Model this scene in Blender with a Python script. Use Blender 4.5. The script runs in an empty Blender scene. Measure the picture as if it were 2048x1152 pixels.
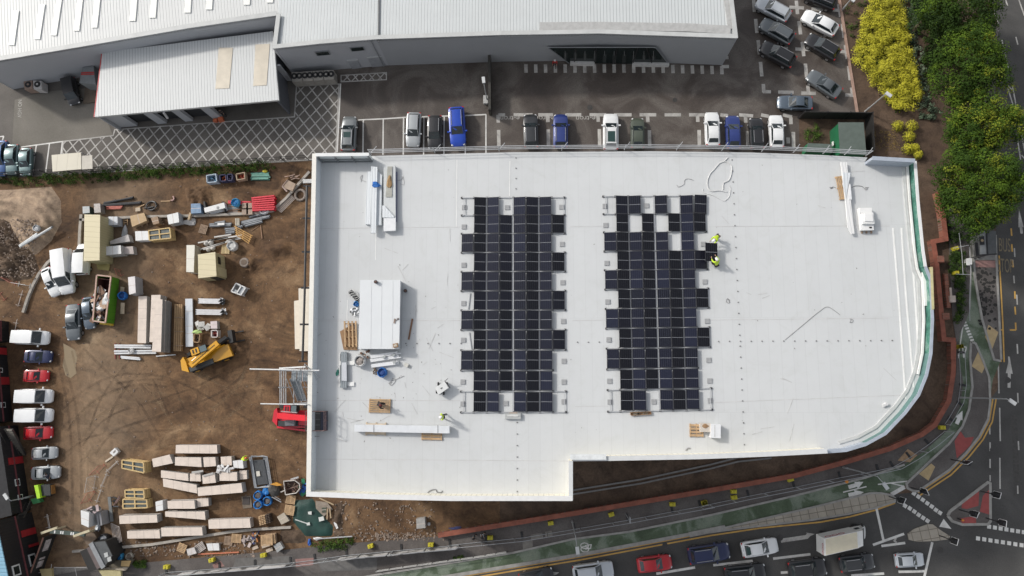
import bpy,bmesh,math,random
from mathutils import Vector,Matrix
random.seed(7)
R=math.radians
C=bpy.context.scene
COL=C.collection
# ------------------------------------------------------------------ camera
F_PX,H_CAM=1365.3,80.0
cam_d=bpy.data.cameras.new('camera');cam=bpy.data.objects.new('camera',cam_d);COL.objects.link(cam)
cam_d.sensor_width=36.0;cam_d.lens=24.0;cam_d.clip_start=0.5;cam_d.clip_end=3000
_zw=-Vector((60.0,-195.0,-F_PX)).normalized()
_xw=Vector((1,0,0));_xw=(_xw-_xw.dot(_zw)*_zw).normalized()
_yw=_zw.cross(_xw)
RW=Matrix((_xw,_yw,_zw))
EYE=Vector((0,0,H_CAM))
cam.matrix_world=Matrix.Translation(EYE)@RW.to_4x4()
C.camera=cam
# ------------------------------------------------------------------ sky and sun
SUN_EL,SUN_DIR=35.0,Vector((-0.87,0.49))
w=bpy.data.worlds.new('World');C.world=w;w.use_nodes=True
nt=w.node_tree
sky=nt.nodes.new('ShaderNodeTexSky');sky.sky_type='NISHITA';sky.sun_disc=False
sky.sun_elevation=R(SUN_EL);sky.sun_rotation=math.atan2(SUN_DIR.x,SUN_DIR.y)
sky.air_density=1.0;sky.dust_density=2.5;sky.ozone_density=1.0
bg=nt.nodes['Background'];bg.inputs['Strength'].default_value=0.15
hs=nt.nodes.new('ShaderNodeHueSaturation');hs.inputs['Saturation'].default_value=.28 # thin high cloud whitens the sky
nt.links.new(sky.outputs[0],hs.inputs['Color']);nt.links.new(hs.outputs[0],bg.inputs['Color'])
sd=bpy.data.lights.new('sun','SUN');sun=bpy.data.objects.new('sun',sd);COL.objects.link(sun)
sd.energy=2.05;sd.angle=R(4.5);sd.color=(1.0,0.95,0.88)
_sv=Vector((SUN_DIR.x*math.cos(R(SUN_EL)),SUN_DIR.y*math.cos(R(SUN_EL)),math.sin(R(SUN_EL))))
sun.rotation_euler=_sv.to_track_quat('Z','Y').to_euler();sun.location=_sv*200
C.view_settings.view_transform='Standard';C.view_settings.look='None'
C.view_settings.exposure=0.19;C.view_settings.gamma=1.0
C.render.engine='CYCLES'
C.cycles.max_bounces=5;C.cycles.transparent_max_bounces=8
# ------------------------------------------------------------------ survey helpers
def P(px,py,z=0.0): # photo pixel (2048 wide) -> point on the level z
 d=RW@Vector((px-1024.0,-(py-576.0),-F_PX))
 t=(z-H_CAM)/d.z
 return EYE+d*t
def fr(ox,oy,s):return lambda x,y:(ox+x/s,oy+y/s)
T=fr(0,0,1)
A_=fr(0,0,3.2);B_=fr(540,0,3.2);C_=fr(1000,0,3.2);D_=fr(1480,0,3.6)
E_=fr(0,320,3.2);G_=fr(0,560,3.2);H_=fr(0,860,3.938);I_=fr(440,860,3.938)
J_=fr(900,860,3.938);K_=fr(1400,860,3.938);L_=fr(1648,640,2.25);M_=fr(1648,260,2.505)
N_=fr(600,300,3.2);O_=fr(600,560,3.2);Q1_=fr(890,370,2.45);Q2_=fr(1180,370,2.175)
X_=fr(0,500,6.064);Y_=fr(130,390,6.778);U_=fr(380,430,6.777);V_=fr(460,880,5.76)
S_=fr(0,1000,6.4);R5_=fr(400,330,7.68);T3_=fr(340,640,9.6);T4_=fr(490,720,7.2)
PB_=fr(660,540,4.8);PR_=fr(1640,300,5.762);BS_=fr(1860,430,5.01)
def W(f,pts,z=0.0):
 return[P(*f(*p),z)for p in pts]
def W1(f,x,y,z=0.0):return P(*f(x,y),z)
# ------------------------------------------------------------------ mesh builder
class MB:
 cnt=0
 def __init__(s):s.v=[];s.f=[];s.m=[]
 def add(s,vs,fs,mi=0):
  o=len(s.v);s.v+=[Vector(v)for v in vs]
  for f in fs:s.f.append([o+i for i in f]);s.m.append(mi)
  return s
 def poly(s,pts,mi=0):return s.add(pts,[list(range(len(pts)))],mi)
 def prism(s,pts,z0,z1,mi=0,bottom=True,mside=None):
  p=[Vector(q)for q in pts]
  ar=sum(p[i].x*p[(i+1)%len(p)].y-p[(i+1)%len(p)].x*p[i].y for i in range(len(p)))
  if ar<0:p.reverse()
  n=len(p)
  lo=[Vector((q.x,q.y,z0))for q in p];hi=[Vector((q.x,q.y,z1))for q in p]
  s.add(hi,[list(range(n))],mi)
  s.add(lo+hi,[[i,(i+1)%n,n+(i+1)%n,n+i]for i in range(n)],mi if mside is None else mside)
  if bottom:s.add(lo,[list(range(n-1,-1,-1))],mi)
  return s
 def box(s,c,size,rz=0.0,mi=0,rot=None):
  M=rot if rot is not None else Matrix.Rotation(rz,3,'Z')
  c=Vector(c);a,b,d=[k/2 for k in size]
  vs=[c+M@Vector((x,y,z))for z in(-d,d)for(x,y)in((-a,-b),(a,-b),(a,b),(-a,b))]
  return s.add(vs,[[3,2,1,0],[4,5,6,7],[0,1,5,4],[1,2,6,5],[2,3,7,6],[3,0,4,7]],mi)
 def bar(s,p0,p1,wd,ht,mi=0): # rectangular bar between two points (ht upwards-ish)
  p0=Vector(p0);p1=Vector(p1);d=p1-p0
  if d.length<1e-6:return s
  x=d.normalized();up=Vector((0,0,1))if abs(x.z)<.95 else Vector((1,0,0))
  y=up.cross(x).normalized();z=x.cross(y)
  rot=Matrix((x,y,z)).transposed()
  return s.box((p0+p1)/2,(d.length,wd,ht),mi=mi,rot=rot)
 def tube(s,p0,p1,r,n=8,r1=None,mi=0,cap=True):
  p0=Vector(p0);p1=Vector(p1);d=p1-p0
  if d.length<1e-6:return s
  x=d.normalized();up=Vector((0,0,1))if abs(x.z)<.9 else Vector((1,0,0))
  y=up.cross(x).normalized();z=x.cross(y);r1=r if r1 is None else r1
  a=[(math.cos(2*math.pi*i/n),math.sin(2*math.pi*i/n))for i in range(n)]
  vs=[p0+(y*c+z*q)*r for c,q in a]+[p1+(y*c+z*q)*r1 for c,q in a]
  fs=[[i,(i+1)%n,n+(i+1)%n,n+i]for i in range(n)]
  if cap:fs+=[list(range(n-1,-1,-1)),list(range(n,2*n))]
  return s.add(vs,fs,mi)
 def path(s,pts,r,n=6,mi=0):
  for a,b in zip(pts,pts[1:]):s.tube(a,b,r,n,mi=mi)
  return s
 def ribbon(s,pts,wd,z0,z1,mi=0,closed=False): # a strip of constant width following a plan polyline
  p=[Vector((q[0],q[1],0))for q in pts];n=len(p);L=[];Rr=[]
  for i in range(n):
   a=p[i-1]if(i>0 or closed)else p[i];b=p[(i+1)%n]if(i<n-1 or closed)else p[i]
   d0=(p[i]-a);d1=(b-p[i])
   if d0.length<1e-6:d0=d1
   if d1.length<1e-6:d1=d0
   d0=d0.normalized();d1=d1.normalized()
   n0=Vector((-d0.y,d0.x,0));n1=Vector((-d1.y,d1.x,0));m=(n0+n1)
   m=n0 if m.length<1e-3 else m.normalized()
   k=wd/2/max(.4,m.dot(n0))
   L.append(p[i]+m*k);Rr.append(p[i]-m*k)
  k=n if closed else n-1
  if z1-z0<1e-6:MB.cnt=(MB.cnt+1)%12;z1+=MB.cnt*.0005;z0=z1
  for i in range(k):
   j=(i+1)%n
   if z1-z0<1e-6:
    s.add([(q.x,q.y,z1)for q in(Rr[i],Rr[j],L[j],L[i])],[[0,1,2,3]],mi)
   else:
    s.prism([Rr[i],Rr[j],L[j],L[i]],z0,z1,mi,bottom=False)
  return s
 def blob(s,c,r,sx=1,sy=1,sz=1,lv=2,jit=.15,mi=0,seed=None):
  bm=bmesh.new();bmesh.ops.create_icosphere(bm,subdivisions=lv,radius=1)
  rg=random.Random(seed)
  ph=[rg.uniform(0,6.28)for _ in range(6)]
  vs=[]
  for q in bm.verts:
   k=1+jit*(math.sin(3*q.co.x+ph[0])*math.sin(3*q.co.y+ph[1])+.6*math.sin(5*q.co.z+4*q.co.x+ph[2])+.5*math.sin(7*q.co.y+ph[3]))
   vs.append(Vector(c)+Vector((q.co.x*sx,q.co.y*sy,q.co.z*sz))*r*k)
  s.add(vs,[[q.index for q in f.verts]for f in bm.faces],mi);bm.free()
  return s
 def build(s,name,mats,parent=None,smooth=False,origin=None):
  me=bpy.data.meshes.new(name)
  off=Vector((0,0,0))
  if origin is not None:off=Vector(origin)
  elif parent is not None:
   q=parent
   while q is not None:off=off+q.location;q=q.parent
  me.from_pydata([v-off for v in s.v],[],s.f)
  if not isinstance(mats,(list,tuple)):mats=[mats]
  for m in mats:me.materials.append(m)
  for p,mi in zip(me.polygons,s.m):
   p.material_index=mi;p.use_smooth=bool(smooth)
  me.update()
  if smooth=='auto': # smooth panels, creased where the surface turns sharply
   bm=bmesh.new();bm.from_mesh(me);bmesh.ops.recalc_face_normals(bm,faces=bm.faces)
   for e in bm.edges:e.smooth=len(e.link_faces)==2 and e.calc_face_angle(0)<R(34)
   bm.to_mesh(me);bm.free()
  o=bpy.data.objects.new(name,me);COL.objects.link(o)
  if parent is not None:o.parent=parent
  elif origin is not None:o.location=off
  return o
def tag(o,label=None,cat=None,group=None,kind=None):
 if label:o['label']=label
 if cat:o['category']=cat
 if group:o['group']=group
 if kind:o['kind']=kind
 return o
def thing(name,label,cat,loc=(0,0,0),group=None):
 o=bpy.data.objects.new(name,None);COL.objects.link(o);o.location=Vector(loc);o.empty_display_size=.3
 return tag(o,label,cat,group)
def solo(name,mb,mats,label,cat,group=None,smooth=False): # a thing that is one mesh
 n=len(mb.v);zs=min(v.z for v in mb.v)
 c=Vector((sum(v.x for v in mb.v)/n,sum(v.y for v in mb.v)/n,zs))
 return tag(mb.build(name,mats,smooth=smooth,origin=c),label,cat,group)
def struct(name,mb,mats,smooth=False):
 o=mb.build(name,mats,smooth=smooth);o['kind']='structure';return o
def kids(o):return[c for c in bpy.data.objects if c.parent==o]
def copy_tree(o,ch=None):
 def rec(a,par):
  c=a.copy();COL.objects.link(c)
  if par is not None:c.parent=par
  for k in CH.get(a.name,()):rec(k,c)
  return c
 return rec(o,None)
CH={}
def learn(o): # remember the tree under a prototype
 for c in kids(o):
  CH.setdefault(o.name,[]).append(c);learn(c)
def cen(pts):
 return sum((Vector(p)for p in pts),Vector())/len(pts)
 # ------------------------------------------------------------------ materials
MATS={}
def _new(name):
 m=bpy.data.materials.new(name);m.use_nodes=True
 n=m.node_tree;b=n.nodes['Principled BSDF'];return m,n,b
def _coord(n,scale=1.0,rz=0.0,kind='Object'):
 tc=n.nodes.new('ShaderNodeTexCoord');mp=n.nodes.new('ShaderNodeMapping')
 mp.inputs['Rotation'].default_value[2]=rz
 n.links.new(tc.outputs[kind],mp.inputs[0]);return mp.outputs[0]
def _noise(n,vec,scale,detail=5,rough=.6,dist=0):
 t=n.nodes.new('ShaderNodeTexNoise');t.inputs['Scale'].default_value=scale
 t.inputs['Detail'].default_value=detail;t.inputs['Roughness'].default_value=rough
 t.inputs['Distortion'].default_value=dist
 n.links.new(vec,t.inputs['Vector']);return t.outputs[0]
def _ramp(n,fac,stops,interp='LINEAR'):
 r=n.nodes.new('ShaderNodeValToRGB');r.color_ramp.interpolation=interp
 e=r.color_ramp.elements
 while len(e)<len(stops):e.new(.5)
 for k,(p,c)in zip(e,stops):k.position=p;k.color=(*c,1)if len(c)==3 else c
 n.links.new(fac,r.inputs[0]);return r.outputs[0]
def _mix(n,fac,a,b,mode='MIX'):
 x=n.nodes.new('ShaderNodeMix');x.data_type='RGBA';x.blend_type=mode
 for k,v in((0,fac),(6,a),(7,b)):
  if hasattr(v,'links')or hasattr(v,'is_linked'):n.links.new(v,x.inputs[k])
  else:x.inputs[k].default_value=v if k==0 else(*v,1)
 return x.outputs[2]
def _math(n,op,a,b=None):
 x=n.nodes.new('ShaderNodeMath');x.operation=op
 for k,v in((0,a),(1,b)):
  if v is None:continue
  if hasattr(v,'is_linked'):n.links.new(v,x.inputs[k])
  else:x.inputs[k].default_value=v
 return x.outputs[0]
def _bump(n,b,h,strength=.3,dist=.05):
 u=n.nodes.new('ShaderNodeBump');u.inputs['Strength'].default_value=strength;u.inputs['Distance'].default_value=dist
 n.links.new(h,u.inputs['Height']);n.links.new(u.outputs[0],b.inputs['Normal'])
def M(name,col,rough=.7,var=.15,scale=2.0,metal=0.0,bump=0.0,coat=0.0):
 if name in MATS:return MATS[name]
 m,n,b=_new(name)
 v=_coord(n);t=_noise(n,v,scale)
 lo=[c*(1-var)for c in col];hi=[min(1,c*(1+var))for c in col]
 n.links.new(_ramp(n,t,[(.3,lo),(.7,hi)]),b.inputs['Base Color'])
 b.inputs['Roughness'].default_value=rough;b.inputs['Metallic'].default_value=metal
 b.inputs['Coat Weight'].default_value=coat;b.inputs['Coat Roughness'].default_value=.08
 if bump:_bump(n,b,_noise(n,v,scale*6),bump)
 MATS[name]=m;return m
def M_patch(name,stops,scale=.3,rough=.85,bump=.3,bscale=6,fine=.25,wet=None,dist=.4):
 """large soft patches (ramp over noise) with fine grain on top"""
 if name in MATS:return MATS[name]
 m,n,b=_new(name);v=_coord(n)
 big=_noise(n,v,scale,6,.62,dist)
 c=_ramp(n,big,stops)
 g=_noise(n,v,bscale,6,.7)
 gr=_ramp(n,g,[(.3,(1-fine,)*3),(.7,(1+fine,)*3)])
 n.links.new(_mix(n,1.0,c,gr,'MULTIPLY'),b.inputs['Base Color'])
 if wet:
  n.links.new(_ramp(n,big,[(wet[0],(wet[2],)*3),(wet[1],(rough,)*3)]),b.inputs['Roughness'])
 else:b.inputs['Roughness'].default_value=rough
 if bump:_bump(n,b,g,bump)
 MATS[name]=m;return m
def M_rib(name,col,dark,pitch,ang=0.0,duty=.25,rough=.5,metal=0.0,var=.08,axis='X',bump=.4):
 """profiled sheet: pressed ribs as bump, darker line in the trough"""
 if name in MATS:return MATS[name]
 m,n,b=_new(name);v=_coord(n,rz=ang)
 sp=n.nodes.new('ShaderNodeSeparateXYZ');n.links.new(v,sp.inputs[0])
 f=_math(n,'FRACT',_math(n,'MULTIPLY',sp.outputs[axis],1.0/pitch))
 s=_ramp(n,f,[(0,(0,)*3),(duty*.5,(1,)*3),(duty,(0,)*3)])  # dark line paints in the rib shade as well as the sheet joints
 t=_noise(n,_coord(n),.5,6)
 base=_mix(n,t,[c*(1-var)for c in col],[min(1,c*(1+var))for c in col])
 n.links.new(_mix(n,s,base,dark),b.inputs['Base Color'])
 b.inputs['Roughness'].default_value=rough;b.inputs['Metallic'].default_value=metal
 if bump:
  inv=_math(n,'SUBTRACT',1.0,s);_bump(n,b,inv,bump,.04)
 MATS[name]=m;return m
 # ================================================================== SETTING
def soil_mat(name,stops,tracks):
 m,n,b=_new(name);v=_coord(n)
 big=_noise(n,v,.11,8,.66,.6)
 c=_ramp(n,big,stops)
 mid=_noise(n,v,.7,8,.7,.8)
 c=_mix(n,1.0,c,_ramp(n,mid,[(.3,(.48,.45,.44)),(.5,(1,1,1)),(.7,(1.35,1.33,1.3))]),'MULTIPLY')
 gr=_noise(n,v,5,6,.75)
 c=_mix(n,1.0,c,_ramp(n,gr,[(.3,(.75,)*3),(.7,(1.25,)*3)]),'MULTIPLY')
 if tracks:
  def streak(rz,sx,sy,lo,hi,mscale,mlo,mhi,seed):
   mp=n.nodes.new('ShaderNodeMapping');mp.inputs['Rotation'].default_value[2]=R(rz);mp.inputs['Scale'].default_value=(sx,sy,1);mp.inputs['Location'].default_value=(seed,seed,0)
   wob_=n.nodes.new('ShaderNodeVectorMath');wob_.operation='ADD'
   nz=n.nodes.new('ShaderNodeTexNoise');nz.inputs['Scale'].default_value=.06;n.links.new(v,nz.inputs['Vector'])
   sc_=n.nodes.new('ShaderNodeVectorMath');sc_.operation='SCALE';sc_.inputs['Scale'].default_value=14;n.links.new(nz.outputs['Color'],sc_.inputs[0])
   n.links.new(v,wob_.inputs[0]);n.links.new(sc_.outputs[0],wob_.inputs[1]);n.links.new(wob_.outputs[0],mp.inputs[0])
   return _ramp(n,_noise(n,mp.outputs[0],1.0,4,.65),[(.3,(lo,)*3),(.5,(1,)*3),(.7,(hi,)*3)]),_ramp(n,_noise(n,v,mscale,3),[(mlo,(0,0,0)),(mhi,(1,)*3)])
  for args in((70,.10,1.5,.62,1.3,.07,.45,.6,3),(12,.09,1.3,.68,1.25,.08,.48,.62,11),(-35,.12,1.7,.7,1.25,.09,.5,.62,23)):
   sk,mk=streak(*args);c=_mix(n,mk,c,_mix(n,1.0,c,sk,'MULTIPLY'))
   # dusty, driven-over strip in front of the parked vans
  sp=n.nodes.new('ShaderNodeSeparateXYZ');n.links.new(v,sp.inputs[0])
  wob=_math(n,'ADD',sp.outputs[0],_math(n,'MULTIPLY',_noise(n,v,.12,4),6.0))
  st=_ramp(n,_math(n,'MULTIPLY',_math(n,'ADD',wob,60.0),1/20.0),[(.25,(0,)*3),(.45,(.6,)*3),(.62,(.55,)*3),(.9,(0,)*3)])
  c=_mix(n,_math(n,'MULTIPLY',st,mid),c,(.36,.275,.19))
  _bump(n,b,_mix(n,.5,_mix(n,.4,mid,sk),gr),.6,.12)
 else:_bump(n,b,_mix(n,.5,mid,gr),.6,.12)
 n.links.new(c,b.inputs['Base Color']);b.inputs['Roughness'].default_value=.92
 MATS[name]=m;return m
soil_dark=soil_mat('planting_soil',[(.3,(.058,.036,.024)),(.5,(.09,.058,.038)),(.7,(.14,.095,.065))],False)
soil_yard=soil_mat('yard_soil',[(.32,(.046,.0235,.0115)),(.43,(.102,.056,.027)),(.54,(.152,.088,.044)),(.63,(.22,.140,.076)),(.73,(.32,.228,.138))],True)
sand=soil_mat('sandy_spoil',[(.3,(.25,.185,.125)),(.5,(.34,.25,.175)),(.7,(.40,.30,.21))],False)
rub=soil_mat('rubbly_soil',[(.3,(.042,.026,.016)),(.5,(.085,.056,.036)),(.7,(.17,.12,.08))],False)
tarmac_lot=M_patch('wet_tarmac',[(.30,(.046,.036,.030)),(.46,(.072,.058,.049)),(.58,(.12,.104,.091)),(.72,(.16,.143,.127))],.16,.75,.25,7,.3,wet=(.35,.6,.45),dist=1.2)
tarmac_yard=M_patch('service_yard_tarmac',[(.3,(.085,.076,.068)),(.55,(.125,.113,.10)),(.75,(.15,.137,.122))],.2,.85,.2,7,.15)
conc_apron=M_patch('apron_concrete',[(.3,(.135,.125,.105)),(.6,(.19,.175,.15)),(.75,(.22,.205,.175))],.15,.85,.15,6,.12)
tarmac_road=M_patch('road_tarmac',[(.3,(.050,.048,.046)),(.55,(.069,.067,.064)),(.75,(.095,.091,.086))],.22,.85,.25,9,.22)
tarmac_path=M_patch('footway_tarmac',[(.3,(.068,.060,.056)),(.5,(.10,.088,.082)),(.72,(.15,.138,.128))],.25,.85,.25,8,.22)
green_lane=M_patch('green_cycle_surfacing',[(.36,(.058,.082,.048)),(.48,(.082,.113,.068)),(.54,(.155,.19,.142)),(.7,(.21,.24,.185))],.30,.85,.2,8,.2,dist=.5)
paving=M('kerb_stone',(.30,.29,.27),.85,.2,1.5,bump=.2)
white_paint=M_patch('white_road_paint',[(.3,(.46,.45,.43)),(.5,(.62,.61,.58)),(.7,(.70,.69,.66))],.9,.6,0,9,.12)
worn_paint=M_patch('worn_white_paint',[(.3,(.26,.25,.235)),(.5,(.40,.385,.36)),(.7,(.5,.485,.455))],.9,.7,0,9,.2)
yellow_paint=M_patch('yellow_road_paint',[(.3,(.40,.23,.06)),(.6,(.56,.33,.08))],.9,.6,0,9,.15)
dull_yel=M('worn_yellow_paint',(.20,.165,.11),.9,.3,5)
beige_tac=M('buff_tactile_paving',(.44,.33,.18),.85,.12,2,bump=.3)
red_tac=M('red_tactile_paving',(.30,.07,.065),.85,.15,2,bump=.3)
pink_tac=M('faded_red_paving',(.26,.15,.135),.85,.15,2,bump=.3)
ground=MB().poly([(-600,-600,0),(600,-600,0),(600,600,0),(-600,600,0)]);struct('ground',ground,soil_dark)
def sheet(name,pts,z,mat,f=T):
 return struct(name,MB().poly([(q.x,q.y,z)for q in _ccw(W(f,pts))]),mat)
def _ccw(p):
 ar=sum(p[i].x*p[(i+1)%len(p)].y-p[(i+1)%len(p)].x*p[i].y for i in range(len(p)))
 return p if ar>0 else p[::-1]
def raised(name,pts,z,mat,f=T):
 return struct(name,MB().prism(W(f,pts),0,z,bottom=False),mat)
sheet('yard',[(-500,400),(0,357),(200,346),(400,334),(620,322),(1000,330),(1000,1060),(876,1073),(516,1106),(254,1129),(150,1160),(-500,1400)],.004,soil_yard)
sheet('car_park',[(676,-400),(1655,-400),(1678,0),(1714,229),(1598,232),(1600,420),(676,420)],.008,tarmac_lot)
sheet('service_yard',[(-900,-400),(676,-400),(676,330),(620,322),(400,334),(200,346),(0,357),(-900,430)],.004,tarmac_yard)
sheet('concrete_apron',[(95,640),(260,590),(600,560),(720,860),(720,866),(140,940),(78,930)],.012,conc_apron,A_)
# --- road, junction, footways
road_pts=[(1975,-500),(1981,0),(1997,50),(1993,300),(1991,511),(2001,719),(1995,780),(1983,795),(1977,840),(1959,875),(1932,907),(1897,942),(1835,984),
(1786,989),(1738,988),(1420,1061),(1161,1110),(1027,1132),(900,1153),(600,1195),(-600,1340),(-600,2600),(4500,2600),(4500,-500)]
sheet('road',road_pts,.006,tarmac_road)
wall_line=[(876,1071),(1154,1026),(1420,981),(1588,952),(1689,925),(1781,897),(1844,869),(1870,850),(1898,802),(1907,745),(1908,683)]
lane_top=[(520,1190),(760,1148),(900,1125.5),(1027,1105),(1144,1078),(1258,1063),(1420,1030),(1585,992),(1730,955),(1808,929),(1848,902),(1897,858),(1919,813),(1926,764),(1915,711),(1919,667),(1932,640),(1939,619),(1941.5,539),(1937,467),(1925,380)]
lane_low_a=[(1979,804),(1985,760),(2000,724),(1987,719),(1963,639),(1949,559),(1943,467),(1945,380)]
lane_low=[(520,1220),(760,1176),(900,1152),(1027,1131),(1161,1109),(1420,1060.5),(1623,1015),(1738,987),(1786,985),(1810,970),(1857,924),(1897,887),(1923,853),(1937,818),(1943,773),(1939,715),(1941,684),(1950,687),(1966,724),(1977,755)]
raised('cycle_lane',lane_top+lane_low_a[::-1]+lane_low[::-1],.03,green_lane)
path_pts=[(-200,1210),(150,1143),(254,1128),(516,1105),(700,1086),(876,1073)]+[(x,y+4)for x,y in wall_line[1:9]]+[(1912,745),(1912,683),(1905,640),(1900,560),(1897,470),(1895,380),(1925,380)]+lane_top[::-1][1:]+[(-200,1330)]
raised('footway',path_pts,.07,tarmac_path)
pave_c=[(1941,684),(1939,715),(1943.5,773),(1937,818),(1923.5,853),(1897,887),(1857,924),(1812,967),(1814,976),(1826,982),(1835,982),(1897,940),(1932,905),(1957,873),(1975,838),(1979,804),(1977,755),(1966,724),(1950,687)]
raised('pavement',pave_c,.10,tarmac_path)
raised('pavement',[(1943,467),(1949,559),(1963,639),(1987,719),(2000,722),(1996,610),(1990,511),(1987,440),(1945,440)],.10,tarmac_path)
raised('pavement',[(1960,440),(1987,440),(1992,300),(1990,190),(1996,55),(1978,45),(1968,150),(1970,300)],.09,tarmac_path)
def brick_grid(name,col,mort,bw,bh,rz=0,ms=.03,rough=.85,var=.25,nvar=.2,nsc=.8,fine=0):
 m,n,b=_new(name);v=_coord(n,rz=rz)
 t=n.nodes.new('ShaderNodeTexBrick');t.offset=.0 if bw==bh else.5
 t.inputs['Scale'].default_value=1;t.inputs['Brick Width'].default_value=bw;t.inputs['Row Height'].default_value=bh
 t.inputs['Mortar Size'].default_value=ms
 t.inputs['Color1'].default_value=(*[c*(1-var)for c in col],1);t.inputs['Color2'].default_value=(*[c*(1+var)for c in col],1);t.inputs['Mortar'].default_value=(*mort,1)
 n.links.new(v,t.inputs[0])
 nz=_ramp(n,_noise(n,_coord(n),nsc,6),[(.3,(1-nvar,)*3),(.7,(1+nvar*.5,)*3)])
 col_=_mix(n,1.0,t.outputs[0],nz,'MULTIPLY')
 if fine:col_=_mix(n,1.0,col_,_ramp(n,_noise(n,_coord(n),.55,8,.7,1.5),[(.3,(1-fine,1-fine,1-fine*1.25)),(.48,(1,1,1)),(.75,(1.02,)*3)]),'MULTIPLY')
 n.links.new(col_,b.inputs['Base Color']);b.inputs['Roughness'].default_value=rough
 MATS[name]=m;return m
island_pave=brick_grid('island_paving',(.36,.325,.27),(.19,.165,.13),.95,.95,R(-10),.04,var=.06)
brick=brick_grid('red_brick',(.235,.075,.045),(.20,.14,.11),.45,.15,0,.02,var=.3)
struct('traffic_island',MB().prism(W(K_,[(0,815),(430,712),(880,608),(1330,497),(1420,495),(1500,510),(1532,535),(1530,562),(1380,612),(1160,660),(880,706),(480,752),(180,790)]),0,.12,bottom=False),island_pave)
struct('traffic_island',MB().prism(W(K_,[(1632,815),(1680,780),(1790,740),(1830,742),(1880,780),(1965,835),(1955,858),(1860,872),(1700,878),(1640,862)]),0,.12,bottom=False),island_pave)
tri=[(555,880),(565,860),(735,730),(745,735),(746,905),(735,918),(620,920),(575,905)]
struct('traffic_island',MB().prism(W(L_,tri),0,.12,bottom=False),tarmac_path)
# kerbs
kb=MB()
def kerb(pts,f=T,wd=.2,z=.14):kb.ribbon(W(f,pts),wd,0,z)
kerb([(520,1190),(760,1148),(900,1125.5),(1027,1105),(1144,1078),(1258,1063),(1420,1030),(1585,992),(1730,955),(1808,929)],wd=.22)
kerb(lane_low[:6],wd=.38,z=.10);kerb(pave_c+pave_c[:1],wd=.24)
kerb(tri+tri[:1],L_,wd=.28)
kerb([(1943,467),(1949,559),(1963,639),(1987,719),(2000,722)],wd=.24);kerb([(1990,470),(1991,511),(2001,719)],wd=.24)
kerb([(K_(*p))for p in[(0,815),(430,712),(880,608),(1330,497),(1420,495),(1500,510),(1532,535),(1530,562),(1380,612),(1160,660),(880,706),(480,752),(180,790),(0,815)]],wd=.2,z=.16)
kerb([(1940,470),(1941.5,539),(1939,619)],wd=.12,z=.1)
kb.ribbon(W(T,[(1378,1069),(1405,1063.5),(1450,1054.5)]),.55,0,.175)
struct('kerb',kb,paving)
pk=MB();pk.ribbon(W(D_,[(715,-120),(715,0),(780,420),(845,825)]),.3,0,.12);struct('kerb',pk,M('pink_kerb',(.36,.24,.19),.85))
dk=MB()
for s in(-1,1):dk.ribbon([p+Vector((0,s*.22,0))for p in W(J_,[(965,490),(1500,405),(2048,288)])]+[p+Vector((0,s*.22,0))for p in W(K_,[(300,232),(560,205)])],.18,0,.12)
struct('kerb',dk,M('dull_kerb',(.20,.19,.18),.85))
# --- painted markings
def lines(name,segs,wd,mat,z=.012):
 mb=MB()
 for f,x0,y0,x1,y1 in segs:mb.ribbon([W1(f,x0,y0),W1(f,x1,y1)],wd,z,z)
 return struct(name,mb,mat)
def dbl_yellow(pts,f=T):
 mb=MB();p=W(f,pts)
 for s in(-.17,.17):
  q=[]
  for i,v in enumerate(p):
   a=p[max(0,i-1)];b=p[min(len(p)-1,i+1)];d=(b-a).normalized();q.append(v+Vector((-d.y,d.x,0))*s)
  mb.ribbon(q,.16,.012,.012)
 struct('road_marking',mb,yellow_paint)
dbl_yellow([(520,1228),(760,1184),(900,1160),(1027,1138.5),(1161,1116.5),(1420,1068),(1520,1053),(1640,1041),(1700,1030),(1750,1017),(1789,1003)])
dbl_yellow([(1989,797),(1981.5,842),(1963.5,877),(1936,911),(1900,947),(1838,988)])
dbl_yellow([(1995,511),(2002,640),(2005,724)])
bw=.42
lines('bay_marking',[(B_,452,535,430,975),(B_,565,768,740,760),(B_,740,760,870,751),(B_,960,748,1150,742),(B_,1250,740,1384,733),(B_,1382,733,1382,990)]+
[(B_,x,765-(x-595)*.04,x-2,990)for x in(597,725,855,985,1115)]+[(B_,1250,900,1250,990)]+
[(A_,0,875,25,872),(A_,25,872,12,910),(A_,135,942,405,905),(A_,233,930,205,1125),(A_,317,920,290,1125),(A_,400,905,375,1115)],.16,white_paint)
dash=[]
for a,b in((1460,1505),(1560,1680),(1720,1800),(1890,1990)):dash.append((B_,a,735,b,735))
for a,b in((87,160),(245,340),(430,520),(573,680),(730,842),(893,1000),(1053,1158),(1210,1310),(1410,1460),(1530,1620),(1670,1720),(1810,1868)):dash.append((C_,a,735,b,735+(a>1200)*(a-1200)*.022))
for x,y0,y1 in((306,740,780),(309,828,935),(627,740,780),(636,826,935),(944,740,782),(956,834,938),(1264,742,780),(1274,832,935),(1571,748,785),(1584,838,935),(1860,748,795),(1877,845,945),(1843,880,918)):dash.append((C_,x,y0,x+2,y1))
for x,y0,y1 in((1459,735,785),(1463,832,935),(1776,740,782),(1780,828,935)):dash.append((B_,x,y0,x+2,y1))
for i in range(21):dash.append((C_,166+i*62.6,412+max(0,i-13)*1.6,167+i*62.7,466+max(0,i-13)*1.4))
dash+=[(C_,1418,427,1465,426),(C_,1440,370,1462,369)]
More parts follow.
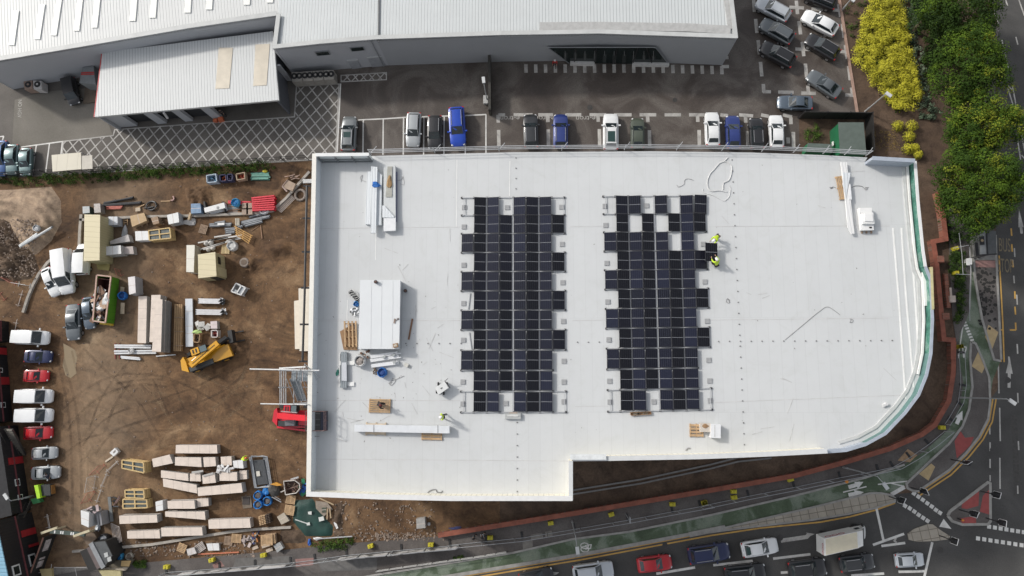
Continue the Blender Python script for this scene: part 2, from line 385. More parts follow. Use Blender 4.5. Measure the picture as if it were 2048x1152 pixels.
for x0,y0,x1,y1 in((98,0,104,86),(112,137,122,238),(130,290,140,392),(147,446,157,550),(167,605,172,665),(165,660,222,661),(275,663,386,665),(440,670,546,673),
(405,5,414,102),(355,52,460,58),(424,152,436,248),(448,302,459,405),(398,353,505,357),(470,458,480,560),(488,617,492,665),
(514,65,612,69),(664,72,735,76),(710,30,725,122),(737,172,750,272),(758,325,772,424),(708,370,772,374),(782,476,794,578),(803,630,811,690),(757,684,818,687),(318,347,345,349),(640,0,660,-40)):
 dash.append((D_,x0,y0,x1,y1))
lines('bay_marking',dash,.42,worn_paint)
# crosshatched keep-clear area
def clip(poly,p,d):
 ts=[]
 for i in range(len(poly)):
  a,b=poly[i],poly[(i+1)%len(poly)];e=b-a
  den=d.x*e.y-d.y*e.x
  if abs(den)<1e-9:continue
  r=a-p;t=(r.x*e.y-r.y*e.x)/den;u=(r.x*d.y-r.y*d.x)/den
  if 0<=u<1:ts.append(t)
 ts.sort();return[(ts[i],ts[i+1])for i in range(0,len(ts)-1,2)]
def hatch(pts,f,step,wd,border=True,ang=(48,-52)):
 poly=W(f,pts);mb=MB();c=cen(poly)
 if border:mb.ribbon(poly,wd,.0125,.0125,closed=True)
 for k,an in enumerate(ang):
  d=Vector((math.cos(R(an)),math.sin(R(an)),0));nn=Vector((-d.y,d.x,0))
  for i in range(-40,41):
   p=c+nn*step*i
   for a,b in clip(poly,p,d):mb.ribbon([p+d*a,p+d*b],wd,.014+k*.002,.014+k*.002)
 struct('yard_marking',mb,worn_paint)
hatch([A_(*p)for p in((405,905),(725,868),(735,830),(1885,748),(1898,553),(2170,538),(2148,1005),(1990,1020),(1500,1048),(900,1085),(720,1100),(590,1105),(400,980))],T,1.12,.15)
hatch([B_(*p)for p in((455,483),(745,465),(745,510),(455,524))],T,.8,.13)
# road markings
rm=[]
for x0,y0,x1,y1 in((1805,0,1860,178),(1820,185,1862,225),(1843,280,1898,485),(1898,485,1936,502),(1936,502,1885,288),(1860,345,1897,371),(1920,607,1978,800),(1978,800,2004,842),(2004,842,1960,617),(1925,615,1958,646),(1990,955,2020,1150),(2025,965,2062,1150),(1993,950,2025,972),(2025,1115,2055,1150),(1912,0,1926,42),(1986,266,2000,322),(2008,0,2048,115)):rm.append((D_,x0,y0,x1,y1))
for x0,y0,x1,y1 in((976,440,990,520),(953,592,956,636),(945,650,948,688),(950,730,953,768),(965,825,968,875),(967,1072,970,1118),(925,1135,929,1190)):rm.append((M_,x0,y0,x1,y1))
for x0,y0,x1,y1 in((869,108,871,152),(784,195,787,330),(871,328,873,372),(790,395,793,545),(745,474,746,515),(747,550,747,590),(747,625,747,666),(747,698,747,726),(791,620,792,760),(874,545,876,585),(871,745,872,782)):rm.append((L_,x0,y0,x1,y1))
lines('road_marking',rm,.15,worn_paint,.011)
rm=[]
for x0,y0,x1,y1 in((235,845,268,995),(220,1012,360,962),(258,1017,365,1003),(487,1000,450,1160),(335,1133,452,1130)):rm.append((L_,x0,y0,x1,y1))
for x0,y0,x1,y1 in((104,1065,415,1030),(576,1013,870,978),(1190,1146,1450,1130),(636,1124,690,1120)):rm.append((K_,x0,y0,x1,y1))
rm+=[(J_,1625,1132,1930,1082),(J_,500,1200,640,1180)]
lines('road_marking',rm,.26,white_paint,.013)
cl=MB() # white lines, arrows, studs on the cycle lane
def arrow(mb,tail,tip,sw,hw,hl,z):
 a,b=Vector(tail),Vector(tip);d=(b-a).normalized();n=Vector((-d.y,d.x,0));s=b-d*hl
 mb.ribbon([a,s],sw,z,z);q=[s+n*hw,s-n*hw,b]
 mb.poly([(v.x,v.y,z)for v in _ccw(q)])
cz=.038
arrow(cl,W1(K_,1168,512),W1(K_,1290,488),.42,.42,1.0,cz)
cl.ribbon(W(K_,[(1168,450),(1245,428),(1262,415)]),.42,cz,cz);arrow(cl,W1(K_,1250,425),W1(K_,1285,408),.4,.42,.9,cz)
arrow(cl,W1(L_,596,468),W1(L_,622,408),.42,.42,1.0,cz)
arrow(cl,W1(L_,528,912),W1(L_,573,940),.5,.5,1.2,.013)
for f,x0,y0,x1,y1 in((K_,1125,490,1310,445),(K_,1400,428,1640,402),(K_,1490,415,1610,445),(L_,625,20,600,190),(L_,600,190,615,290)):cl.ribbon([W1(f,x0,y0),W1(f,x1,y1)],.13,cz,cz)
cl.ribbon(W(K_,[(1505,508),(1610,448)]),.42,cz,cz)
for a,b in(((622,120),(640,122)),((640,122),(628,170)),((628,170),(622,120))):cl.ribbon([W1(L_,*a),W1(L_,*b)],.13,cz,cz)
for i in range(8):
 x,y=630+i*5.6,8+i*13;cl.ribbon([W1(L_,x,y),W1(L_,x+3,y+8)],.42,cz,cz)
for c0 in((1060,910),(1062,938)): # bicycle symbol
 c=W1(J_,*c0);
 cl.ribbon([c+Vector((.42*math.cos(t*.5236)*1.05,.42*math.sin(t*.5236)*.7,0))for t in range(12)],.10,cz,cz,closed=True)
cl.ribbon(W(J_,[(1062,912),(1088,905),(1085,935),(1064,937)]),.10,cz,cz);cl.ribbon(W(J_,[(1085,905),(1116,902)]),.1,cz,cz);cl.ribbon(W(J_,[(1112,900),(1108,925)]),.1,cz,cz);cl.ribbon(W(J_,[(1088,935),(1112,928)]),.1,cz,cz)
struct('cycle_marking',cl,white_paint)
sq=MB()
for row in([(1685,500),(1720,525),(1755,550),(1790,577),(1825,602),(1858,630),(1890,652)],[(1615,597),(1652,617),(1688,642),(1722,668),(1757,692),(1792,715)]):
 for x,y in row:sq.box(W1(K_,x,y,.012),(.42,.42,.004),R(-35))
for i in range(9):sq.box(W1(L_,743+i*26,930+i*4.2,.012),(.42,.42,.004),R(-9))
for i in range(9):sq.box(W1(L_,693+i*28,983+i*4.3,.012),(.42,.42,.004),R(-9))
struct('crossing_studs',sq,white_paint)
am=MB();arrow(am,W1(L_,832,305),W1(L_,835,165),.32,.38,1.9,.013);arrow(am,W1(M_,990,518),W1(M_,976,395),.3,.3,2.2,.014)
am.ribbon(W(K_,[(636,872),(840,842),(858,822)]),.42,.013,.013);q=W(K_,[(835,808),(905,818),(862,838)]);am.poly([(v.x,v.y,.0145)for v in _ccw(q)])
q=W(J_,[(790,1115),(860,1122),(835,1140),(800,1150)]);am.poly([(v.x,v.y,.013)for v in _ccw(q)])
am.ribbon(W(K_,[(1545,850),(1530,872),(1548,886)]),.2,.0145,.0145)
struct('road_marking',am,worn_paint)
bs=MB()
for x0,y0,x1,y1 in((937,493,940,530),(940,572,943,610),(943,652,947,688),(955,808,957,845),(956,885,959,925),(959,965,961,1002),(930,1002,961,1002),(877,1001,900,1001)):bs.ribbon([W1(M_,x0,y0),W1(M_,x1,y1)],.17,.0135,.0135)
struct('road_marking',bs,yellow_paint)
# ground lettering
def text_mesh(name,cu,mat):
 tmp=bpy.data.objects.new('tmp',cu);COL.objects.link(tmp);dg=bpy.context.evaluated_depsgraph_get()
 me=bpy.data.meshes.new_from_object(tmp.evaluated_get(dg));bpy.data.objects.remove(tmp);bpy.data.curves.remove(cu)
 me.name=name;me.materials.clear();me.materials.append(mat)
 o=bpy.data.objects.new(name,me);COL.objects.link(o);return o
def ground_text(txt,f,x,y,size,rz,mat,z=.013,sx=1.0,sy=1.0,name='ground_lettering',align='CENTER',par=None):
 cu=bpy.data.curves.new(name,'FONT');cu.body=txt;cu.size=size;cu.align_x=align;cu.align_y='CENTER'
 o=text_mesh(name,cu,mat)
 q=W1(f,x,y);o.location=(q.x,q.y,z);o.rotation_euler=(0,0,rz);o.scale=(sx,sy,1);o['kind']='structure';return o
for x,y in((1535,757),(1758,757),(2020,757)):ground_text('e-tron',B_,x,y,.95,R(180),worn_paint,.02)
ground_text('NO HGV',A_,126,695,.72,R(-86),worn_paint,.02,.85,1.0)
ground_text('BUS',M_,904,580,2.2,R(-4),dull_yel,.022,.36,1.05);ground_text('STOP',M_,908,683,2.2,R(-4),dull_yel,.022,.33,1.05)
# tactile paving and patches on the footways
def patch(name,f,pts,mat,z):return struct(name,MB().poly([(q.x,q.y,z)for q in _ccw(W(f,pts))]),mat)
patch('tactile_paving',L_,[(737,22),(782,55),(752,138),(722,75)],beige_tac,.105)
patch('tactile_paving',L_,[(692,140),(720,215),(708,240),(662,208)],beige_tac,.105)
patch('tactile_paving',L_,[(480,645),(498,660),(468,722),(425,692)],beige_tac,.105)
patch('tactile_paving',L_,[(375,580),(418,608),(385,640),(330,632)],M('worn_tactile',(.33,.22,.13),.85,.3),.075)
patch('tactile_paving',L_,[(612,500),(632,530),(672,525),(655,565),(595,622),(585,545)],red_tac,.105)
patch('tactile_paving',L_,[(695,765),(692,835),(640,850),(615,845),(618,828)],red_tac,.125)
patch('tactile_paving',L_,[(740,762),(742,875),(698,862),(712,790)],red_tac,.125)
patch('tactile_paving',L_,[(605,893),(680,880),(682,915),(620,915)],red_tac,.125)
patch('paving_patch',M_,[(755,655),(860,655),(862,690),(757,688)],pink_tac,.105)
patch('paving_patch',M_,[(745,525),(857,525),(858,652),(755,650)],M('bus_stop_paving',(.2,.195,.185),.85,.2),.104)
patch('paving_patch',I_,[(595,1015),(740,1005),(735,1062),(600,1078)],pink_tac,.075)
patch('paving_patch',H_,[(1675,1060),(1740,1030),(1770,1070),(1690,1090)],pink_tac,.075)
patch('paving_patch',J_,[(635,825),(725,808),(735,852),(640,868)],M('pale_slabs',(.2,.185,.165),.85,.2),.075)
patch('paving_patch',J_,[(570,880),(650,868),(652,930),(575,940)],MATS['pale_slabs'],.075)
patch('paving_patch',J_,[(748,800),(800,792),(810,832),(752,842)],MATS['pale_slabs'],.075)
patch('paving_patch',I_,[(760,1000),(1240,1010),(1235,1100),(800,1110)],M('grey_patch',(.125,.12,.115),.85,.2),.074)
patch('paving_patch',I_,[(130,1010),(570,990),(580,1060),(100,1085)],MATS['grey_patch'],.0735)
struct('paving_patch',MB().poly([(q.x,q.y,.009)for q in _ccw(W(S_,[(690,865),(1130,850),(1150,1100),(640,1150)]))]),M_patch('entrance_concrete',[(.35,(.16,.145,.13)),(.6,(.26,.24,.215))],.5,.85,.2))
patch('paving_patch',C_,[(460,855),(700,860),(690,880),(1060,880),(1055,700),(700,700)],M_patch('dry_patch',[(.4,(.03,.026,.024)),(.6,(.075,.07,.065))],.5,.8,.2,7),.0095)if False else None
ml=MB();rg=random.Random(3) # moss and leaf litter spots on the bus-stop paving
for i in range(150):
 t=rg.random();x=rg.uniform(770,855);y=690+t*310
 if rg.random()<t*.65:continue
 c=W1(M_,x+t*8,y,.106);r=rg.uniform(.06,.28)
 q=[c+Vector((r*math.cos(a)*rg.uniform(.6,1.2),r*math.sin(a)*rg.uniform(.5,1.2),0))for a in[k*.9 for k in range(7)]]
 for v in q:v.z=.1055+i*2e-5
 ml.poly(q)
tag(ml.build('dirt',M('dark_moss',(.025,.024,.022),.95)),kind='stuff')
# spoil heaps and mounds
def mound(name,f,pts,h,mat,seed,res=.35,rough=.35,rip=None):
 poly=W(f,pts);xs=[p.x for p in poly];ys=[p.y for p in poly]
 rg=random.Random(seed);ph=[rg.uniform(0,6.3)for _ in range(8)]
 def inside(x,y):
  c=False
  for i in range(len(poly)):
   a,b=poly[i],poly[i-1]
   if(a.y>y)!=(b.y>y)and x<(b.x-a.x)*(y-a.y)/(b.y-a.y)+a.x:c=not c
  return c
 def dist(x,y):
  d=1e9
  for i in range(len(poly)):
   a,b=poly[i-1],poly[i];e=b-a;t=max(0,min(1,((x-a.x)*e.x+(y-a.y)*e.y)/max(e.length_squared,1e-9)))
   d=min(d,math.hypot(x-a.x-e.x*t,y-a.y-e.y*t))
  return d
 nx=int((max(xs)-min(xs))/res)+1;ny=int((max(ys)-min(ys))/res)+1
 g={};mb=MB()
 for i in range(nx+1):
  for j in range(ny+1):
   x,y=min(xs)+i*res,min(ys)+j*res
   ins=inside(x,y);d=dist(x,y)
   z=h*min(1,d/(h*2.2))if ins else-.03-.1*d
   if ins:z+=rough*min(1,d)*(.5*math.sin(x*1.7+ph[0])*math.sin(y*1.9+ph[1])+.35*math.sin(x*3.9+y*2+ph[2])+rg.uniform(-.35,.35))
   if ins and rip:z+=.12*min(1,d)*math.sin(math.hypot(x-rip.x,y-rip.y)*5.4+.5*math.sin(y))
   if ins and rough>.3:z+=rough*min(1,d*2)*rg.uniform(-.3,.3)
   if ins or d<res*1.5:g[i,j]=len(mb.v);mb.v.append(Vector((x,y,max(z,-.05))))
 for i in range(nx):
  for j in range(ny):
   k=[(i,j),(i+1,j),(i+1,j+1),(i,j+1)]
   if all(q in g for q in k):mb.f.append([g[q]for q in k]);mb.m.append(0)
 return struct(name,mb,mat,smooth=True)
mound('terrain',E_,[(-300,190),(60,190),(330,170),(390,260),(395,400),(330,520),(230,610),(130,560),(60,400),(-300,360)],.7,sand,1,.18,.10,W1(E_,20,640))
mound('terrain',E_,[(-300,370),(40,370),(110,470),(215,590),(250,700),(200,760),(100,780),(-300,760)],1.0,rub,2,.2,.5)
mound('terrain',U_,[(950,340),(1330,330),(1390,430),(1340,600),(1150,640),(1000,560),(940,450)],.7,soil_yard,3,.3,.3)
mound('terrain',U_,[(690,590),(880,560),(950,660),(990,720),(800,850),(690,800)],.4,soil_yard,4,.2,.4)
mound('terrain',E_,[(1180,180),(1340,150),(1370,260),(1320,330),(1200,300)],.5,soil_yard,5,.2,.4)
mound('terrain',R5_,[(1100,420),(1230,330),(1280,90),(1500,60),(1560,200),(1300,480),(1180,560)],.45,soil_yard,6,.2,.4)
mound('terrain',I_,[(930,560),(985,590),(960,780),(1000,850),(900,840),(880,700)],.4,rub,7,.2,.4)
mound('terrain',I_,[(470,790),(640,780),(690,880),(560,900),(480,880)],.5,rub,8,.25,.35)
pd=W(fr(0,640,2.25),[(285,105),(310,118),(338,135),(348,170),(340,215),(345,240),(318,262),(296,250),(282,205),(290,160)]);struct('puddle',MB().poly([(q.x,q.y,.012)for q in _ccw(pd)]),M('puddle_water',(.25,.19,.115),.12,.08,.5))
# wet tyre ruts pressed across the yard: darker mud in broken strips
def broken(name,col,scale,lo,hi):
 m,n,b=_new(name);v=_coord(n);b.inputs['Base Color'].default_value=(*col,1);b.inputs['Roughness'].default_value=.75
 n.links.new(_ramp(n,_noise(n,v,scale,6,.7),[(lo,(0,0,0)),(hi,(.42,)*3)]),b.inputs['Alpha']);MATS[name]=m;return m
rut_d=broken('wet_rut',(.062,.035,.018),.45,.34,.72);rut_l=broken('dry_rut',(.27,.185,.105),.45,.38,.74)
gz=fr(0,640,2.25);rg=random.Random(21);tk_=[MB(),MB()]
for pts in([(300,430),(420,330),(560,280),(720,290),(860,340)],[(330,520),(430,400),(600,330),(760,340)],[(520,250),(700,230),(850,260),(1000,340),(1180,440)],[(720,250),(760,330),(800,420),(870,480)],[(250,180),(310,420),(330,700),(330,1000)],[(290,150),(345,420),(360,700),(365,980)],[(1100,120),(1050,240),(900,330),(700,400),(500,470),(390,600)],[(1150,200),(1090,330),(960,440)],[(400,100),(500,200),(640,330),(760,520)],[(300,640),(420,560),(620,540),(800,530)],[(640,180),(560,260),(480,380),(430,520)]):
 p=[W1(gz,*q)for q in pts];out=[]
 for i in range(len(p)-1):
  a,b,c,d=p[max(0,i-1)],p[i],p[i+1],p[min(len(p)-1,i+2)]
  for k in range(6):t=k/6;out.append(.5*((2*b)+(c-a)*t+(2*a-5*b+4*c-d)*t**2+(3*b-a-3*c+d)*t**3))
 for off in(-.95,.95):
  q=[]
  for i,v in enumerate(out):d=(out[min(len(out)-1,i+1)]-out[max(0,i-1)]).normalized();q.append(v+Vector((-d.y,d.x,0))*off)
  tk_[rg.random()<.45].ribbon(q,rg.uniform(.22,.38),.012,.012)
struct('tyre_track',tk_[0],rut_d);struct('tyre_track',tk_[1],rut_l)
mh=MB()
for x,y,r in((1560,1075,.35),(1330,1090,.3),(1880,1100,.35),(2015,760,.35),(1985,900,.3),(1180,215,.35),(870,250,.3),(1350,200,.3)):c=P(x,y,.0);mh.tube(c,c+Vector((0,0,.021)),r,14)
struct('manhole_covers',mh,M('iron_cover',(.045,.042,.04),.6,.3))
rp_=MB()
for f,q in((T,[(2022,830),(2034,829),(2040,990),(2028,991)]),(T,[(1240,1141),(1420,1112),(1421,1115),(1241,1144)])):rp_.poly([(v.x,v.y,.0105)for v in _ccw(W(f,q))])
struct('road_patch',rp_,M('fresh_tarmac',(.058,.055,.052),.8,.25,3))
# ================================================================== BUILDINGS
roofing=M_rib('warehouse_roof_sheet',(.575,.60,.60),(.24,.255,.26),.37,0,.22,.45,0,.06)
roofing_l=M_rib('warehouse_roof_sheet_west',(.61,.62,.61),(.25,.26,.265),.37,R(-8.5),.22,.45,0,.06)
clad=M_rib('grey_cladding',(.40,.41,.43),(.33,.34,.36),.33,0,.12,.5,0,.05,'Z',.2)
clad_d=M_rib('dark_grey_cladding',(.33,.34,.355),(.28,.29,.30),.33,0,.12,.5,0,.06,'Z',.2)
trim_g=M('grey_flashing',(.50,.51,.50),.5,.1,.8)
rooflight=M('rooflight_sheet',(.82,.82,.78),.4,.05,1)
glass_d=M('dark_glazing',(.012,.020,.020),.08,.3,.6)
frame_g=M('window_frame_grey',(.22,.23,.24),.5,.1)
ZW=6.6
edge=[(-60,131),(0,120),(160,93),(380,55),(553,30),(545,97),(640,87),(752,78),(1000,69.5),(1200,66.5),(1475,76)]
e3=W(T,edge,ZW);back=W(T,[(1466,0),(1452,-170),(-60,-170)],ZW)
wh=thing('warehouse','long grey dealership warehouse with profiled metal roof and white rooflights','warehouse',(e3[7].x,e3[7].y,0))
split=P(575,-170,ZW)
MB().prism([e3[0],e3[1],e3[2],e3[3],e3[4],split,back[2]],ZW-.45,ZW-.25,bottom=False).build('roof',roofing_l,wh)
MB().prism([e3[4],e3[5],e3[6],e3[7],e3[8],e3[9],e3[10],back[0],back[1],split],ZW-.453,ZW-.25,bottom=False).build('roof',roofing,wh)
def wall(pts,z0,z1,th,mat,par,name='wall'):
 mb=MB()
 for a,b in zip(pts,pts[1:]):
  d=(b-a);d.z=0;d.normalize();n=Vector((-d.y,d.x,0))
  mb.prism([a,b,b+n*th,a+n*th],z0,z1,bottom=False)
 return mb.build(name,mat,par)
def dn(p,z=0):return Vector((p.x,p.y,z))
wall(e3[:5],0,ZW-.02,.25,clad,wh);wall(e3[4:6],0,ZW-.02,.25,clad,wh);wall(e3[5:8],0,ZW-.02,.25,clad,wh)
wall(e3[7:11],0,ZW-.02,.25,clad_d,wh);wall([e3[10],back[0],back[1]],0,ZW-.02,.25,clad_d,wh)
wall([back[1],back[2],e3[0]],0,ZW-.02,.25,clad_d,wh)
cp=MB();cp.ribbon([p+Vector((0,.2,0))for p in e3[:5]],.55,ZW-.02,ZW+.06);cp.build('parapet_coping',trim_g,wh)
cp=MB();cp.ribbon([e3[4]+Vector((.25,.1,0)),e3[5]+Vector((.25,.3,0))],.5,ZW-.02,ZW+.063)
cp.ribbon([p+Vector((0,.2,0))for p in e3[5:11]],.5,ZW-.02,ZW+.06);cp.ribbon([e3[10]+Vector((-.2,0,0)),back[0]+Vector((-.2,0,0)),back[1]],.5,ZW-.02,ZW+.058)
cp.build('parapet_coping',trim_g,wh)
gu=MB();gu.ribbon([p+Vector((0,.95,0))for p in W(C_,[(255,215),(600,212),(1200,222),(1480,238)],ZW)],1.0,ZW-.24,ZW-.1)
gu.ribbon([P(1464,56,ZW),P(1456,0,ZW),P(1444,-170,ZW)],.8,ZW-.24,ZW-.11);gu.build('gutter',M('gutter_grey',(.42,.42,.41),.6,.15),wh)
rj=MB();rj.bar(P(757,84,ZW-.2),P(761,-170,ZW-.2),.18,.16);rj.build('roof_joint',M('joint_dark',(.12,.125,.13),.6),wh)
for(x0,y0),(x1,y1),wd in(((105,70),(75,290),.55),((272,28),(238,252),.55),((380,-5),(345,228),.55),((517,-25),(490,198),.55),((630,-45),(605,178),.55),((868,-90),(848,135),.6),((995,-110),(977,115),.6),((1215,-145),(1200,82),.6),((1352,-165),(1338,62),.6),((1588,-195),(1580,32),.6),((1735,-210),(1728,18),.6)):
 a,b=W1(A_,x0,y0,ZW-.2),W1(A_,x1,y1,ZW-.2);mb=MB();mb.bar(a,b,wd*1.25,.12);mb.build('rooflight',rooflight,wh)
def on_wall(a,b,t,z,out):d=(b-a);d.z=0;L=d.length;d.normalize();n=Vector((d.y,-d.x,0));p=a+d*t*L;return Vector((p.x,p.y,z))+n*out,d,n
def wall_rect(a,b,t0,t1,z0,z1,out,th,mat,name,par,fr_=None):
 p,d,n=on_wall(a,b,t0,(z0+z1)/2,out);q,_,_=on_wall(a,b,t1,(z0+z1)/2,out)
 mb=MB();mb.bar(p,q,th,z1-z0);o=mb.build(name,mat,par)
 return o
a,b=e3[5],e3[7]
for t0,t1,z0,z1 in((.36,.50,4.0,4.9),(.71,.85,4.3,5.2)):
 o=wall_rect(a,b,t0,t1,z0,z1,.01,.06,frame_g,'window',wh);wall_rect(a,b,t0+.01,t1-.01,z0+.08,z1-.08,.035,.05,glass_d,'pane',o)
for t0,t1,z1 in((.62,.72,2.1),(.83,.97,2.4)):
 o=wall_rect(a,b,t0,t1,.0,z1,.01,.06,M('grey_door',(.30,.31,.33),.5),'door',wh);wall_rect(a,b,t0-.006,t1+.006,z1,z1+.1,.02,.1,trim_g,'door_head',o)
o=MB();p,d,n=on_wall(a,b,.95,0,.12);o.tube(dn(p,.1),dn(p,ZW-.1),.06);o.build('downpipe',frame_g,wh)
# showroom window in the dark wall, with slanted ends
a,b=e3[8],e3[10];L0=(b-a).length
wn=MB()
def wpt(f,x,y,lo=True): # intersection of the sight line with the wall plane
 p0=EYE;p1=W1(f,x,y,0);d=p1-p0;ab=(b-a);nrm=Vector((ab.y,-ab.x,0)).normalized()
 t=(a-p0).dot(nrm)/d.dot(nrm);q=p0+d*t;return q
_wp=[(110,100),(380,303),(440,345),(1890,352),(1840,290),(1700,110),(1660,98)]
zz=fr(1080,80,7.314)
q=[wpt(zz,x,y)for x,y in _wp];nrm=Vector(((b-a).y,-(b-a).x,0)).normalized()
print('SHOWWIN',[tuple(round(k,2)for k in v)for v in q])
pn=MB();fv=[v+nrm*.03 for v in q];pn.poly(fv);sw=pn.build('window',glass_d,wh)
frm=MB();frm.path([v+nrm*.06 for v in q+q[:1]],.07,4);frm.build('frame',frame_g,sw)
mu=MB()
for xt,xb in((525,500),(825,790),(1130,1080),(1430,1360),(1560,1640)):MB().bar(wpt(zz,xt,104)+nrm*.08,wpt(zz,xb,335)+nrm*.08,.12,.1).build('mullion',M('black_frame',(.02,.02,.022),.4),sw)
for x in(368,515,658,800,945,1085,1232,1370,1520,1660):MB().bar(wpt(zz,x,160)+nrm*.05,wpt(zz,x,265 if abs(x-1090)>200 else 205)+nrm*.05,.30,.03).build('column',M('showroom_column',(.30,.30,.30),.6),sw)
for x0,x1 in((440,795),(1352,1885)):
 s0,s1=wpt(zz,x0,335),wpt(zz,x1,340);s0.z=s1.z=.25
 mb=MB();mb.bar(s0+nrm*.2,s1+nrm*.2,.4,.5);mb.build('sill',M('stone_sill',(.55,.54,.52),.7),wh)
 # loading canopy
ZC=4.4
cr=W(A_,[(655,335),(1745,200),(1785,640),(605,748)],ZC)
cn=thing('loading_canopy','low profiled metal canopy building with three dark loading bays','canopy',(cen(cr).x,cen(cr).y,0))
MB().prism(cr,ZC-.35,ZC,mside=1).build('roof',[M_rib('canopy_sheet',(.59,.605,.60),(.27,.28,.285),.35,R(-5.5),.24,.45,0,.05),trim_g],cn)
for q in([(1400,305),(1490,305),(1467,565),(1378,568)],[(1635,285),(1726,280),(1706,545),(1620,550)]):
 MB().prism(W(A_,q,ZC+.05),ZC-.02,ZC+.05,bottom=False).build('rooflight',M('aged_rooflight',(.60,.54,.44),.5,.12,.8),cn)
fl,frt=dn(cr[3]),dn(cr[2])
def seg(t):return fl+(frt-fl)*t
inn=Vector((0,.35,0))
for t0,t1 in((0,.115),(.235,.285),(.39,.435),(.55,.60)):
 mb=MB();mb.prism([seg(t0)+inn,seg(t1)+inn,seg(t1)+inn*2.2,seg(t0)+inn*2.2],0,ZC-.36,bottom=False);mb.build('wall_pier',clad,cn)
mb=MB();mb.prism([seg(0)+inn*1.05,seg(.6)+inn*1.05,seg(.6)+inn*2,seg(0)+inn*2],3.3,ZC-.36);mb.build('lintel',clad,cn)
for t0,t1 in((.115,.235),(.285,.39),(.435,.55)):
 mb=MB();mb.prism([seg(t0)+inn*2.6,seg(t1)+inn*2.6,seg(t1)+inn*3.2,seg(t0)+inn*3.2],0,3.3,bottom=False);mb.build('bay_shade',M('bay_shade_black',(.03,.032,.035),.5),cn)  # dark sheet set back in each open bay to paint its shaded inside
wall([frt+Vector((-.25,.1,0)),dn(cr[1])+Vector((-.25,0,0))],0,ZC-.36,.22,M('dark_cladding_side',(.10,.105,.12),.5,.1),cn)
wall([dn(cr[0])+Vector((.3,0,0)),fl+Vector((.3,0,0))],0,ZC-.36,.2,clad_d,cn)
wall([seg(.62)+Vector((0,4.5,0)),seg(.99)+Vector((0,4.5,0))],0,ZC-.36,.2,clad_d,cn,'back_wall')
mb=MB();mb.bar(cr[0]+Vector((-.06,0,-.1)),cr[3]+Vector((-.06,0,-.1)),.12,.22);mb.build('edge_trim',M('red_trim',(.45,.03,.03),.5),cn)
mb=MB();mb.tube(seg(.37)+Vector((0,-.1,ZC-.3)),seg(.37)+Vector((0,-.45,ZC-1.2)),.14);mb.build('lamp',M('lamp_grey',(.5,.5,.5),.5),cn)
# ---------------------------------------------------------------- the new building with the white roof
ZR,ZP=18.0,19.5;ZQ=ZR+.9
membrane=brick_grid('roof_membrane',(.575,.588,.59),(.545,.556,.558),1.05,8.4,0,.03,.6,var=.012,nvar=.045,nsc=.10,fine=.05)
membrane2=M_patch('white_trim',[(.3,(.70,.70,.68)),(.6,(.80,.80,.78))],.5,.5,0,5,.05)
inner_w=M_rib('parapet_lining',(.62,.66,.69),(.50,.54,.57),1.0,0,.05,.5,0,.05,'Y',.2)
cream=M_rib('cream_liner',(.78,.74,.62),(.55,.52,.44),.45,0,.25,.5,0,.05,'X',.2)
green_net=M_patch('green_netting',[(.35,(.03,.10,.075)),(.5,(.06,.19,.145)),(.66,(.20,.30,.26))],.9,.7,.4,8,.3)
blue_gl=M('blue_grey_panel',(.36,.40,.46),.4,.1)
tl=P(625,307,ZP)
top_edge=W(T,[(741,312),(1024,304.5),(1300,302.5),(1500,305),(1640,310),(1735,315)],ZR)
right_cap=W(T,[(1832,318),(1838,400),(1848,500),(1853,533)],ZQ)+W(T,[(1864,560),(1867,640),(1864,707),(1855,751),(1839,791),(1812,827),(1772,869),(1732,891),(1692,903),(1655,906)],ZQ)
low_cap=W(T,[(1655,906),(1542,912),(1400,917.5),(1210,921),(1145,921.5)],ZP)
notch=W(T,[(1145,921.5),(1145,1001)],ZP);bot=W(T,[(1145,1001),(900,1001),(760,998),(613,992)],ZP);left=[bot[-1],P(617,700,ZP),P(622,450,ZP),tl]
tlp=P(738,306,ZP)
plan=[tl,tlp]+top_edge+[P(1745,313,ZP)]+right_cap+low_cap[1:]+notch[1:]+bot[1:]+left[1:-1]
plan=[dn(p)for p in plan]
nb=thing('new_building','large new building with flat white membrane roof and rounded corner','building',(cen(plan).x,cen(plan).y,0))
MB().poly([dn(p,ZR)for p in _ccw(plan)]).build('roof',membrane,nb)
pp=_ccw(plan);wl=MB()
for i in range(len(pp)):
 a_,b_=pp[i],pp[(i+1)%len(pp)];wl.add([dn(a_),dn(b_),dn(b_,ZR-.01),dn(a_,ZR-.01)],[[0,1,2,3]])
wl.build('wall',M_rib('insulated_wall_panel',(.42,.44,.46),(.3,.31,.33),1.0,0,.06,.5,0,.05,'Z'),nb)
def inset(line,d,s=1):
 out=[]
 for i,p in enumerate(line):
  a_=line[max(0,i-1)];b_=line[min(len(line)-1,i+1)];t=(b_-a_);t.z=0;t.normalize();out.append(p+Vector((t.y,-t.x,0))*d*s)
 return out
PZ=[0]
def parapet(line,mat,cap,th=.30,z1=ZP,name='parapet',sgn=1,z0=ZR):
# line runs clockwise seen from above: the inside lies to its right
 PZ[0]+=.006;z1=z1+PZ[0];z0=z0-PZ[0]*.3
 ins=inset(line,th*.5,sgn);mb=MB();mb.ribbon(ins,th-.04,z0,z1-.05);o=mb.build(name,mat,nb)
 mb=MB();mb.ribbon(ins,th+.06,z1-.05,z1);mb.build('coping',cap,o);return o
parapet(left,inner_w,M('cream_coping',(.74,.72,.66),.5,.05),.34)
o=parapet([tl+Vector((.3,0,0)),tlp],M('white_rail_panel',(.72,.76,.75),.5,.05),M('pale_coping',(.72,.73,.72),.5,.05),.25)
mb=MB();y0=tl.y-.35
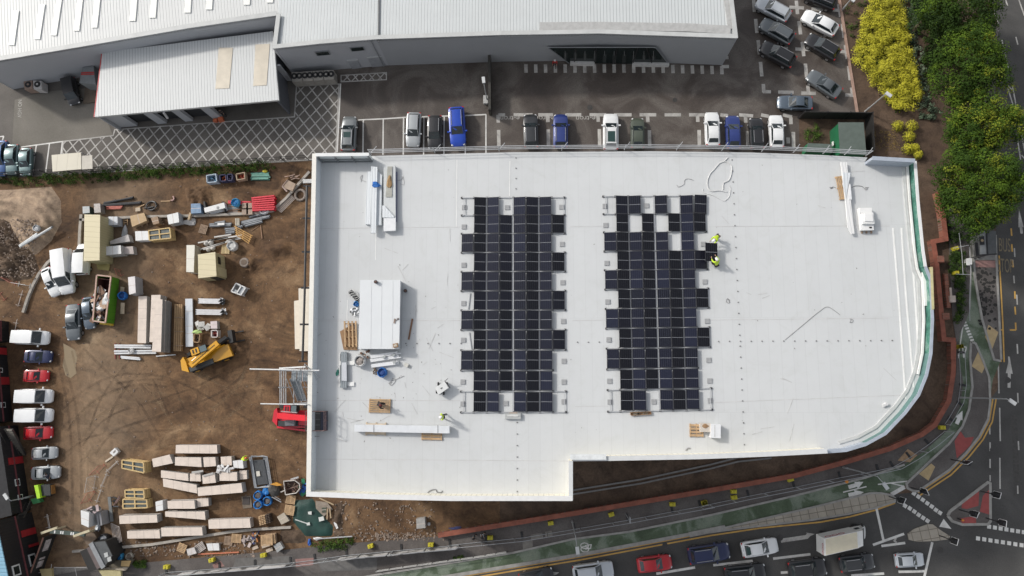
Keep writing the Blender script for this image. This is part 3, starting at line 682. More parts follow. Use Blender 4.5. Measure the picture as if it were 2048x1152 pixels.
for i in range(4):mb.box((tl.x+.5+i*(tlp.x-tl.x-.6)/3,y0-.02,ZR+.72),(.09,.16,1.4))
for z in(ZR+.1,ZR+.75):mb.bar((tl.x+.4,y0-.02,z),(tlp.x,y0-.02,z),.1,.08)
mb.build('sheeting_rail',M('rail_dark_grey',(.16,.17,.18),.5),nb)
parapet([P(1745,313,ZP),P(1830,318,ZP)],blue_gl,blue_gl,.3)
parapet([right_cap[0]+Vector((0,-.2,0))]+right_cap[1:4],green_net,M('white_coping',(.70,.70,.69),.5,.05),.2,ZQ)
parapet(right_cap[3:7],green_net,blue_gl,.2,ZQ);parapet(right_cap[6:12],M('teal_liner',(.10,.19,.18),.5,.15),blue_gl,.2,ZQ);parapet(right_cap[11:],blue_gl,blue_gl,.25,ZQ)
ledge=MB();ledge.ribbon(inset(right_cap[:13],.72),.26,ZR+.004,ZR+.10);ledge.build('upstand',M('upstand_grey',(.52,.53,.52),.6,.1),nb)
ledge=MB();ledge.ribbon(inset(right_cap[:8],.42),.16,ZR+.006,ZR+.22);ledge.build('upstand',membrane2,nb)
parapet(low_cap,cream,M('grey_coping',(.60,.61,.61),.5,.05),.34);parapet(notch,cream,MATS['grey_coping'],.3);parapet(bot,cream,MATS['white_coping'],.36)
mb=MB();p0,p1=P(1140,916,ZP),P(1212,916,ZP);mb.bar(p0+Vector((0,.1,.1)),p1+Vector((0,.1,.1)),.45,.25);mb.build('roll_of_membrane',M('pale_roll',(.66,.68,.68),.5),nb)
mb=MB();bx=W(T,[(1860,534),(1865,534),(1868,618),(1863,620)],ZQ);mb.prism(bx,ZR-2,ZQ+.05);mb.build('wall_bay',M('yellow_edge',(.50,.45,.25),.6),nb)
MB().prism(W(M_,[(492,697),(512,695),(530,880),(506,880)],ZR+.3),ZR+.01,ZR+.3).build('infill_panel',membrane2,nb)
# seam battens, fixings, stains on the roof
for line in([(1786,456),(1797,590),(1806,719),(1811,798)],[(1803,456),(1812,590),(1823,719),(1827,775)],[(1820,456),(1830,590),(1838,719)]):MB().ribbon(W(T,line,ZR),.14,ZR+.002,ZR+.03).build('roof_batten',membrane2,nb)
for x,y0,y1 in((914,320,455),(1020,322,392),(752,460,520),(695,600,640)):MB().ribbon(W(T,[(x,y0),(x-1,y1)],ZR),.06,ZR+.002,ZR+.012).build('roof_batten',membrane2,nb)
FIXM=M('fixing_dark',(.19,.19,.19),.6)
def fix(x,y):MB().tube(P(x,y,ZR),P(x,y,ZR)+Vector((0,0,.05)),.062,8).build('fixing',FIXM,nb)
for i in range(30):fix(1155+i*21.7,684.5-i*.12)
for i in range(27):fix(1464+i*.95,320+i*21.9)
for i in range(5):fix(1032,316+i*20.5)
for i in range(7):fix(1034.5,845+i*23)
for i in range(6):fix(812+i*22,687)
for x0,y0,x1,y1 in((632,457,920,454),(1140,453,1210,452),(1430,453,1780,452),(632,642,920,641),(640,801,920,801),(1000,921,1140,922),(1145,641,1210,640),(620,918,1000,921),(1420,640,1780,636),(1150,813,1215,812),(1430,805,1810,790)):MB().bar(P(x0,y0,ZR+.006),P(x1,y1,ZR+.006),.045,.012).build('roof_seam',M('seam_grey',(.52,.515,.51),.7,.12,1.2),nb)
dr=MB();rg=random.Random(5)
for i in range(170):
 x,y=(rg.gauss(820,130),rg.gauss(760,110))if i<110 else(rg.uniform(650,1800),rg.uniform(330,890))
 if 628<x<1800 and 330<y<890 and not(920<x<1135)and not(1200<x<1430)and not(700<x<812 and 550<y<705):
  r=rg.uniform(.02,.055);dr.box(P(x,y,ZR+.012),(r*rg.uniform(1,3),r,.02),rg.uniform(0,3))
for i in range(90):
 x,y=(rg.gauss(800,110),rg.gauss(740,130))if i<55 else(rg.uniform(1440,1780),rg.uniform(340,880))
 if i>70:continue
 if 632<x<1800 and 330<y<890 and not(900<x<1435)and not(700<x<812 and 550<y<705):dr.box(P(x,y,ZR+.01),(rg.uniform(.4,1.6),rg.uniform(.03,.07),.012),rg.uniform(0,3),mi=1)
dr.build('grit',[M('grit',(.22,.21,.20),.9),M('scuff',(.50,.50,.495),.9)],nb)['kind']='stuff'
# edge protection rails along the car-park side
gr=thing('guard_rail','thin white guard rail along the car park edge of the white roof','guard rail',(top_edge[2].x,top_edge[2].y,ZR),'roof edge protection')
tube_w=M('galvanised_tube',(.50,.51,.52),.4,.1,metal=.3)
ln=[p+Vector((0,.25,0))for p in top_edge]
for z in(.25,.65,1.05):MB().path([dn(p,ZR+z)for p in ln],.035,6).build('rail',tube_w,gr)
for i in range(12):
 t=i/11*(len(ln)-1.001);k=int(t);p=ln[k].lerp(ln[k+1],t-k)
 MB().tube(dn(p,ZR-.3),dn(p,ZR+1.1),.04).bar(dn(p,ZR+.1),dn(p,ZR+.1)+Vector((.55,.7,-.1)),.05,.05).build('post',tube_w,gr)
gl=thing('guard_rail','black tube guard rail running outside the left roof edge','guard rail',(P(610,560,ZR).x,P(610,560,ZR).y,ZR-1),'roof edge protection')
blk=M('black_steel',(.022,.022,.024),.4)
ln=[P(614,372,ZR-1),P(611.5,480,ZR-1),P(609,600,ZR-1),P(605,723,ZR-1)]
MB().path(ln,.11,8).build('rail',blk,gl)
for i in range(6):
 t=i/5*2.999;k=int(t);p=ln[k].lerp(ln[k+1],t-k);MB().bar(p+Vector((-.35,0,0)),p+Vector((.8,0,-.1)),.16,.16).build('bracket',blk,gl)
for y0,y1,lab in((586,700,'stack of cream wall panels standing below the left roof edge'),):
 ws=thing('wall_panel_stack',lab,'panel stack',P(600,640,0))
 for x0,ya,yb,z in((588,602,698,.5),(597,577,702,.9),(606,590,680,.7)):
  MB().prism(W(T,[(x0,ya),(x0+22,ya-4),(x0+22,yb),(x0+2,yb)],z),.05,z).build('panel',M('cream_panel',(.66,.60,.50),.6,.06),ws)
  # ---------------------------------------------------------------- site cabins at the left edge
blackc=M_rib('black_cabin_sheet',(.018,.018,.020),(.010,.010,.011),.3,0,.3,.5,0,.2,'Y')
redc=M('red_panel',(.33,.02,.025),.5,.15)
def cabin(label,base,z1,roofmat,depth,bands,wins,h0=0):
 b0,b1=P(*base[0]),P(*base[1]);d=(b1-b0);d.normalize();n=Vector((d.y,-d.x,0)) # n points away from the yard
 if n.x>0:n=-n
 c=thing('site_cabin',label,'cabin',dn((b0+b1)/2))
 MB().prism([b0,b1,b1+n*depth,b0+n*depth],h0+.02,z1,bottom=False).build('wall',blackc,c)
 MB().prism([b0-n*.08-d*.08,b1-n*.08+d*.08,b1+n*depth,b0+n*depth],z1,z1+.12).build('roof',roofmat,c)
 out=-n
 for t0,t1,za,zb in bands:
  MB().bar(dn(b0.lerp(b1,t0),(za+zb)/2)+out*.04,dn(b0.lerp(b1,t1),(za+zb)/2)+out*.04,.07,zb-za).build('door',redc,c)
 for t0,t1,za,zb in wins:
  o=MB().bar(dn(b0.lerp(b1,t0),(za+zb)/2)+out*.04,dn(b0.lerp(b1,t1),(za+zb)/2)+out*.04,.07,zb-za).build('window',M('white_frame',(.62,.62,.6),.5),c)
  e=(t1-t0)*.14;MB().bar(dn(b0.lerp(b1,t0+e),(za+zb)/2)+out*.07,dn(b0.lerp(b1,t1-e),(za+zb)/2)+out*.07,.05,(zb-za)*.7).build('pane',glass_d,o)
 MB().bar(dn(b0,z1*.5+.05)+out*.06,dn(b1,z1*.5+.05)+out*.06,.1,.16).build('floor_trim',M('maroon_rail',(.16,.05,.055),.5),c)
 return c
blue_roof=M_rib('blue_roof_sheet',(.22,.42,.55),(.12,.26,.36),.38,0,.35,.5,0,.1,'Y')
dark_roof=M('dark_roof_felt',(.020,.020,.022),.8,.3)
cabin('black site cabin with red doors behind the vans',[(13,692),(26,842)],2.9,dark_roof,6,[(.03,.12,.1,2.3),(.42,.52,.1,2.4)],[(.3,.36,1,1.7),(.75,.82,1,1.7)])
cabin('black site cabin with outside stair, red door in its middle',[(36,850),(62,1020)],2.9,dark_roof,6,[(.37,.45,.1,2.3)],[(.62,.70,1.1,1.8),(.80,.86,1.0,1.7),(.1,.16,1.0,1.7)])
cabin('two storey black site cabin under a ribbed pale blue roof',[(64,1024),(92,1150)],5.3,blue_roof,8,[(.24,.34,.1,2.3),(.48,.52,.1,1.6)],[(.70,.86,3.5,4.6),(.62,.8,1.0,2.0)])
cabin('low grey cabin roof at the edge beside the white van',[(18,643),(18.5,684)],2.6,M('pale_grey_roof',(.36,.38,.40),.6,.1),6,[],[])
def stair(label,p0,p1,wd=.9): # outside steel stair from the ground up to the upper floor
 a_,b_=p0,p1;s=thing('site_stair',label,'stair',dn(a_));d=(b_-a_);dp=Vector((d.x,d.y,0)).normalized();n=Vector((-dp.y,dp.x,0))
 dkm=M('dark_stair_steel',(.05,.045,.04),.6,.3)
 for k in(-1,1):MB().bar(a_+n*wd/2*k,b_+n*wd/2*k,.06,.22).build('stringer',dkm,s)
 tr=MB()
 for i in range(13):tr.box(a_+d*(i+.5)/13,(.26,wd,.04),math.atan2(dp.y,dp.x))
 tr.build('tread',M('worn_tread',(.16,.145,.12),.7,.3),s)
 for k in(-1,1):MB().bar(a_+n*wd/2*k+Vector((0,0,.95)),b_+n*wd/2*k+Vector((0,0,.95)),.04,.04).build('handrail',dkm,s)
stair('dark steel outside stair against the middle black cabin',P(45,910,0),P(17,858,2.7));stair('dark steel outside stair below the red cabin door',P(57,1002,0),P(22,1068,2.7))
# small green substation enclosure by the white roof
gk=thing('substation','green metal kiosk with grey green felt roof beside the car park','kiosk',P(1700,290,0))
gm=M('green_sheet',(.018,.135,.06),.5,.1);grf=M('green_grey_felt',(.10,.125,.11),.8,.12)
ks=W(D_,[(712,886),(886,886),(906,1112),(726,1102)],2.6)
MB().prism(ks,0,2.5,bottom=False).build('wall',gm,gk);MB().prism([p+(p-cen(ks)).normalized()*.1 for p in ks],2.5,2.62).build('roof',grf,gk)
MB().box(W1(D_,668,1035,1.3),(.08,.5,.35)).build('sign',M('white_sign',(.7,.7,.68),.5),gk)
g2=thing('substation','smaller flat green roofed box next to the tall green kiosk','kiosk',P(1640,295,0));k2=W(D_,[(490,1030),(662,1038),(664,1100),(478,1092)],1.6)
MB().prism(k2,0,1.5,bottom=False).build('wall',gm,g2);MB().prism(k2,1.5,1.6).build('roof',grf,g2)
def board_fence(label,pts,f,h,th,mat,step=2.4,cat='fence'):
 p=W(f,pts);t=thing('fence',label,cat,dn(p[0]))
 mb=MB();mb.ribbon(p,th,.05,h);mb.build('boards',mat,t)
 for a_,b_ in zip(p,p[1:]):
  k=max(1,int((b_-a_).length/step))
  for i in range(k):MB().box(dn(a_.lerp(b_,i/k),h/2+.05),(.14,.14,h+.1)).build('post',blk,t)
 return t
blackb=M('black_boards',(.018,.017,.016),.7,.3)
board_fence('black board fence around the green kiosks',[(424,852),(900,858),(912,1120)],D_,2.0,.1,blackb)
board_fence('black board screen across the car park beside the showroom',[(1410,385),(1412,560),(1412,740)],B_,1.9,.3,M('dark_screen',(.045,.042,.036),.7,.3),3)
# railings fence between the lot and the yard
def rail_fence(label,pts,f,h,mat,step,cat='fence',rails=(.3,1.0,1.7),r=.03,infill=True):
 p=W(f,pts);t=thing('fence',label,cat,dn(p[0]))
 for z in rails:
  if z<=h:MB().path([dn(q,z)for q in p],r,5).build('rail',mat,t)
 L=[0]
 for a_,b_ in zip(p,p[1:]):L.append(L[-1]+(b_-a_).length)
 def at(s):
  for i in range(len(p)-1):
   if s<=L[i+1]or i==len(p)-2:return p[i].lerp(p[i+1],(s-L[i])/(L[i+1]-L[i]))
 k=max(1,int(L[-1]/step))
 for i in range(k+1):MB().box(dn(at(L[-1]*i/k),h/2),(.08,.08,h)).build('post',mat,t)
 if infill:
  mb=MB()
  for i in range(int(L[-1]/.22)):q=at(i*.22);mb.box(dn(q,h/2+.05),(.025,.025,h-.1))
  mb.build('bars',mat,t)
 return t
rail_fence('dark metal railing fence between the service yard and the muddy yard',[(-40,357),(100,349),(200,344),(330,337),(470,329),(618,320)],T,1.9,blk,2.8)
# ================================================================== VEHICLES
tyre=M('tyre_rubber',(.015,.015,.016),.8,.2)
alloy=M('alloy_wheel',(.42,.42,.43),.35,.1,metal=.6)
carglass=M('car_glass',(.020,.028,.032),.06,.2,1,coat=.5)
lampm=M('lamp_lens',(.62,.63,.64),.15,.05)
tailm=M('tail_lens',(.38,.02,.02),.2,.1)
blk_pl=M('black_plastic',(.02,.02,.021),.6,.2)
def paint(name,col,metal=.0,rough=.32):return M('paint_'+name,col,rough,.04,1,metal=metal,coat=.6)
PAINT=dict(white=paint('white',(.76,.77,.77)),silver=paint('silver',(.40,.42,.43),.3),palesilver=paint('pale_silver',(.52,.55,.58),.2),grey=paint('grey',(.13,.145,.155),.3),midgrey=paint('mid_grey',(.20,.215,.22),.3),
black=paint('black',(.018,.018,.020)),dark=paint('charcoal',(.040,.042,.045),.2),blue=paint('bright_blue',(.012,.06,.42),.1),navy=paint('navy',(.020,.028,.085),.2),midblue=paint('mid_blue',(.03,.05,.20),.2),
green=paint('grey_green',(.085,.10,.075),.2),red=paint('red',(.46,.012,.02)),teal=paint('teal_grey',(.13,.20,.205),.3),slate=paint('slate_blue',(.10,.13,.165),.3),steel=paint('steel_blue',(.05,.11,.27),.2))
def loft(mb,st,mi=0):
 """st: (x, half width, z bottom, z shoulder, z top); rings closed at both ends"""
 rings=[]
 for x,w_,zb,zs,zt in st:
  r=[(x,-w_*.86,zb),(x,-w_*.99,zb+(zs-zb)*.35),(x,-w_,zb+(zs-zb)*.7),(x,-w_*.955,zs),(x,-w_*.80,zs+(zt-zs)*.72),(x,-w_*.4,zt),(x,0,zt+.012)]
  r+=[(a,-b,c)for a,b,c in reversed(r[:-1])];rings.append(r)
 n=len(rings[0]);o=len(mb.v);vs=[v for r in rings for v in r];fs=[]
 for i in range(len(rings)-1):
  for j in range(n):a=i*n+j;b=i*n+(j+1)%n;fs.append([a,b,b+n,a+n])
 fs.append(list(range(n-1,-1,-1)));k=(len(rings)-1)*n;fs.append([k+j for j in range(n)])
 mb.add(vs,fs,mi)
 # body stations from the tail to the nose of a 4.6 x 1.88 m car
SPEC={
'suv':dict(H=1.62,st=[(-2.30,.74,.52,.86,.95),(-2.22,.88,.36,.98,1.06),(-1.9,.935,.26,1.02,1.10),(-.8,.94,.24,1.02,1.10),(.6,.94,.24,1.00,1.08),(1.1,.93,.25,.97,1.06),(1.7,.91,.28,.91,1.01),(2.08,.83,.36,.80,.90),(2.26,.66,.44,.66,.74)],
gl=[(-2.12,.74,1.06),(-1.72,.64,1.60),(.20,.64,1.62),(.98,.74,1.06)]),
'hatch':dict(H=1.48,st=[(-2.30,.72,.50,.80,.88),(-2.2,.86,.34,.90,.98),(-1.8,.92,.24,.95,1.01),(-.8,.935,.22,.95,1.0),(.6,.93,.22,.93,.98),(1.1,.92,.23,.90,.97),(1.7,.89,.26,.84,.91),(2.08,.80,.32,.72,.80),(2.26,.62,.40,.58,.64)],
gl=[(-2.10,.72,.98),(-1.45,.60,1.45),(.05,.60,1.48),(.98,.72,.98)]),
'saloon':dict(H=1.42,st=[(-2.30,.70,.48,.80,.88),(-2.2,.85,.34,.88,.96),(-1.75,.91,.24,.92,.98),(-.8,.935,.22,.94,.99),(.6,.93,.22,.92,.97),(1.1,.92,.23,.88,.95),(1.7,.88,.26,.82,.88),(2.08,.80,.32,.70,.77),(2.26,.62,.38,.56,.62)],
gl=[(-1.72,.70,.96),(-.95,.58,1.39),(.0,.59,1.42),(.90,.71,.96)]),
'van':dict(H=1.95,st=[(-2.30,.90,.42,1.00,1.12),(-2.26,.93,.34,1.08,1.15),(-1.5,.95,.28,1.08,1.15),(0,.95,.28,1.08,1.15),(1.0,.94,.28,1.06,1.13),(1.45,.92,.30,1.02,1.10),(1.9,.89,.34,.92,1.0),(2.16,.80,.40,.78,.86),(2.28,.66,.46,.66,.72)],
gl=[(-2.27,.88,1.12),(-2.20,.80,1.93),(.70,.78,1.95),(1.50,.82,1.08)]),
}
PROTO={}
def car_proto(kind):
 if kind in PROTO:return PROTO[kind]
 sp=SPEC[kind];rt=thing('car' if kind!='van' else 'van','x','car',(0,0,0))
 mb=MB();loft(mb,sp['st'])
 (x0,w0,z0),(x1,w1,z1),(x2,w2,z2),(x3,w3,z3)=sp['gl']
 # greenhouse: pillars and roof skin in body colour
 def ring(x,w_,z):return[(x,-w_,z),(x,-w_*.55,z+(.035 if z>1.3 else 0)),(x,0,z+(.05 if z>1.3 else 0)),(x,w_*.55,z+(.035 if z>1.3 else 0)),(x,w_,z)]
 xm=(x1+x2)/2;rs=[ring(x0,w0,z0),ring(x1,w1,z1-.02),ring(xm,max(w1,w2)*1.02,(z1+z2)/2+.01),ring(x2,w2,z2-.02),ring(x3,w3,z3)]
 fs=[]
 for i in range(4):
  for j in range(4):a=i*5+j;fs.append([a,a+5,a+6,a+1][::-1])
 base=[(x0,-w0,z0),(x3,-w3,z3),(x3,w3,z3),(x0,w0,z0)]
 vs=[v for r in rs for v in r]
 fs.append([0,5,10,15,20]);fs.append([24,19,14,9,4]);mb.add(vs,fs,0)
 mb.build('body',[PAINT['white']],rt,smooth='auto')
 def pl(name,q,k=.012): # thin glazed panel set just proud of the greenhouse
  q=[Vector(v)for v in q];n=(q[1]-q[0]).cross(q[2]-q[0]).normalized();c=cen(q)
  if n.dot(c-Vector((xm,0,1.0)))<0:q.reverse();n=-n
  o=[v+n*k for v in q];m_=len(q)
  return MB().add(o+q,[list(range(m_))]+[[i,m_+i,m_+(i+1)%m_,(i+1)%m_]for i in range(m_)]).build(name,carglass,rt)
 def lerp(a,b,t):return tuple(p+(q-p)*t for p,q in zip(a,b))
 # windscreen and rear window
 a0,a1=(x3,w3,z3),(x2,w2,z2-.02);f0,f1=lerp(a0,a1,.04),lerp(a0,a1,.94)
 pl('windscreen',[(f0[0],-f0[1]*.92,f0[2]),(f0[0],f0[1]*.92,f0[2]),(f1[0],f1[1]*.55,f1[2]+.035),(f1[0],-f1[1]*.55,f1[2]+.035)][:2]+[(f1[0],f1[1]*.92,f1[2]),(f1[0],0,f1[2]+.045),(f1[0],-f1[1]*.92,f1[2])],.02)
 a0,a1=(x0,w0,z0),(x1,w1,z1-.02);f0,f1=lerp(a0,a1,.25),lerp(a0,a1,.92)
 pl('rear_window',[(f0[0],-f0[1]*.86,f0[2]),(f0[0],f0[1]*.86,f0[2]),(f1[0],f1[1]*.88,f1[2]),(f1[0],0,f1[2]+.045),(f1[0],-f1[1]*.88,f1[2])],.02)
 for s in(-1,1):
  t0,t1=.14,.86
  xa,xb=(x0+.12,x3-.16)if kind!='van' else(.25,x3-.12)
  xc,xd=(x1+.06,x2-.04)if kind!='van' else(.25,x2-.04)
  wl_=w0+(w1-w0)*t0;wh_=w1+(w0-w1)*(1-t1)
  pl('side_window',[(xa+.1,s*(w0*1.0-(w0-w1)*t0),z0+(z1-z0)*t0),(xb-.08,s*(w3-(w3-w2)*t0),z3+(z2-z3)*t0),(xd+.03,s*(w2+(w3-w2)*(1-t1)),z3+(z2-z3)*t1),(xc-.0,s*(w1+(w0-w1)*(1-t1)),z0+(z1-z0)*t1)],.025)
 zw=.34
 for x in(-1.42,1.42):
  for s in(-1,1):
   mb=MB();y=s*.80;mb.tube((x,y-.11,zw),(x,y+.11,zw),zw,14,mi=0);wh_=mb.build('wheel',tyre,rt);MB().tube((x,y+s*.112,zw),(x,y+s*.118,zw),zw*.62,10).build('rim',alloy,wh_)
 nz=sp['st'][-2]
 for s in(-1,1):
  MB().blob((nz[0]-.02,s*nz[1]*.80,nz[3]-.02),.2,1.0,.9,.5,1,0).build('headlight',lampm,rt,smooth=True)
  MB().box((sp['st'][1][0]+.02,s*sp['st'][1][1]*.84,sp['st'][1][3]-.02),(.14,.26,.16)).build('tail_light',tailm,rt)
  MB().box((x3-.32,s*(w3+.27),z3+.06),(.16,.26,.16)).build('wing_mirror',PAINT['white'],rt)
  if kind in('suv',):MB().bar((x1+.1,s*w1*.90,z1+.05),(x2-.1,s*w2*.90,z2+.05),.05,.05).build('roof_rail',alloy,rt)
 for o in kids(rt):
  if o.name.split('.')[0]in('body','wing_mirror'):o.material_slots[0].link='OBJECT';o.material_slots[0].material=PAINT['white']
 learn(rt);PROTO[kind]=rt;rt['used']=0
 return rt
def car(kind,label,f,x,y,ang,Lpx,col,cat='car',wk=1.0,group='parked cars',glassroof=None,lk=1.0):
 """centre pixel, heading in degrees counter-clockwise from image right, length in photo pixels"""
 p0=car_proto(kind);px,py=f(x,y);u=(math.cos(R(ang)),-math.sin(R(ang)))
 a=P(px-u[0]*Lpx/2,py-u[1]*Lpx/2,.7);b=P(px+u[0]*Lpx/2,py+u[1]*Lpx/2,.7)
 L=(b-a).length*lk;s=L/4.58;first=not p0['used']
 o=p0 if first else copy_tree(p0);p0['used']=1
 c=(a+b)/2;o.location=(c.x,c.y,.012);d=b-a;o.rotation_euler=(0,0,math.atan2(d.y,d.x))
 o.scale=(s,(.35+.65*s)*wk,(.3+.7*s));tag(o,label,cat,group)
 if 'used' in o and not first:del o['used']
 for k in(CH.get(p0.name,())if first else[c_ for c_ in o.children]):
  if k.name.split('.')[0]in('body','wing_mirror'):k.material_slots[0].link='OBJECT';k.material_slots[0].material=PAINT[col]
 if glassroof:
  sp=SPEC[kind]['gl'];MB().box(((sp[1][0]+sp[2][0])/2+glassroof[0],0,max(sp[1][2],sp[2][2])+.045),(glassroof[1],.86,.02)).build('glass_roof',M('tinted_roof_glass',(.02,.05,.045),.08,.1,coat=.5),None).parent=o
 return o
g1='cars parked beside the dealership'
car('suv','silver grey car with dark sunroof parked beside the hatched area',B_,507,857,87,70,'midgrey',group=g1,glassroof=(.3,.7))
car('suv','silver grey car parked nose towards the white roof, left of the black one',B_,920,833,-93,68,'silver',group=g1)
car('suv','black car parked between the silver grey and bright blue cars',B_,1056,850,-91,67,'black',group=g1)
car('suv','bright blue car in the bay just left of the black screen',B_,1200,815,-87,78,'blue',group=g1)
car('suv','charcoal car parked beside the faded bay lettering near the black screen',B_,1669,840,92,68,'dark',group=g1)
car('suv','mid blue car parked just right of the charcoal one',B_,1860,840,90,68,'midblue',group=g1)
car('suv','white car with green tinted glass roof in the middle of the bays',C_,708,845,90,73,'white',group=g1,glassroof=(-.15,1.3))
car('hatch','grey green car parked right of the white glass roofed one',C_,880,852,90,62,'green',group=g1)
car('hatch','white car parked left of the navy one in the row of four',C_,1358,825,92,68,'white',group=g1)
car('hatch','navy car between the white and the black cars in the row of four',C_,1491,845,92,67,'midblue',group=g1)
car('suv','small black car third in the row of four by the kiosks',C_,1640,853,93,62,'black',group=g1)
car('hatch','white car at the end of the row of four beside the kiosks',C_,1768,840,92,66,'white',group=g1)
car('saloon','slate grey estate car standing crossways near the green kiosks',C_,1887,658,178,70,'slate',group=g1)
car('suv','pale silver car slanted in the top bay right of the warehouse',D_,235,68,152,72,'palesilver',group=g1)
car('suv','grey car slanted between the pale silver and black ones',D_,262,226,150,72,'grey',group=g1)
car('suv','black car slanted below the grey one in the left column of bays',D_,267,392,151,74,'black',group=g1)
car('hatch','white car slanted in the right column of bays',D_,573,165,152,75,'white',group=g1)
car('suv','black car slanted below the white one in the right column',D_,590,338,149,72,'black',group=g1)
car('saloon','dark grey saloon slanted at the lower end of the right column',D_,603,605,146,74,'grey',group=g1)
car('suv','black car cut by the top edge right of the warehouse',D_,575,-8,158,68,'black',group=g1)
g2='cars parked in the service yard corner'
car('hatch','bright blue car at the left edge beside two teal grey cars',A_,2,1015,-94,70,'steel',group=g2)
car('hatch','teal grey car between the blue car and another teal grey one',A_,76,1022,-94,60,'teal',group=g2)
car('hatch','teal grey car parked nearest the pale shelter roof',A_,163,1035,-93,54,'teal',group=g2)
car('van','black van with ribbed load bed in the shade of the warehouse',A_,462,588,-78,50,'black','van',group=g2)
g3='cars and vans parked on the muddy yard'
car('van','tall white panel van, larger of the two vans by the beige hut',X_,806,270,-84,87,'white','van',.88,g3)
car('van','white panel van half hidden beside the beige hut',Y_,245,870,87,62,'white','van',.95,g3)
car('hatch','small white car parked at an angle beside the tall white van',X_,618,388,-70,59,'white',group=g3,wk=.84)
car('saloon','dark grey saloon parked in front of the green skip',X_,893,878,-90,72,'grey',group=g3)
car('hatch','mid grey small car tucked against the green skip',X_,1080,765,-87,64,'slate',group=g3,wk=.85)
car('van','white van with blue bonnet at the top of the parked row',G_,210,368,-2,65,'white','van',group=g3)
car('saloon','navy car in the row below the top white van',G_,242,490,-1,54,'navy',group=g3)
car('saloon','red saloon in the row between the navy car and a white van',G_,227,614,0,49,'red',group=g3)
car('van','white van in the row directly below the red saloon',G_,232,744,0,65,'white','van',group=g3)
car('van','white van in the row directly above the red pickup',G_,232,866,0,65,'white','van',group=g3)
car('hatch','red car in the row below the two white vans',G_,242,978,2,56,'red',group=g3)
car('hatch','silver car with dark rear glass, second from the bottom of the row',G_,282,1108,3,50,'silver',group=g3)
car('saloon','silver car at the bottom of the row, person leaning on its bonnet',H_,357,337,3,56,'silver',group=g3)
g4='cars queueing on the road'
car('suv','pale silver car at the bottom edge of the queue, left of the red one',J_,1128,1112,8,82,'palesilver',group=g4)
car('hatch','red car queueing on the road',J_,1612,1052,7,70,'red',group=g4)
car('suv','dark blue car queueing between the red and white cars',J_,2038,968,8,84,'navy',group=g4)
car('hatch','white car queueing behind the box truck',K_,472,925,9,74,'white',group=g4,glassroof=(-.95,.5))
car('suv','black car cut by the bottom edge below the white one',K_,355,1128,6,84,'black',group=g4)
car('suv','large black car beside the box truck',K_,845,1090,7,77,'black',group=g4,wk=1.08)
car('suv','black taxi like car between the large black car and the small silver one',K_,1235,1045,7,71,'dark',group=g4)
car('hatch','small silver car first at the stop line',K_,1655,1025,3,59,'palesilver',group=g4)
car('hatch','black car roof just showing at the bottom edge of the road',J_,680,1160,12,70,'black',group=g4)
# ---- box truck
tf=fr(1610,1030,11.52)
top=W(tf,[(445,543),(1225,375),(1245,760),(455,942)],3.05)
tk=thing('box_truck','white delivery box truck with cream roof and red letters','truck',dn(cen(top)),group=None)
bodyw=M('truck_white',(.72,.72,.70),.4,.05)
MB().prism(top,.85,3.05).build('box_body',bodyw,tk)
ctr=cen(top);ins=[ctr+(p-ctr)*.93 for p in top];MB().prism([Vector((p.x,p.y,0))for p in ins],3.05,3.07,bottom=False).build('roof_panel',M('cream_grp_roof',(.60,.55,.42),.5,.06),tk)
dv=(top[1]-top[0]).normalized();nv=(top[0]-top[3]).normalized()
cabb=cen([top[1],top[2]]);wdt=(top[1]-top[2]).length
def tp(fx,fy,z):return Vector((cabb.x,cabb.y,0))+dv*fx+nv*fy*wdt/2+Vector((0,0,z))
mb=MB();mb.add([tp(.02,-.98,3.0),tp(.02,.98,3.0),tp(.55,.92,2.9),tp(.55,-.92,2.9),tp(.8,.9,2.2),tp(.8,-.9,2.2),tp(.02,.98,2.2),tp(.02,-.98,2.2)],[[0,3,2,1],[3,5,4,2],[1,2,4,6],[0,7,5,3]]);mb.build('wind_deflector',bodyw,tk)
mb=MB();st=[tp(.05,s,z)for s,z in()]
cabm=[(.05,.93,.5,1.3,2.2),(.75,.93,.5,1.35,2.2),(1.25,.91,.5,1.25,1.45),(1.62,.82,.5,1.0,1.15),(1.78,.6,.55,.8,.9)]
t2=MB();loft(t2,[(x,w_*wdt/2,zb,zs,zt)for x,w_,zb,zs,zt in cabm])
for v in t2.v:v.xyz=Vector((cabb.x,cabb.y,0))+dv*v.x+nv*v.y+Vector((0,0,v.z))
t2.build('cab',bodyw,tk,smooth='auto')
q=[tp(.82,-.82,2.12),tp(1.24,-.80,1.50),tp(1.24,.80,1.50),tp(.82,.82,2.12)];MB().prism([Vector((v.x,v.y,0))for v in q],0,.01);MB().poly([v+Vector((0,0,.06))+dv*.04 for v in q]).build('windscreen',carglass,tk)
for s in(-1,1):
 MB().box(tp(1.15,s*1.12,1.5),(.15,.3,.35),math.atan2(dv.y,dv.x)).build('wing_mirror',blk_pl,tk)
 MB().bar(tp(.2,s*.94,1.65),tp(.72,s*.94,1.65),.02,.5).build('side_window',carglass,tk)
 for fx in(.95,-2.6):
  w0=tp(fx,s*.82,.42);MB().tube(w0-nv*.14,w0+nv*.14,.42,14).build('wheel',tyre,tk)
def decal(txt,par,loc,ax,up,size,mat,name='lettering',sx=1):
 cu=bpy.data.curves.new(name,'FONT');cu.body=txt;cu.size=size;cu.align_x='CENTER';cu.align_y='CENTER';cu.extrude=.004
 o=text_mesh(name,cu,mat);z=ax.cross(up).normalized();m=Matrix((ax.normalized()*sx,up.normalized(),z)).transposed().to_4x4()
 pl_=Vector((0,0,0));k=par
 while k is not None:pl_=pl_+k.location;k=k.parent
 m.translation=Vector(loc)-pl_;o.parent=par;o.matrix_local=m;return o
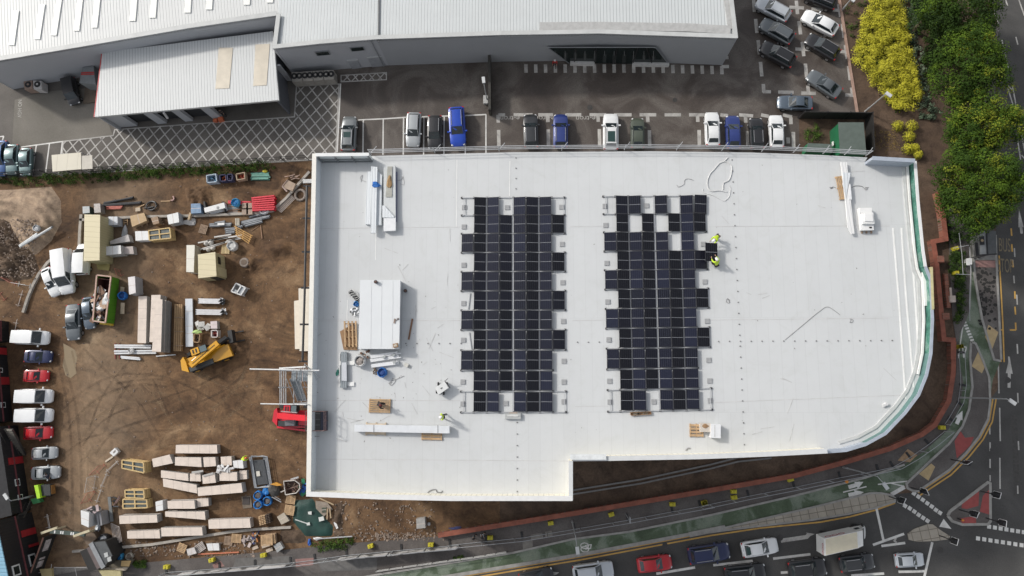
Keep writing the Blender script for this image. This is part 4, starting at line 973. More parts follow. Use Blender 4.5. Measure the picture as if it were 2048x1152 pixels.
redl=M('red_lettering',(.42,.02,.06),.5,.05)
mside=top[0].lerp(top[1],.36);decal('OOO',tk,Vector((mside.x,mside.y,2.55))+nv*.02,-dv,Vector((0,0,1)),.78,redl,sx=1.15)
mrear=top[3].lerp(top[0],.35);decal('OOO',tk,Vector((mrear.x,mrear.y,2.6))-dv*.02,-nv,Vector((0,0,1)),.5,redl)
# ---- telehandlers
def tele(label,f,tail,nose,boom0,boom1,col,wpx_m,cabside,boomz0,boomz1,boom_w=.42,platform=False):
 a,b=W1(f,*tail,.9),W1(f,*nose,.9);d=(b-a);d.z=0;L=d.length;d.normalize();n=Vector((-d.y,d.x,0));rz=math.atan2(d.y,d.x)
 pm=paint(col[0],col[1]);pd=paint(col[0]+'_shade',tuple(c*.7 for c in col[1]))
 t=thing('telehandler',label,'telehandler',dn(a.lerp(b,.5)))
 def q(x,y,z):return Vector((a.x,a.y,0))+d*(x*L)+n*y+Vector((0,0,z))
 hw=wpx_m/2
 MB().prism([q(.06,-hw*.55,0),q(.9,-hw*.55,0),q(.9,hw*.5,0),q(.06,hw*.5,0)],.5,1.15).build('chassis',pm,t)
 MB().prism([q(.0,-hw*.5,0),q(.12,-hw*.95,0),q(.12,-hw*.2,0),q(.12,hw*.2,0),q(.1,hw*.75,0),q(.03,hw*.5,0)],.6,1.5).build('counterweight',pm,t)
 MB().prism([q(.14,-hw*.98,0),q(.62,-hw*.98,0),q(.62,-hw*.48,0),q(.14,-hw*.48,0)],.7,1.45).build('engine_cover',M('dark_engine_cover',(.03,.035,.037),.5,.2),t)
 MB().prism([q(.62,-hw*.9,0),q(1.0,-hw*.95,0),q(.98,hw*.35,0),q(.62,hw*.3,0)],.9,1.3).build('front_deck',pd,t)
 for x in(.22,.82):
  for s in(-1,1):w0=q(x,s*hw*.86,.6);wo=MB().tube(w0-n*.2,w0+n*.2,.6,16).build('wheel',tyre,t);MB().tube(w0+n*s*.2,w0+n*s*.22,.3,12).build('hub',pm,wo)
 cs=cabside
 c0=[q(.34,cs*hw*.35,0),q(.62,cs*hw*.35,0),q(.62,cs*hw*1.0,0),q(.34,cs*hw*1.0,0)]
 cb=MB().prism(c0,1.0,2.25).build('cab',blk_pl,t)
 cc=cen(c0);MB().prism([cc+(p-cc)*.98 for p in[q(.33,cs*hw*.35,0),q(.49,cs*hw*.35,0),q(.49,cs*hw,0),q(.33,cs*hw,0)]],2.25,2.36).build('cab_roof',pm,t)
 MB().prism([q(.50,cs*hw*.37,0),q(.63,cs*hw*.37,0),q(.63,cs*hw*.97,0),q(.50,cs*hw*.97,0)],2.2,2.28).build('roof_window',M('roof_glass',(.12,.16,.17),.1,.1),t)
 for k in(.38,.44):MB().bar(q(k,cs*hw*.5,2.38),q(k,cs*hw*.9,2.38),.13,.06).build('roof_slot',blk_pl,t)
 p0,p1=W1(f,*boom0,boomz0),W1(f,*boom1,boomz1)
 bo=MB().bar(p0,p1,boom_w,.5).build('boom',pm,t);MB().bar(p0.lerp(p1,.1)+Vector((0,0,.27)),p0.lerp(p1,.9)+Vector((0,0,.27)),.05,.04).build('hose',blk_pl,t);MB().tube(p0.lerp(p1,.05)+n*boom_w*.75-Vector((0,0,.2)),p0.lerp(p1,.6)+n*boom_w*.75-Vector((0,0,.2)),.07,8).build('hydraulic_ram',alloy,t)
 e=(p1-p0).normalized();MB().bar(p1,p1+e*1.0-Vector((0,0,.3)),boom_w*.62,.34).build('boom_head',blk_pl,t)
 return t,p1,e,q
t1,p1,e1,q1=tele('yellow telehandler with black fork carriage standing on the mud',T3_,(250,880),(1180,520),(400,880),(930,435),('plant_yellow',(.66,.33,.012)),2.3,1,2.0,1.75,.62)
fk=MB();c0=W1(T3_,1190,320,.8);dq=(W1(T3_,1330,290,.8)-c0);dq.z=0;dq.normalize();nq=Vector((-dq.y,dq.x,0))
fk.box(c0,(.5,1.5,.9),math.atan2(dq.y,dq.x));fk.bar(W1(T3_,1000,400,1.6),c0,.3,.3)
for s in(-.6,.5):fk.bar(c0+nq*s+Vector((0,0,-.6)),c0+nq*s+dq*1.2+Vector((0,0,-.65)),.14,.07)
fk.build('fork_carriage',blk_pl,t1)
t2_,p2,e2,q2=tele('red telehandler reaching its boom over the left roof edge',T4_,(425,800),(1010,800),(490,800),(905,838),('plant_red',(.58,.014,.03)),2.4,1,2.2,6,.62)
MB().bar(W1(T4_,905,838,6.0),W1(T4_,935,855,18.0),.5,.5).build('boom_section',paint('plant_red',(.58,.014,.03)),t2_)
MB().prism(W(T4_,[(570,870),(710,868),(710,945),(575,945)],1.9),.9,1.9).build('engine_hood',M('grey_hood',(.14,.145,.16),.5,.1),t2_)
for s in(0,1):MB().bar(W1(T4_,500-s*40,955+s*10,.15),W1(T4_,870,965+s*50,.15),.22,.14).build('outrigger',paint('plant_red',(.58,.014,.03)),t2_)
wpf=thing('work_platform','dark grey work platform basket resting on the left edge of the roof','work platform',W1(T4_,1050,870,18.1))
pq=W(T4_,[(925,735),(1190,735),(1190,1010),(922,1010)],18.4)
MB().prism(pq,18.3,18.42).build('floor',M('platform_floor',(.085,.08,.075),.7,.15),wpf)
for i in range(5):MB().bar(W1(T4_,930,770+i*2,18.45).lerp(W1(T4_,1085,770,18.45),0)+Vector((0,-.5*i,0)),W1(T4_,1085,772,18.45)+Vector((0,-.5*i,0)),.06,.04).build('floor_rib',M('rib_grey',(.22,.22,.21),.6),wpf)
MB().prism(W(T4_,[(1090,735),(1190,735),(1190,1010),(1085,1010)],18.5),18.42,18.52).build('solar_panel_stack',M_rib('stack_panel',(.02,.025,.05),(.10,.10,.11),.13,0,.15,.2,0,.2,'X'),wpf)
rl=MB();c4=[dn(p)for p in pq]
for z in(18.9,19.4):rl.path([dn(p,z)for p in c4+c4[:1]],.03,5)
for i in range(4):
 for t in(0,.5):p=c4[i].lerp(c4[(i+1)%4],t);rl.tube(dn(p,18.4),dn(p,19.4),.03,5)
rl.build('railing',M('platform_rail',(.13,.075,.07),.6,.2),wpf)
# small green and black dumper at the bottom of the parked row
dp_=thing('dumper','small dumper with lime hood and black skip','dumper',W1(H_,340,485,0))
MB().prism(W(H_,[(322,432),(392,430),(398,515),(330,520)],1.2),.5,1.2).build('skip',M('dumper_black',(.03,.033,.033),.6,.2),dp_)
MB().prism(W(H_,[(268,437),(298,432),(318,535),(292,542)],1.5),.5,1.5).build('hood',M('lime_panel',(.42,.72,.03),.5,.1),dp_)
MB().prism(W(H_,[(240,545),(300,530),(320,570),(260,585)],.8),.2,.8).build('seat_tray',M('green_tray',(.05,.22,.08),.6,.2),dp_)
MB().prism(W(H_,[(388,435),(405,435),(410,505),(395,510)],1.1),.5,1.1).build('spout',M('dull_orange',(.25,.12,.03),.7,.2),dp_)
for x,y in((300,450),(305,520),(380,440),(385,512)):c_=W1(H_,x,y,.35);MB().tube(c_+Vector((0,-.12,0)),c_+Vector((0,.12,0)),.35,12).build('wheel',tyre,dp_)
# ================================================================== THINGS ON THE WHITE ROOF
def cell_mat(name,col,line):
 m,n,b=_new(name);v=_coord(n);sp=n.nodes.new('ShaderNodeSeparateXYZ');n.links.new(v,sp.inputs[0])
 fx=_math(n,'FRACT',_math(n,'MULTIPLY',_math(n,'ADD',sp.outputs[0],5),1/.178));fy=_math(n,'FRACT',_math(n,'MULTIPLY',_math(n,'ADD',sp.outputs[1],5),1/.085))
 lx=_math(n,'LESS_THAN',fx,.07);ly=_math(n,'LESS_THAN',fy,.06)
 s=_math(n,'MAXIMUM',lx,_math(n,'MULTIPLY',ly,.5))
 base=_mix(n,_noise(n,v,1.3,3),[c*.75 for c in col],[c*1.25 for c in col])
 n.links.new(_mix(n,s,base,line),b.inputs['Base Color']);b.inputs['Roughness'].default_value=.22;b.inputs['Specular IOR Level'].default_value=.35
 MATS[name]=m;return m
cellSky=[cell_mat('solar_cell_sky_tint_%s'%i,c,(.06,.065,.09))for i,c in zip('abc',((.0065,.0075,.017),(.0055,.0065,.013),(.009,.011,.025)))]  # bluer tones: sky sheen of the left-tilted panels put into the colour
cellK=[cell_mat('solar_cell_black_%s'%i,c,(.045,.047,.055))for i,c in zip('ab',((.0062,.0065,.010),(.008,.0085,.015)))]
panel_frame=M('panel_frame_black',(.055,.055,.06),.4,.1);ribbon_w=M('panel_centre_strip',(.33,.34,.36),.5,.1)
alu=M('mounting_aluminium',(.50,.51,.52),.4,.08,metal=.3);padm=M('grey_ballast_slab',(.33,.335,.34),.85,.12,3)
PWX,PWY=1.10,1.70
def panel_proto():
 rt=thing('solar_panel','x','solar panel',(0,0,0))
 f=MB()
 for s in(-1,1):f.box((s*(PWX/2-.012),0,0),(.024,PWY,.04));f.box((0,s*(PWY/2-.012),0),(PWX-.05,.024,.039))
 f.build('frame',panel_frame,rt)
 MB().box((0,0,.004),(PWX-.05,PWY-.05,.02)).build('cell_face',[cellK[0]],rt)
 MB().box((0,0,.016),(PWX-.05,.026,.006)).build('centre_strip',ribbon_w,rt)
 for o in kids(rt):
  if o.name.startswith('cell_face'):o.material_slots[0].link='OBJECT'
 learn(rt);return rt
PP=panel_proto();PP_used=[0]
def panel(label,c,rz,tilt,mat,group):
 o=PP if not PP_used[0]else copy_tree(PP)
 first=not PP_used[0];PP_used[0]=1
 o.location=c;o.rotation_euler=(0,tilt,rz);tag(o,label,'solar panel',group)
 for k in(CH[PP.name]if first else o.children):
  if k.name.startswith('cell_face'):k.material_slots[0].link='OBJECT';k.material_slots[0].material=mat
 return o
ORD=['top','second','third','fourth','fifth','sixth','seventh','eighth','ninth','tenth','bottom']
rgp=random.Random(11)
def array(side,f,tl,tr,bl,br,rows,occ,colx,group):
 z=ZR+.12
 a,b,c,d=W1(f,*tl,z),W1(f,*tr,z),W1(f,*bl,z),W1(f,*br,z)
 def g(u,v):return a*(1-u)*(1-v)+b*u*(1-v)+c*(1-u)*v+d*u*v
 rz=math.atan2((b-a).y,(b-a).x);y0,y1=rows[0],rows[-1]
 vr=[(y-y0)/(y1-y0)for y in rows]
 for r,cols in enumerate(occ):
  v=(vr[r]+vr[r+1])/2
  for i in cols:
   u=(colx[i][0]+colx[i][1])/2;even=i%2==0;tl_=R(9)
   p=g(u,v);p.z=ZR+.24
   k=cols.index(i)+1;n_=len(cols)
   hp='leftmost' if k==1 else('rightmost' if k==n_ else['','','second from left','third from left','fourth from left','fifth from left','sixth from left'][k])
   tone='sky tinted' if even else 'black'
   mat=cellSky[rgp.choice((0,0,1,2))]if even else cellK[rgp.choice((0,0,1))]
   panel('%s solar panel of the %s array, %s row, %s'%(tone,side,ORD[r],hp),p,rz,-tl_ if even else tl_,mat,group)
   # rails between the rows with black feet
 for r,v in enumerate(vr):
  up=set(occ[r])if r<len(occ)else set();dn_=set(occ[r-1])if r>0 else set();al=up|dn_
  if r in(0,1,len(vr)-2,len(vr)-1):al=set(range(8))
  lo,hi=min(al),max(al)
  p0,p1=g(colx[lo][0],v),g(colx[hi][1],v);p0.z=p1.z=ZR+.10
  t=thing('mounting_rail','aluminium mounting rail %s of the %s array'%('along the top edge' if r==0 else 'along the bottom edge' if r==len(vr)-1 else 'between the %s and %s rows'%(ORD[r-1],ORD[r]),side),'mounting rail',p0,'mounting rails of the solar arrays')
  MB().bar(p0,p1,.06,.07).build('bar',alu,t)
  for i in sorted(al):
   e=g(colx[i][0],v);e.z=ZR+.06;MB().box(e,(.20,.16,.10),rz).build('foot',blk_pl,t)
  e=g(colx[hi][1],v);e.z=ZR+.06;MB().box(e,(.20,.16,.10),rz).build('foot',blk_pl,t)
 for i,w_ in((2,.10),(4,.14),(6,.10)): # pale gaps between the pairs: rails running down the array
  u=colx[i][0]-.006;p0,p1=g(u,0),g(u,1);p0.z=p1.z=ZR+.075
  t=thing('mounting_rail','long aluminium rail running down the %s array, %s'%(side,{2:'left of its middle',4:'along its middle',6:'right of its middle'}[i]),'mounting rail',p0,'mounting rails of the solar arrays');MB().bar(p0,p1,w_,.05).build('bar',alu,t)
 for u,v0,v1,nm in((colx[0][0]+.02,vr[0],vr[1],'top left'),(colx[7][1]-.01,vr[0],vr[1],'top right'),(colx[0][0]+.02,vr[-2],vr[-1],'bottom left'),(colx[7][1]-.01,vr[-2],vr[-1],'bottom right')):
  p0,p1=g(u,v0),g(u,v1);p0.z=p1.z=ZR+.16
  solo('mounting_rail',MB().bar(p0,p1,.05,.05),alu,'short empty rail at the %s corner of the %s array'%(nm,side),'mounting rail','mounting rails of the solar arrays')
 return g
occ1=[[1,2,4,5,6],[1,2,3,4,5,6,7],[0,1,2,3,4,5,6],[1,2,3,4,5,6,7],[0,1,2,3,4,5,6],[1,2,3,4,5,6,7],[0,1,2,3,4,5,6],[1,2,3,4,5,6,7],[0,1,2,3,4,5,6],[1,2,3,4,5,6],[1,2,4,5,6]]
occ2=[[1,2,4,6],[1,3,5,6,7],[0,1,2,3,4,6],[1,2,3,4,5,6,7],[0,1,2,3,4,5,6],[1,2,3,4,5,6,7],[0,1,2,3,4,5,6],[1,2,3,4,5,6,7],[0,1,2,3,4,5,6],[1,2,3,4,5,6],[1,2,4,5,6]]
cx1=[(.0,.113),(.118,.239),(.245,.365),(.367,.49),(.502,.622),(.624,.746),(.752,.872),(.874,.994)]
array('left',Q1_,(83,62),(587,60),(79,1114),(595,1113),[62,152,245,340,435,530,625,720,818,915,1015,1113],occ1,cx1,'solar panels of the left array')
array('right',Q2_,(58,49),(502,47),(80,986),(533,977),[50,130,212,297,380,465,549,634,720,808,895,985],occ2,cx1,'solar panels of the right array')
p=W1(Q2_,481,82,ZR+.22);panel('loose black solar panel lying askew beyond the top right corner of the right array',p,R(-3),R(2),cellK[1],'solar panels of the right array')
p=W1(Q2_,528,292,ZR+.75);panel('black solar panel held by the two crouching workers',p,R(-2),R(4),cellK[0],'solar panels of the right array')
for side,f,pts in(('left',Q1_,[(95,110,'in its empty top left frame'),(93,205,'left of its second row'),(92,392,'left of its fourth row'),(91,580,'left of its sixth row'),(90,760,'left of its eighth row'),(88,965,'left of its tenth row'),(88,1073,'in its empty bottom left frame'),(571,108,'in its empty top right frame'),(574,290,'right of its third row'),(577,478,'right of its fifth row'),(580,668,'right of its seventh row'),(583,863,'right of its ninth row'),(583,965,'right of its tenth row'),(583,1062,'in its empty bottom right frame'),(305,110,'in the gap of its top row'),(298,1070,'in the gap of its bottom row')]),
('right',Q2_,[(65,92,'in its empty top left frame'),(68,175,'left of its second row'),(73,340,'left of its fourth row'),(77,508,'left of its sixth row'),(82,673,'left of its eighth row'),(85,853,'left of its tenth row'),(87,944,'in its empty bottom left frame'),(246,90,'in the gap of its top row'),(278,943,'in the gap of its bottom row'),(493,257,'beside the panel being carried'),(500,421,'right of its fifth row'),(510,592,'right of its seventh row'),(517,762,'right of its ninth row'),(521,852,'right of its tenth row'),(523,938,'in its empty bottom right frame')])):
 for x,y,w_ in pts:
  c=W1(f,x,y,ZR+.04);mb=MB().box(c,(.44,.44,.05));mb.box(c+Vector((0,0,.028)),(.36,.36,.012))
  solo('ballast_slab',mb,padm,'grey square slab of the %s array, %s'%(side,w_),'ballast slab','grey ballast slabs beside the solar arrays')
def strip(p0,p1,wd,ht,mat,name,label,cat,grp=None):return solo(name,MB().bar(p0,p1,wd,ht),mat,label,cat,grp)
for i,(a,b,lab)in enumerate((((112,620),(123,530),'thin loose rail lying left of the sixth row of the left array'),((130,812),(118,722),'thin loose rail lying left of the eighth row of the left array'))):
 strip(W1(Q1_,*a,ZR+.06),W1(Q1_,*b,ZR+.06),.08,.05,alu,'loose_rail',lab,'rail','loose rails')
c=W1(Q1_,333,1132,ZR);t=thing('tool_case','long grey tool case with wooden handle below the left array','tool case',c)
MB().box(c+Vector((0,0,.15)),(1.4,.5,.28)).build('case',M('case_grey',(.42,.43,.42),.5,.1),t);MB().box(c+Vector((0,.05,.31)),(1.0,.16,.05)).build('lid_panel',M('pale_lid',(.6,.6,.58),.5),t);MB().bar(c+Vector((-.3,.28,.25)),c+Vector((.4,.28,.25)),.06,.06).build('handle',M('wood_handle',(.32,.19,.09),.7),t)
cardm=M('cardboard',(.30,.185,.10),.85,.15,3);wood=M('pallet_wood',(.46,.31,.175),.8,.22,2.5,bump=.2);wood_d=M('weathered_pallet',(.30,.215,.15),.85,.25,2.5,bump=.2)
def open_box(name,label,cat,q,z0,h,mat,th=.04,group=None,fill=None):
 t=thing(name,label,cat,dn(cen(q),z0),group);mb=MB();c=cen(q)
 mb.prism(q,z0+.02,z0+.06,bottom=True)
 for a_,b_ in zip(q,q[1:]+q[:1]):
  n_=(c-(a_+b_)/2);n_.z=0;n_.normalize();mb.bar(dn(a_,z0+h/2+.05)+n_*th/2,dn(b_,z0+h/2+.05)+n_*th/2,th,h)
 mb.build('box',mat,t)
 if fill:f_=MB();rg=random.Random(len(label));d1,d2=q[1]-q[0],q[3]-q[0]
 if fill:
  for i in range(7):f_.box(dn(q[0]+d1*rg.uniform(.2,.8)+d2*rg.uniform(.2,.8),z0+h*.6),(rg.uniform(.2,.5),rg.uniform(.08,.25),.1),rg.uniform(0,3))
  f_.build('contents',fill,t)
 return t
open_box('cardboard_tray','long cardboard tray of fittings under the bottom row of the right array','cardboard box',W(Q2_,[(175,990),(265,985),(268,998),(178,1003)],ZR+.2),ZR,.18,cardm,.03,None,M('small_fittings',(.2,.17,.13),.6,.3))
def pallet(label,c,rz,sx=1.2,sy=1.0,z=0,mat=None,boards=7,group='wooden pallets',name='pallet',scale_h=1):
 t=thing(name,label,'pallet',dn(c,z),group);mat=mat or wood;Mz=Matrix.Rotation(rz,3,'Z');h=.144*scale_h
 def L(x,y,zz):return dn(c,z)+Mz@Vector((x,y,zz))
 d=MB()
 for i in range(boards):d.box(L(0,-sy/2+(i+.5)*sy/boards,h-.012),(sx,sy/boards*.68,.024),rz)
 d.build('top_boards',mat,t)
 e=MB()
 for x in(-sx/2+.06,0,sx/2-.06):e.box(L(x,0,h*.5),(.1,sy,h*.7),rz)
 e.build('bearers',mat,t);return t
def mid(f,pts,z=0):return cen(W(f,pts,z))
pallet('pale wooden pallet on the roof with a person on it',W1(O_,512,805,ZR),R(-1),1.95,1.25,ZR,None,7,'pallets on the roof')
c=W1(O_,487,953,ZR);pallet('solid pale pallet under the left part of the long white channel',c,R(-1),1.85,1.15,ZR,M('pale_board',(.55,.45,.33),.8,.12),2,'pallets on the roof')
c=W1(O_,845,985,ZR);pallet('slatted pallet sticking out below the right end of the white channel',c,R(-1),1.85,1.1,ZR,wood,4,'pallets on the roof')
ch=thing('wall_panel','long white insulated panel lying across two pallets','panel',W1(O_,650,955,ZR+.15));q=W(O_,[(348,925),(955,935),(957,982),(348,970)],ZR+.62)
MB().prism(q,ZR+.15,ZR+.62).build('panel',M('panel_white',(.66,.68,.70),.4,.05),ch)
for x in(472,882):a_,b_=W1(O_,x,928,ZR+.63),W1(O_,x,978,ZR+.63);MB().bar(a_,b_,.05,.02).build('strap',M('strap_grey',(.25,.25,.26),.6),ch)
# flat-topped plant box (roof access hatch)
bxq=W(PB_,[(290,95),(676,95),(664,758),(272,757)],ZR+1.1)
pbx=thing('roof_enclosure','large flat white enclosure panel box standing on the roof','enclosure',dn(cen(bxq),ZR))
MB().prism([cen(bxq)+(p-cen(bxq))*.985 for p in bxq],ZR,ZR+1.0,bottom=False).build('wall',M_rib('enclosure_wall',(.40,.42,.44),(.30,.31,.33),.3,0,.2,.5),pbx)
MB().prism(bxq,ZR+1.0,ZR+1.1).build('lid',M('enclosure_lid',(.66,.68,.69),.45,.03,.6),pbx)
for x in(397,497,604):MB().bar(W1(PB_,x,99,ZR+1.107),W1(PB_,x-8,752,ZR+1.107),.05,.012).build('seam',M('lid_seam',(.62,.635,.645),.5,.03),pbx)
def clutter(name,label,cat,f,pts,z,h,mats,n=8,seed=1,group=None,size=(.1,.4)):
 """a small pile of separate odds and ends inside a pixel outline, one thing with a few parts"""
 q=W(f,pts,z);t=thing(name,label,cat,dn(cen(q),z),group);rg=random.Random(seed);lo=Vector((min(p.x for p in q),min(p.y for p in q),0));hi=Vector((max(p.x for p in q),max(p.y for p in q),0))
 for mi,(pn_,m_)in enumerate(mats):
  mb=MB()
  for i in range(n):
   c=Vector((rg.uniform(lo.x,hi.x),rg.uniform(lo.y,hi.y),z+rg.uniform(.04,h)))
   rot=Matrix.Rotation(rg.uniform(0,3.1),3,'Z')@Matrix.Rotation(rg.uniform(-.4,.4),3,'X');mb.box(c,(rg.uniform(*size),rg.uniform(*size)*.5,rg.uniform(.04,.12)),rot=rot)
  mb.build(pn_,m_,t)
 return t
for x,y,lab in((445,118,'small dark bucket near the top edge of the white enclosure'),(728,203,'small dark bucket on the roof right of the white enclosure')):
 z=ZR+(1.1 if x<600 else 0);c=W1(PB_,x,y,z);t=thing('bucket',lab,'bucket',c,'buckets on the roof');MB().tube(c,c+Vector((0,0,.3)),.14,12,.17).build('pail',M('bucket_dark',(.04,.04,.045),.5),t);MB().blob(c+Vector((0,0,.28)),.13,1,1,.5,1,.3).build('contents',M('rusty_bits',(.16,.09,.07),.8,.3),t)
c=W1(PB_,632,725,ZR+1.1);t=thing('box','small brown open box on the bottom right corner of the white enclosure','box',c);MB().box(c+Vector((0,0,.1)),(.42,.36,.2),.2).build('carton',cardm,t);MB().box(c+Vector((0,0,.2)),(.25,.2,.03),.4).build('contents',M('pale_bits',(.5,.45,.38),.7),t)
for x,y,dx,dy in((620,490,-3,22),):strip(W1(PB_,x-dx,y-dy,ZR+1.13),W1(PB_,x+dx,y+dy,ZR+1.13),.16,.05,M('tan_tool',(.25,.2,.17),.6,.2),'hand_tool','short brown tool lying near the right edge of the white enclosure','tool')
solo('hand_tool',MB().bar(W1(PB_,633,488,ZR+1.13),W1(PB_,655,468,ZR+1.13),.05,.04).tube(W1(PB_,652,470,ZR+1.12),W1(PB_,652,470,ZR+1.16),.1,8),M('tan_tool_b',(.22,.19,.18),.6,.2),'round headed tool lying near the right edge of the white enclosure','tool')
strip(W1(PB_,791,468,ZR+.05),W1(PB_,755,668,ZR+.05),.14,.08,M('plank_brown',(.22,.12,.07),.8,.2),'plank','brown plank lying on the roof right of the white enclosure','plank')
# pallet with crate battens
cp_=W(PB_,[(95,590),(225,515),(262,770),(130,765)],ZR+.1);solo('cardboard_sheet',MB().prism(cp_,ZR+.01,ZR+.1),cardm,'brown cardboard sheet under the batten frame beside the white enclosure','cardboard');t=thing('batten_frame','pale timber batten frame lying on cardboard beside the white enclosure','timber frame',W1(PB_,200,620,ZR+.1))
for x in(140,178,213,247):MB().bar(W1(PB_,x,490,ZR+.32),W1(PB_,x+8,740,ZR+.32),.13,.1).build('batten',wood,t)
for y in(515,580,645,720):MB().bar(W1(PB_,138,y+3,ZR+.22),W1(PB_,258,y-4,ZR+.22),.09,.1).build('cross_batten',wood,t)
# steel deck off-cuts
dk=thing('decking_stack','grey profiled steel sheets stacked on white blocks','sheet stack',W1(PB_,130,960,ZR));dg=M_rib('grey_deck_sheet',(.27,.30,.32),(.14,.155,.165),.2,0,.4,.4,.2)
MB().prism(W(PB_,[(105,785),(160,785),(160,1130),(98,1132)],ZR+.3),ZR+.12,ZR+.3).build('sheet',dg,dk);MB().prism(W(PB_,[(113,888),(158,888),(160,1065),(113,1063)],ZR+.36),ZR+.3,ZR+.36).build('top_sheet',M('pale_sheet',(.55,.57,.60),.4,.05),dk)
for y in(893,1095):MB().box(W1(PB_,165,y,ZR+.06),(1.3,.36,.12)).build('block',membrane2,dk)
strip(W1(PB_,94,800,ZR+.04),W1(PB_,90,1125,ZR+.04),.05,.03,membrane2,'loose_strip','thin white strip lying left of the grey steel sheets','strip')
t=thing('panel_offcuts','white panel offcuts stacked on the roof below the white enclosure','panel stack',W1(PB_,520,860,ZR));pw=M('offcut_white',(.72,.73,.74),.45,.05)
for q,z in(([(385,815),(645,782),(650,812),(390,850)],.35),([(383,855),(655,815),(660,845),(390,885)],.3),([(392,905),(655,870),(658,905),(398,938)],.25)):MB().prism(W(PB_,q,ZR+z),ZR+.02,ZR+z).build('panel',pw,t)
for x,y in((520,835),(620,885),(610,815)):MB().box(W1(PB_,x,y,ZR+.42),(.3,.2,.12),.5).build('offcut',M('offcut_grey',(.36,.38,.38),.5,.2),t)
for y in(803,842):MB().bar(W1(PB_,645,y,ZR+.3),W1(PB_,682,y-4,ZR+.3),.1,.06).build('batten',pw,t)
def sack(name,label,cat,c,r,h,mat,inner,seed=1,group=None):
 """open-topped woven bulk bag"""
 t=thing(name,label,cat,c,group);rg=random.Random(seed);n=14;mb=MB();ro=[]
 for k,(rr,z)in enumerate(((r*.9,0),(r*1.08,h*.45),(r,h*.85),(r*.92,h),(r*.82,h*.92),(r*.78,h*.72))):
  ro.append([c+Vector(((rr+rg.uniform(-.05,.05))*math.cos(6.283*i/n),(rr+rg.uniform(-.05,.05))*math.sin(6.283*i/n),z+(rg.uniform(-.06,.06)if z else 0)))for i in range(n)])
 vs=[v for q in ro for v in q];fs=[[k*n+i,k*n+(i+1)%n,(k+1)*n+(i+1)%n,(k+1)*n+i]for k in range(5)for i in range(n)]
 mb.add(vs,fs+[list(range(n-1,-1,-1))]);mb.build('bag',mat,t,smooth=True)
 MB().blob(c+Vector((0,0,h*.66)),r*.78,1,1,.32,2,.25,seed=seed).build('contents',inner,t);return t
bluebag=M('blue_woven_bag',(.02,.13,.42),.7,.2,3);whitebag=M('white_woven_bag',(.58,.58,.57),.7,.12,3);mixw=M('mixed_waste',(.28,.25,.23),.8,.6,6)
sack('bulk_bag','white bulk bag full of scraps below the white enclosure','bag',W1(PB_,300,875,ZR),.52,.7,whitebag,mixw,2)
sack('bulk_bag','blue bag slumped beside the white panel offcuts','bag',W1(PB_,510,985,ZR),.42,.6,bluebag,M('blue_bag_dark',(.01,.05,.2),.7),3)
clutter('waste_pile','brown cardboard waste between the white bag and the offcuts','waste',PB_,[(300,770),(380,770),(380,850),(300,850)],ZR,.4,(('card_scraps',M('brown_scrap',(.16,.09,.06),.8,.4)),('pale_scraps',M('pale_scrap',(.4,.38,.34),.7,.2))),7,4)
clutter('waste_pile','brown sacks and boxes left of the blue slumped bag','waste',PB_,[(425,955),(470,955),(470,1000),(425,1000)],ZR,.3,(('scraps',M('brown_scrap2',(.12,.085,.06),.8,.4)),),7,5)
t=thing('hose_coil','black bag with pale looped ropes beside the left side of the white enclosure','rope coil',W1(PB_,225,235,ZR))
MB().prism(W(PB_,[(175,215),(205,190),(280,275),(250,300)],ZR+.25),ZR+.01,ZR+.25).build('bag',M('black_sack',(.025,.025,.026),.6,.3),t);rp=MB();rg=random.Random(9)
for k in range(4):
 c0=W1(PB_,205+k*14,210+k*18,ZR+.28);rp.path([c0+Vector((.32*math.cos(i*.52)*(1+.3*math.sin(k)),.24*math.sin(i*.52),.02*k))for i in range(13)],.022,5)
rp.build('rope',M('pale_rope',(.6,.6,.58),.7),t)
sack('bag','blue rubbish bag tucked against the left side of the white enclosure','bag',W1(PB_,258,330,ZR),.24,.4,M('bright_blue_bag',(.03,.2,.5),.6,.2),M('blue_dark2',(.02,.1,.3),.7),4)
clutter('waste_pile','white and grey scraps left of the white enclosure','waste',PB_,[(205,370),(270,370),(270,430),(205,430)],ZR,.25,(('white_scraps',pw),('dark_scraps',M('dark_scrap',(.07,.07,.065),.7,.3))),7,6)
t=thing('site_trolley','white topped wheeled site box standing askew left of the array','trolley',W1(O_,908,690,ZR));cq=W(O_,[(865,690),(925,648),(950,690),(885,735)],ZR+.75)
MB().prism(cq,ZR+.25,ZR+.75).build('cabinet',M('trolley_white',(.66,.67,.66),.45,.05),t);
for x,y in((885,665),(920,725),(875,715),(940,665)):c=W1(O_,x,y,ZR+.15);MB().tube(c+Vector((-.06,0,0)),c+Vector((.06,0,0)),.16,10).build('wheel',tyre,t)
MB().bar(W1(O_,925,645,ZR+.7),W1(O_,960,690,ZR+.7),.06,.06).bar(W1(O_,930,645,ZR+.72),W1(O_,947,630,ZR+.95),.04,.04).build('handle',blk_pl,t);MB().box(W1(O_,905,692,ZR+.77),(.16,.08,.04),.5).build('latch',M('dark_latch',(.06,.06,.06),.5),t)
c=W1(O_,683,545,ZR);solo('offcut',MB().box(c+Vector((0,0,.12)),(.36,.3,.24),-.4).bar(c+Vector((.1,-.1,.05)),c+Vector((.35,-.2,.05)),.08,.05),M('offcut_cream',(.58,.57,.52),.6),'small pale block lying right of the panel offcuts','offcut')
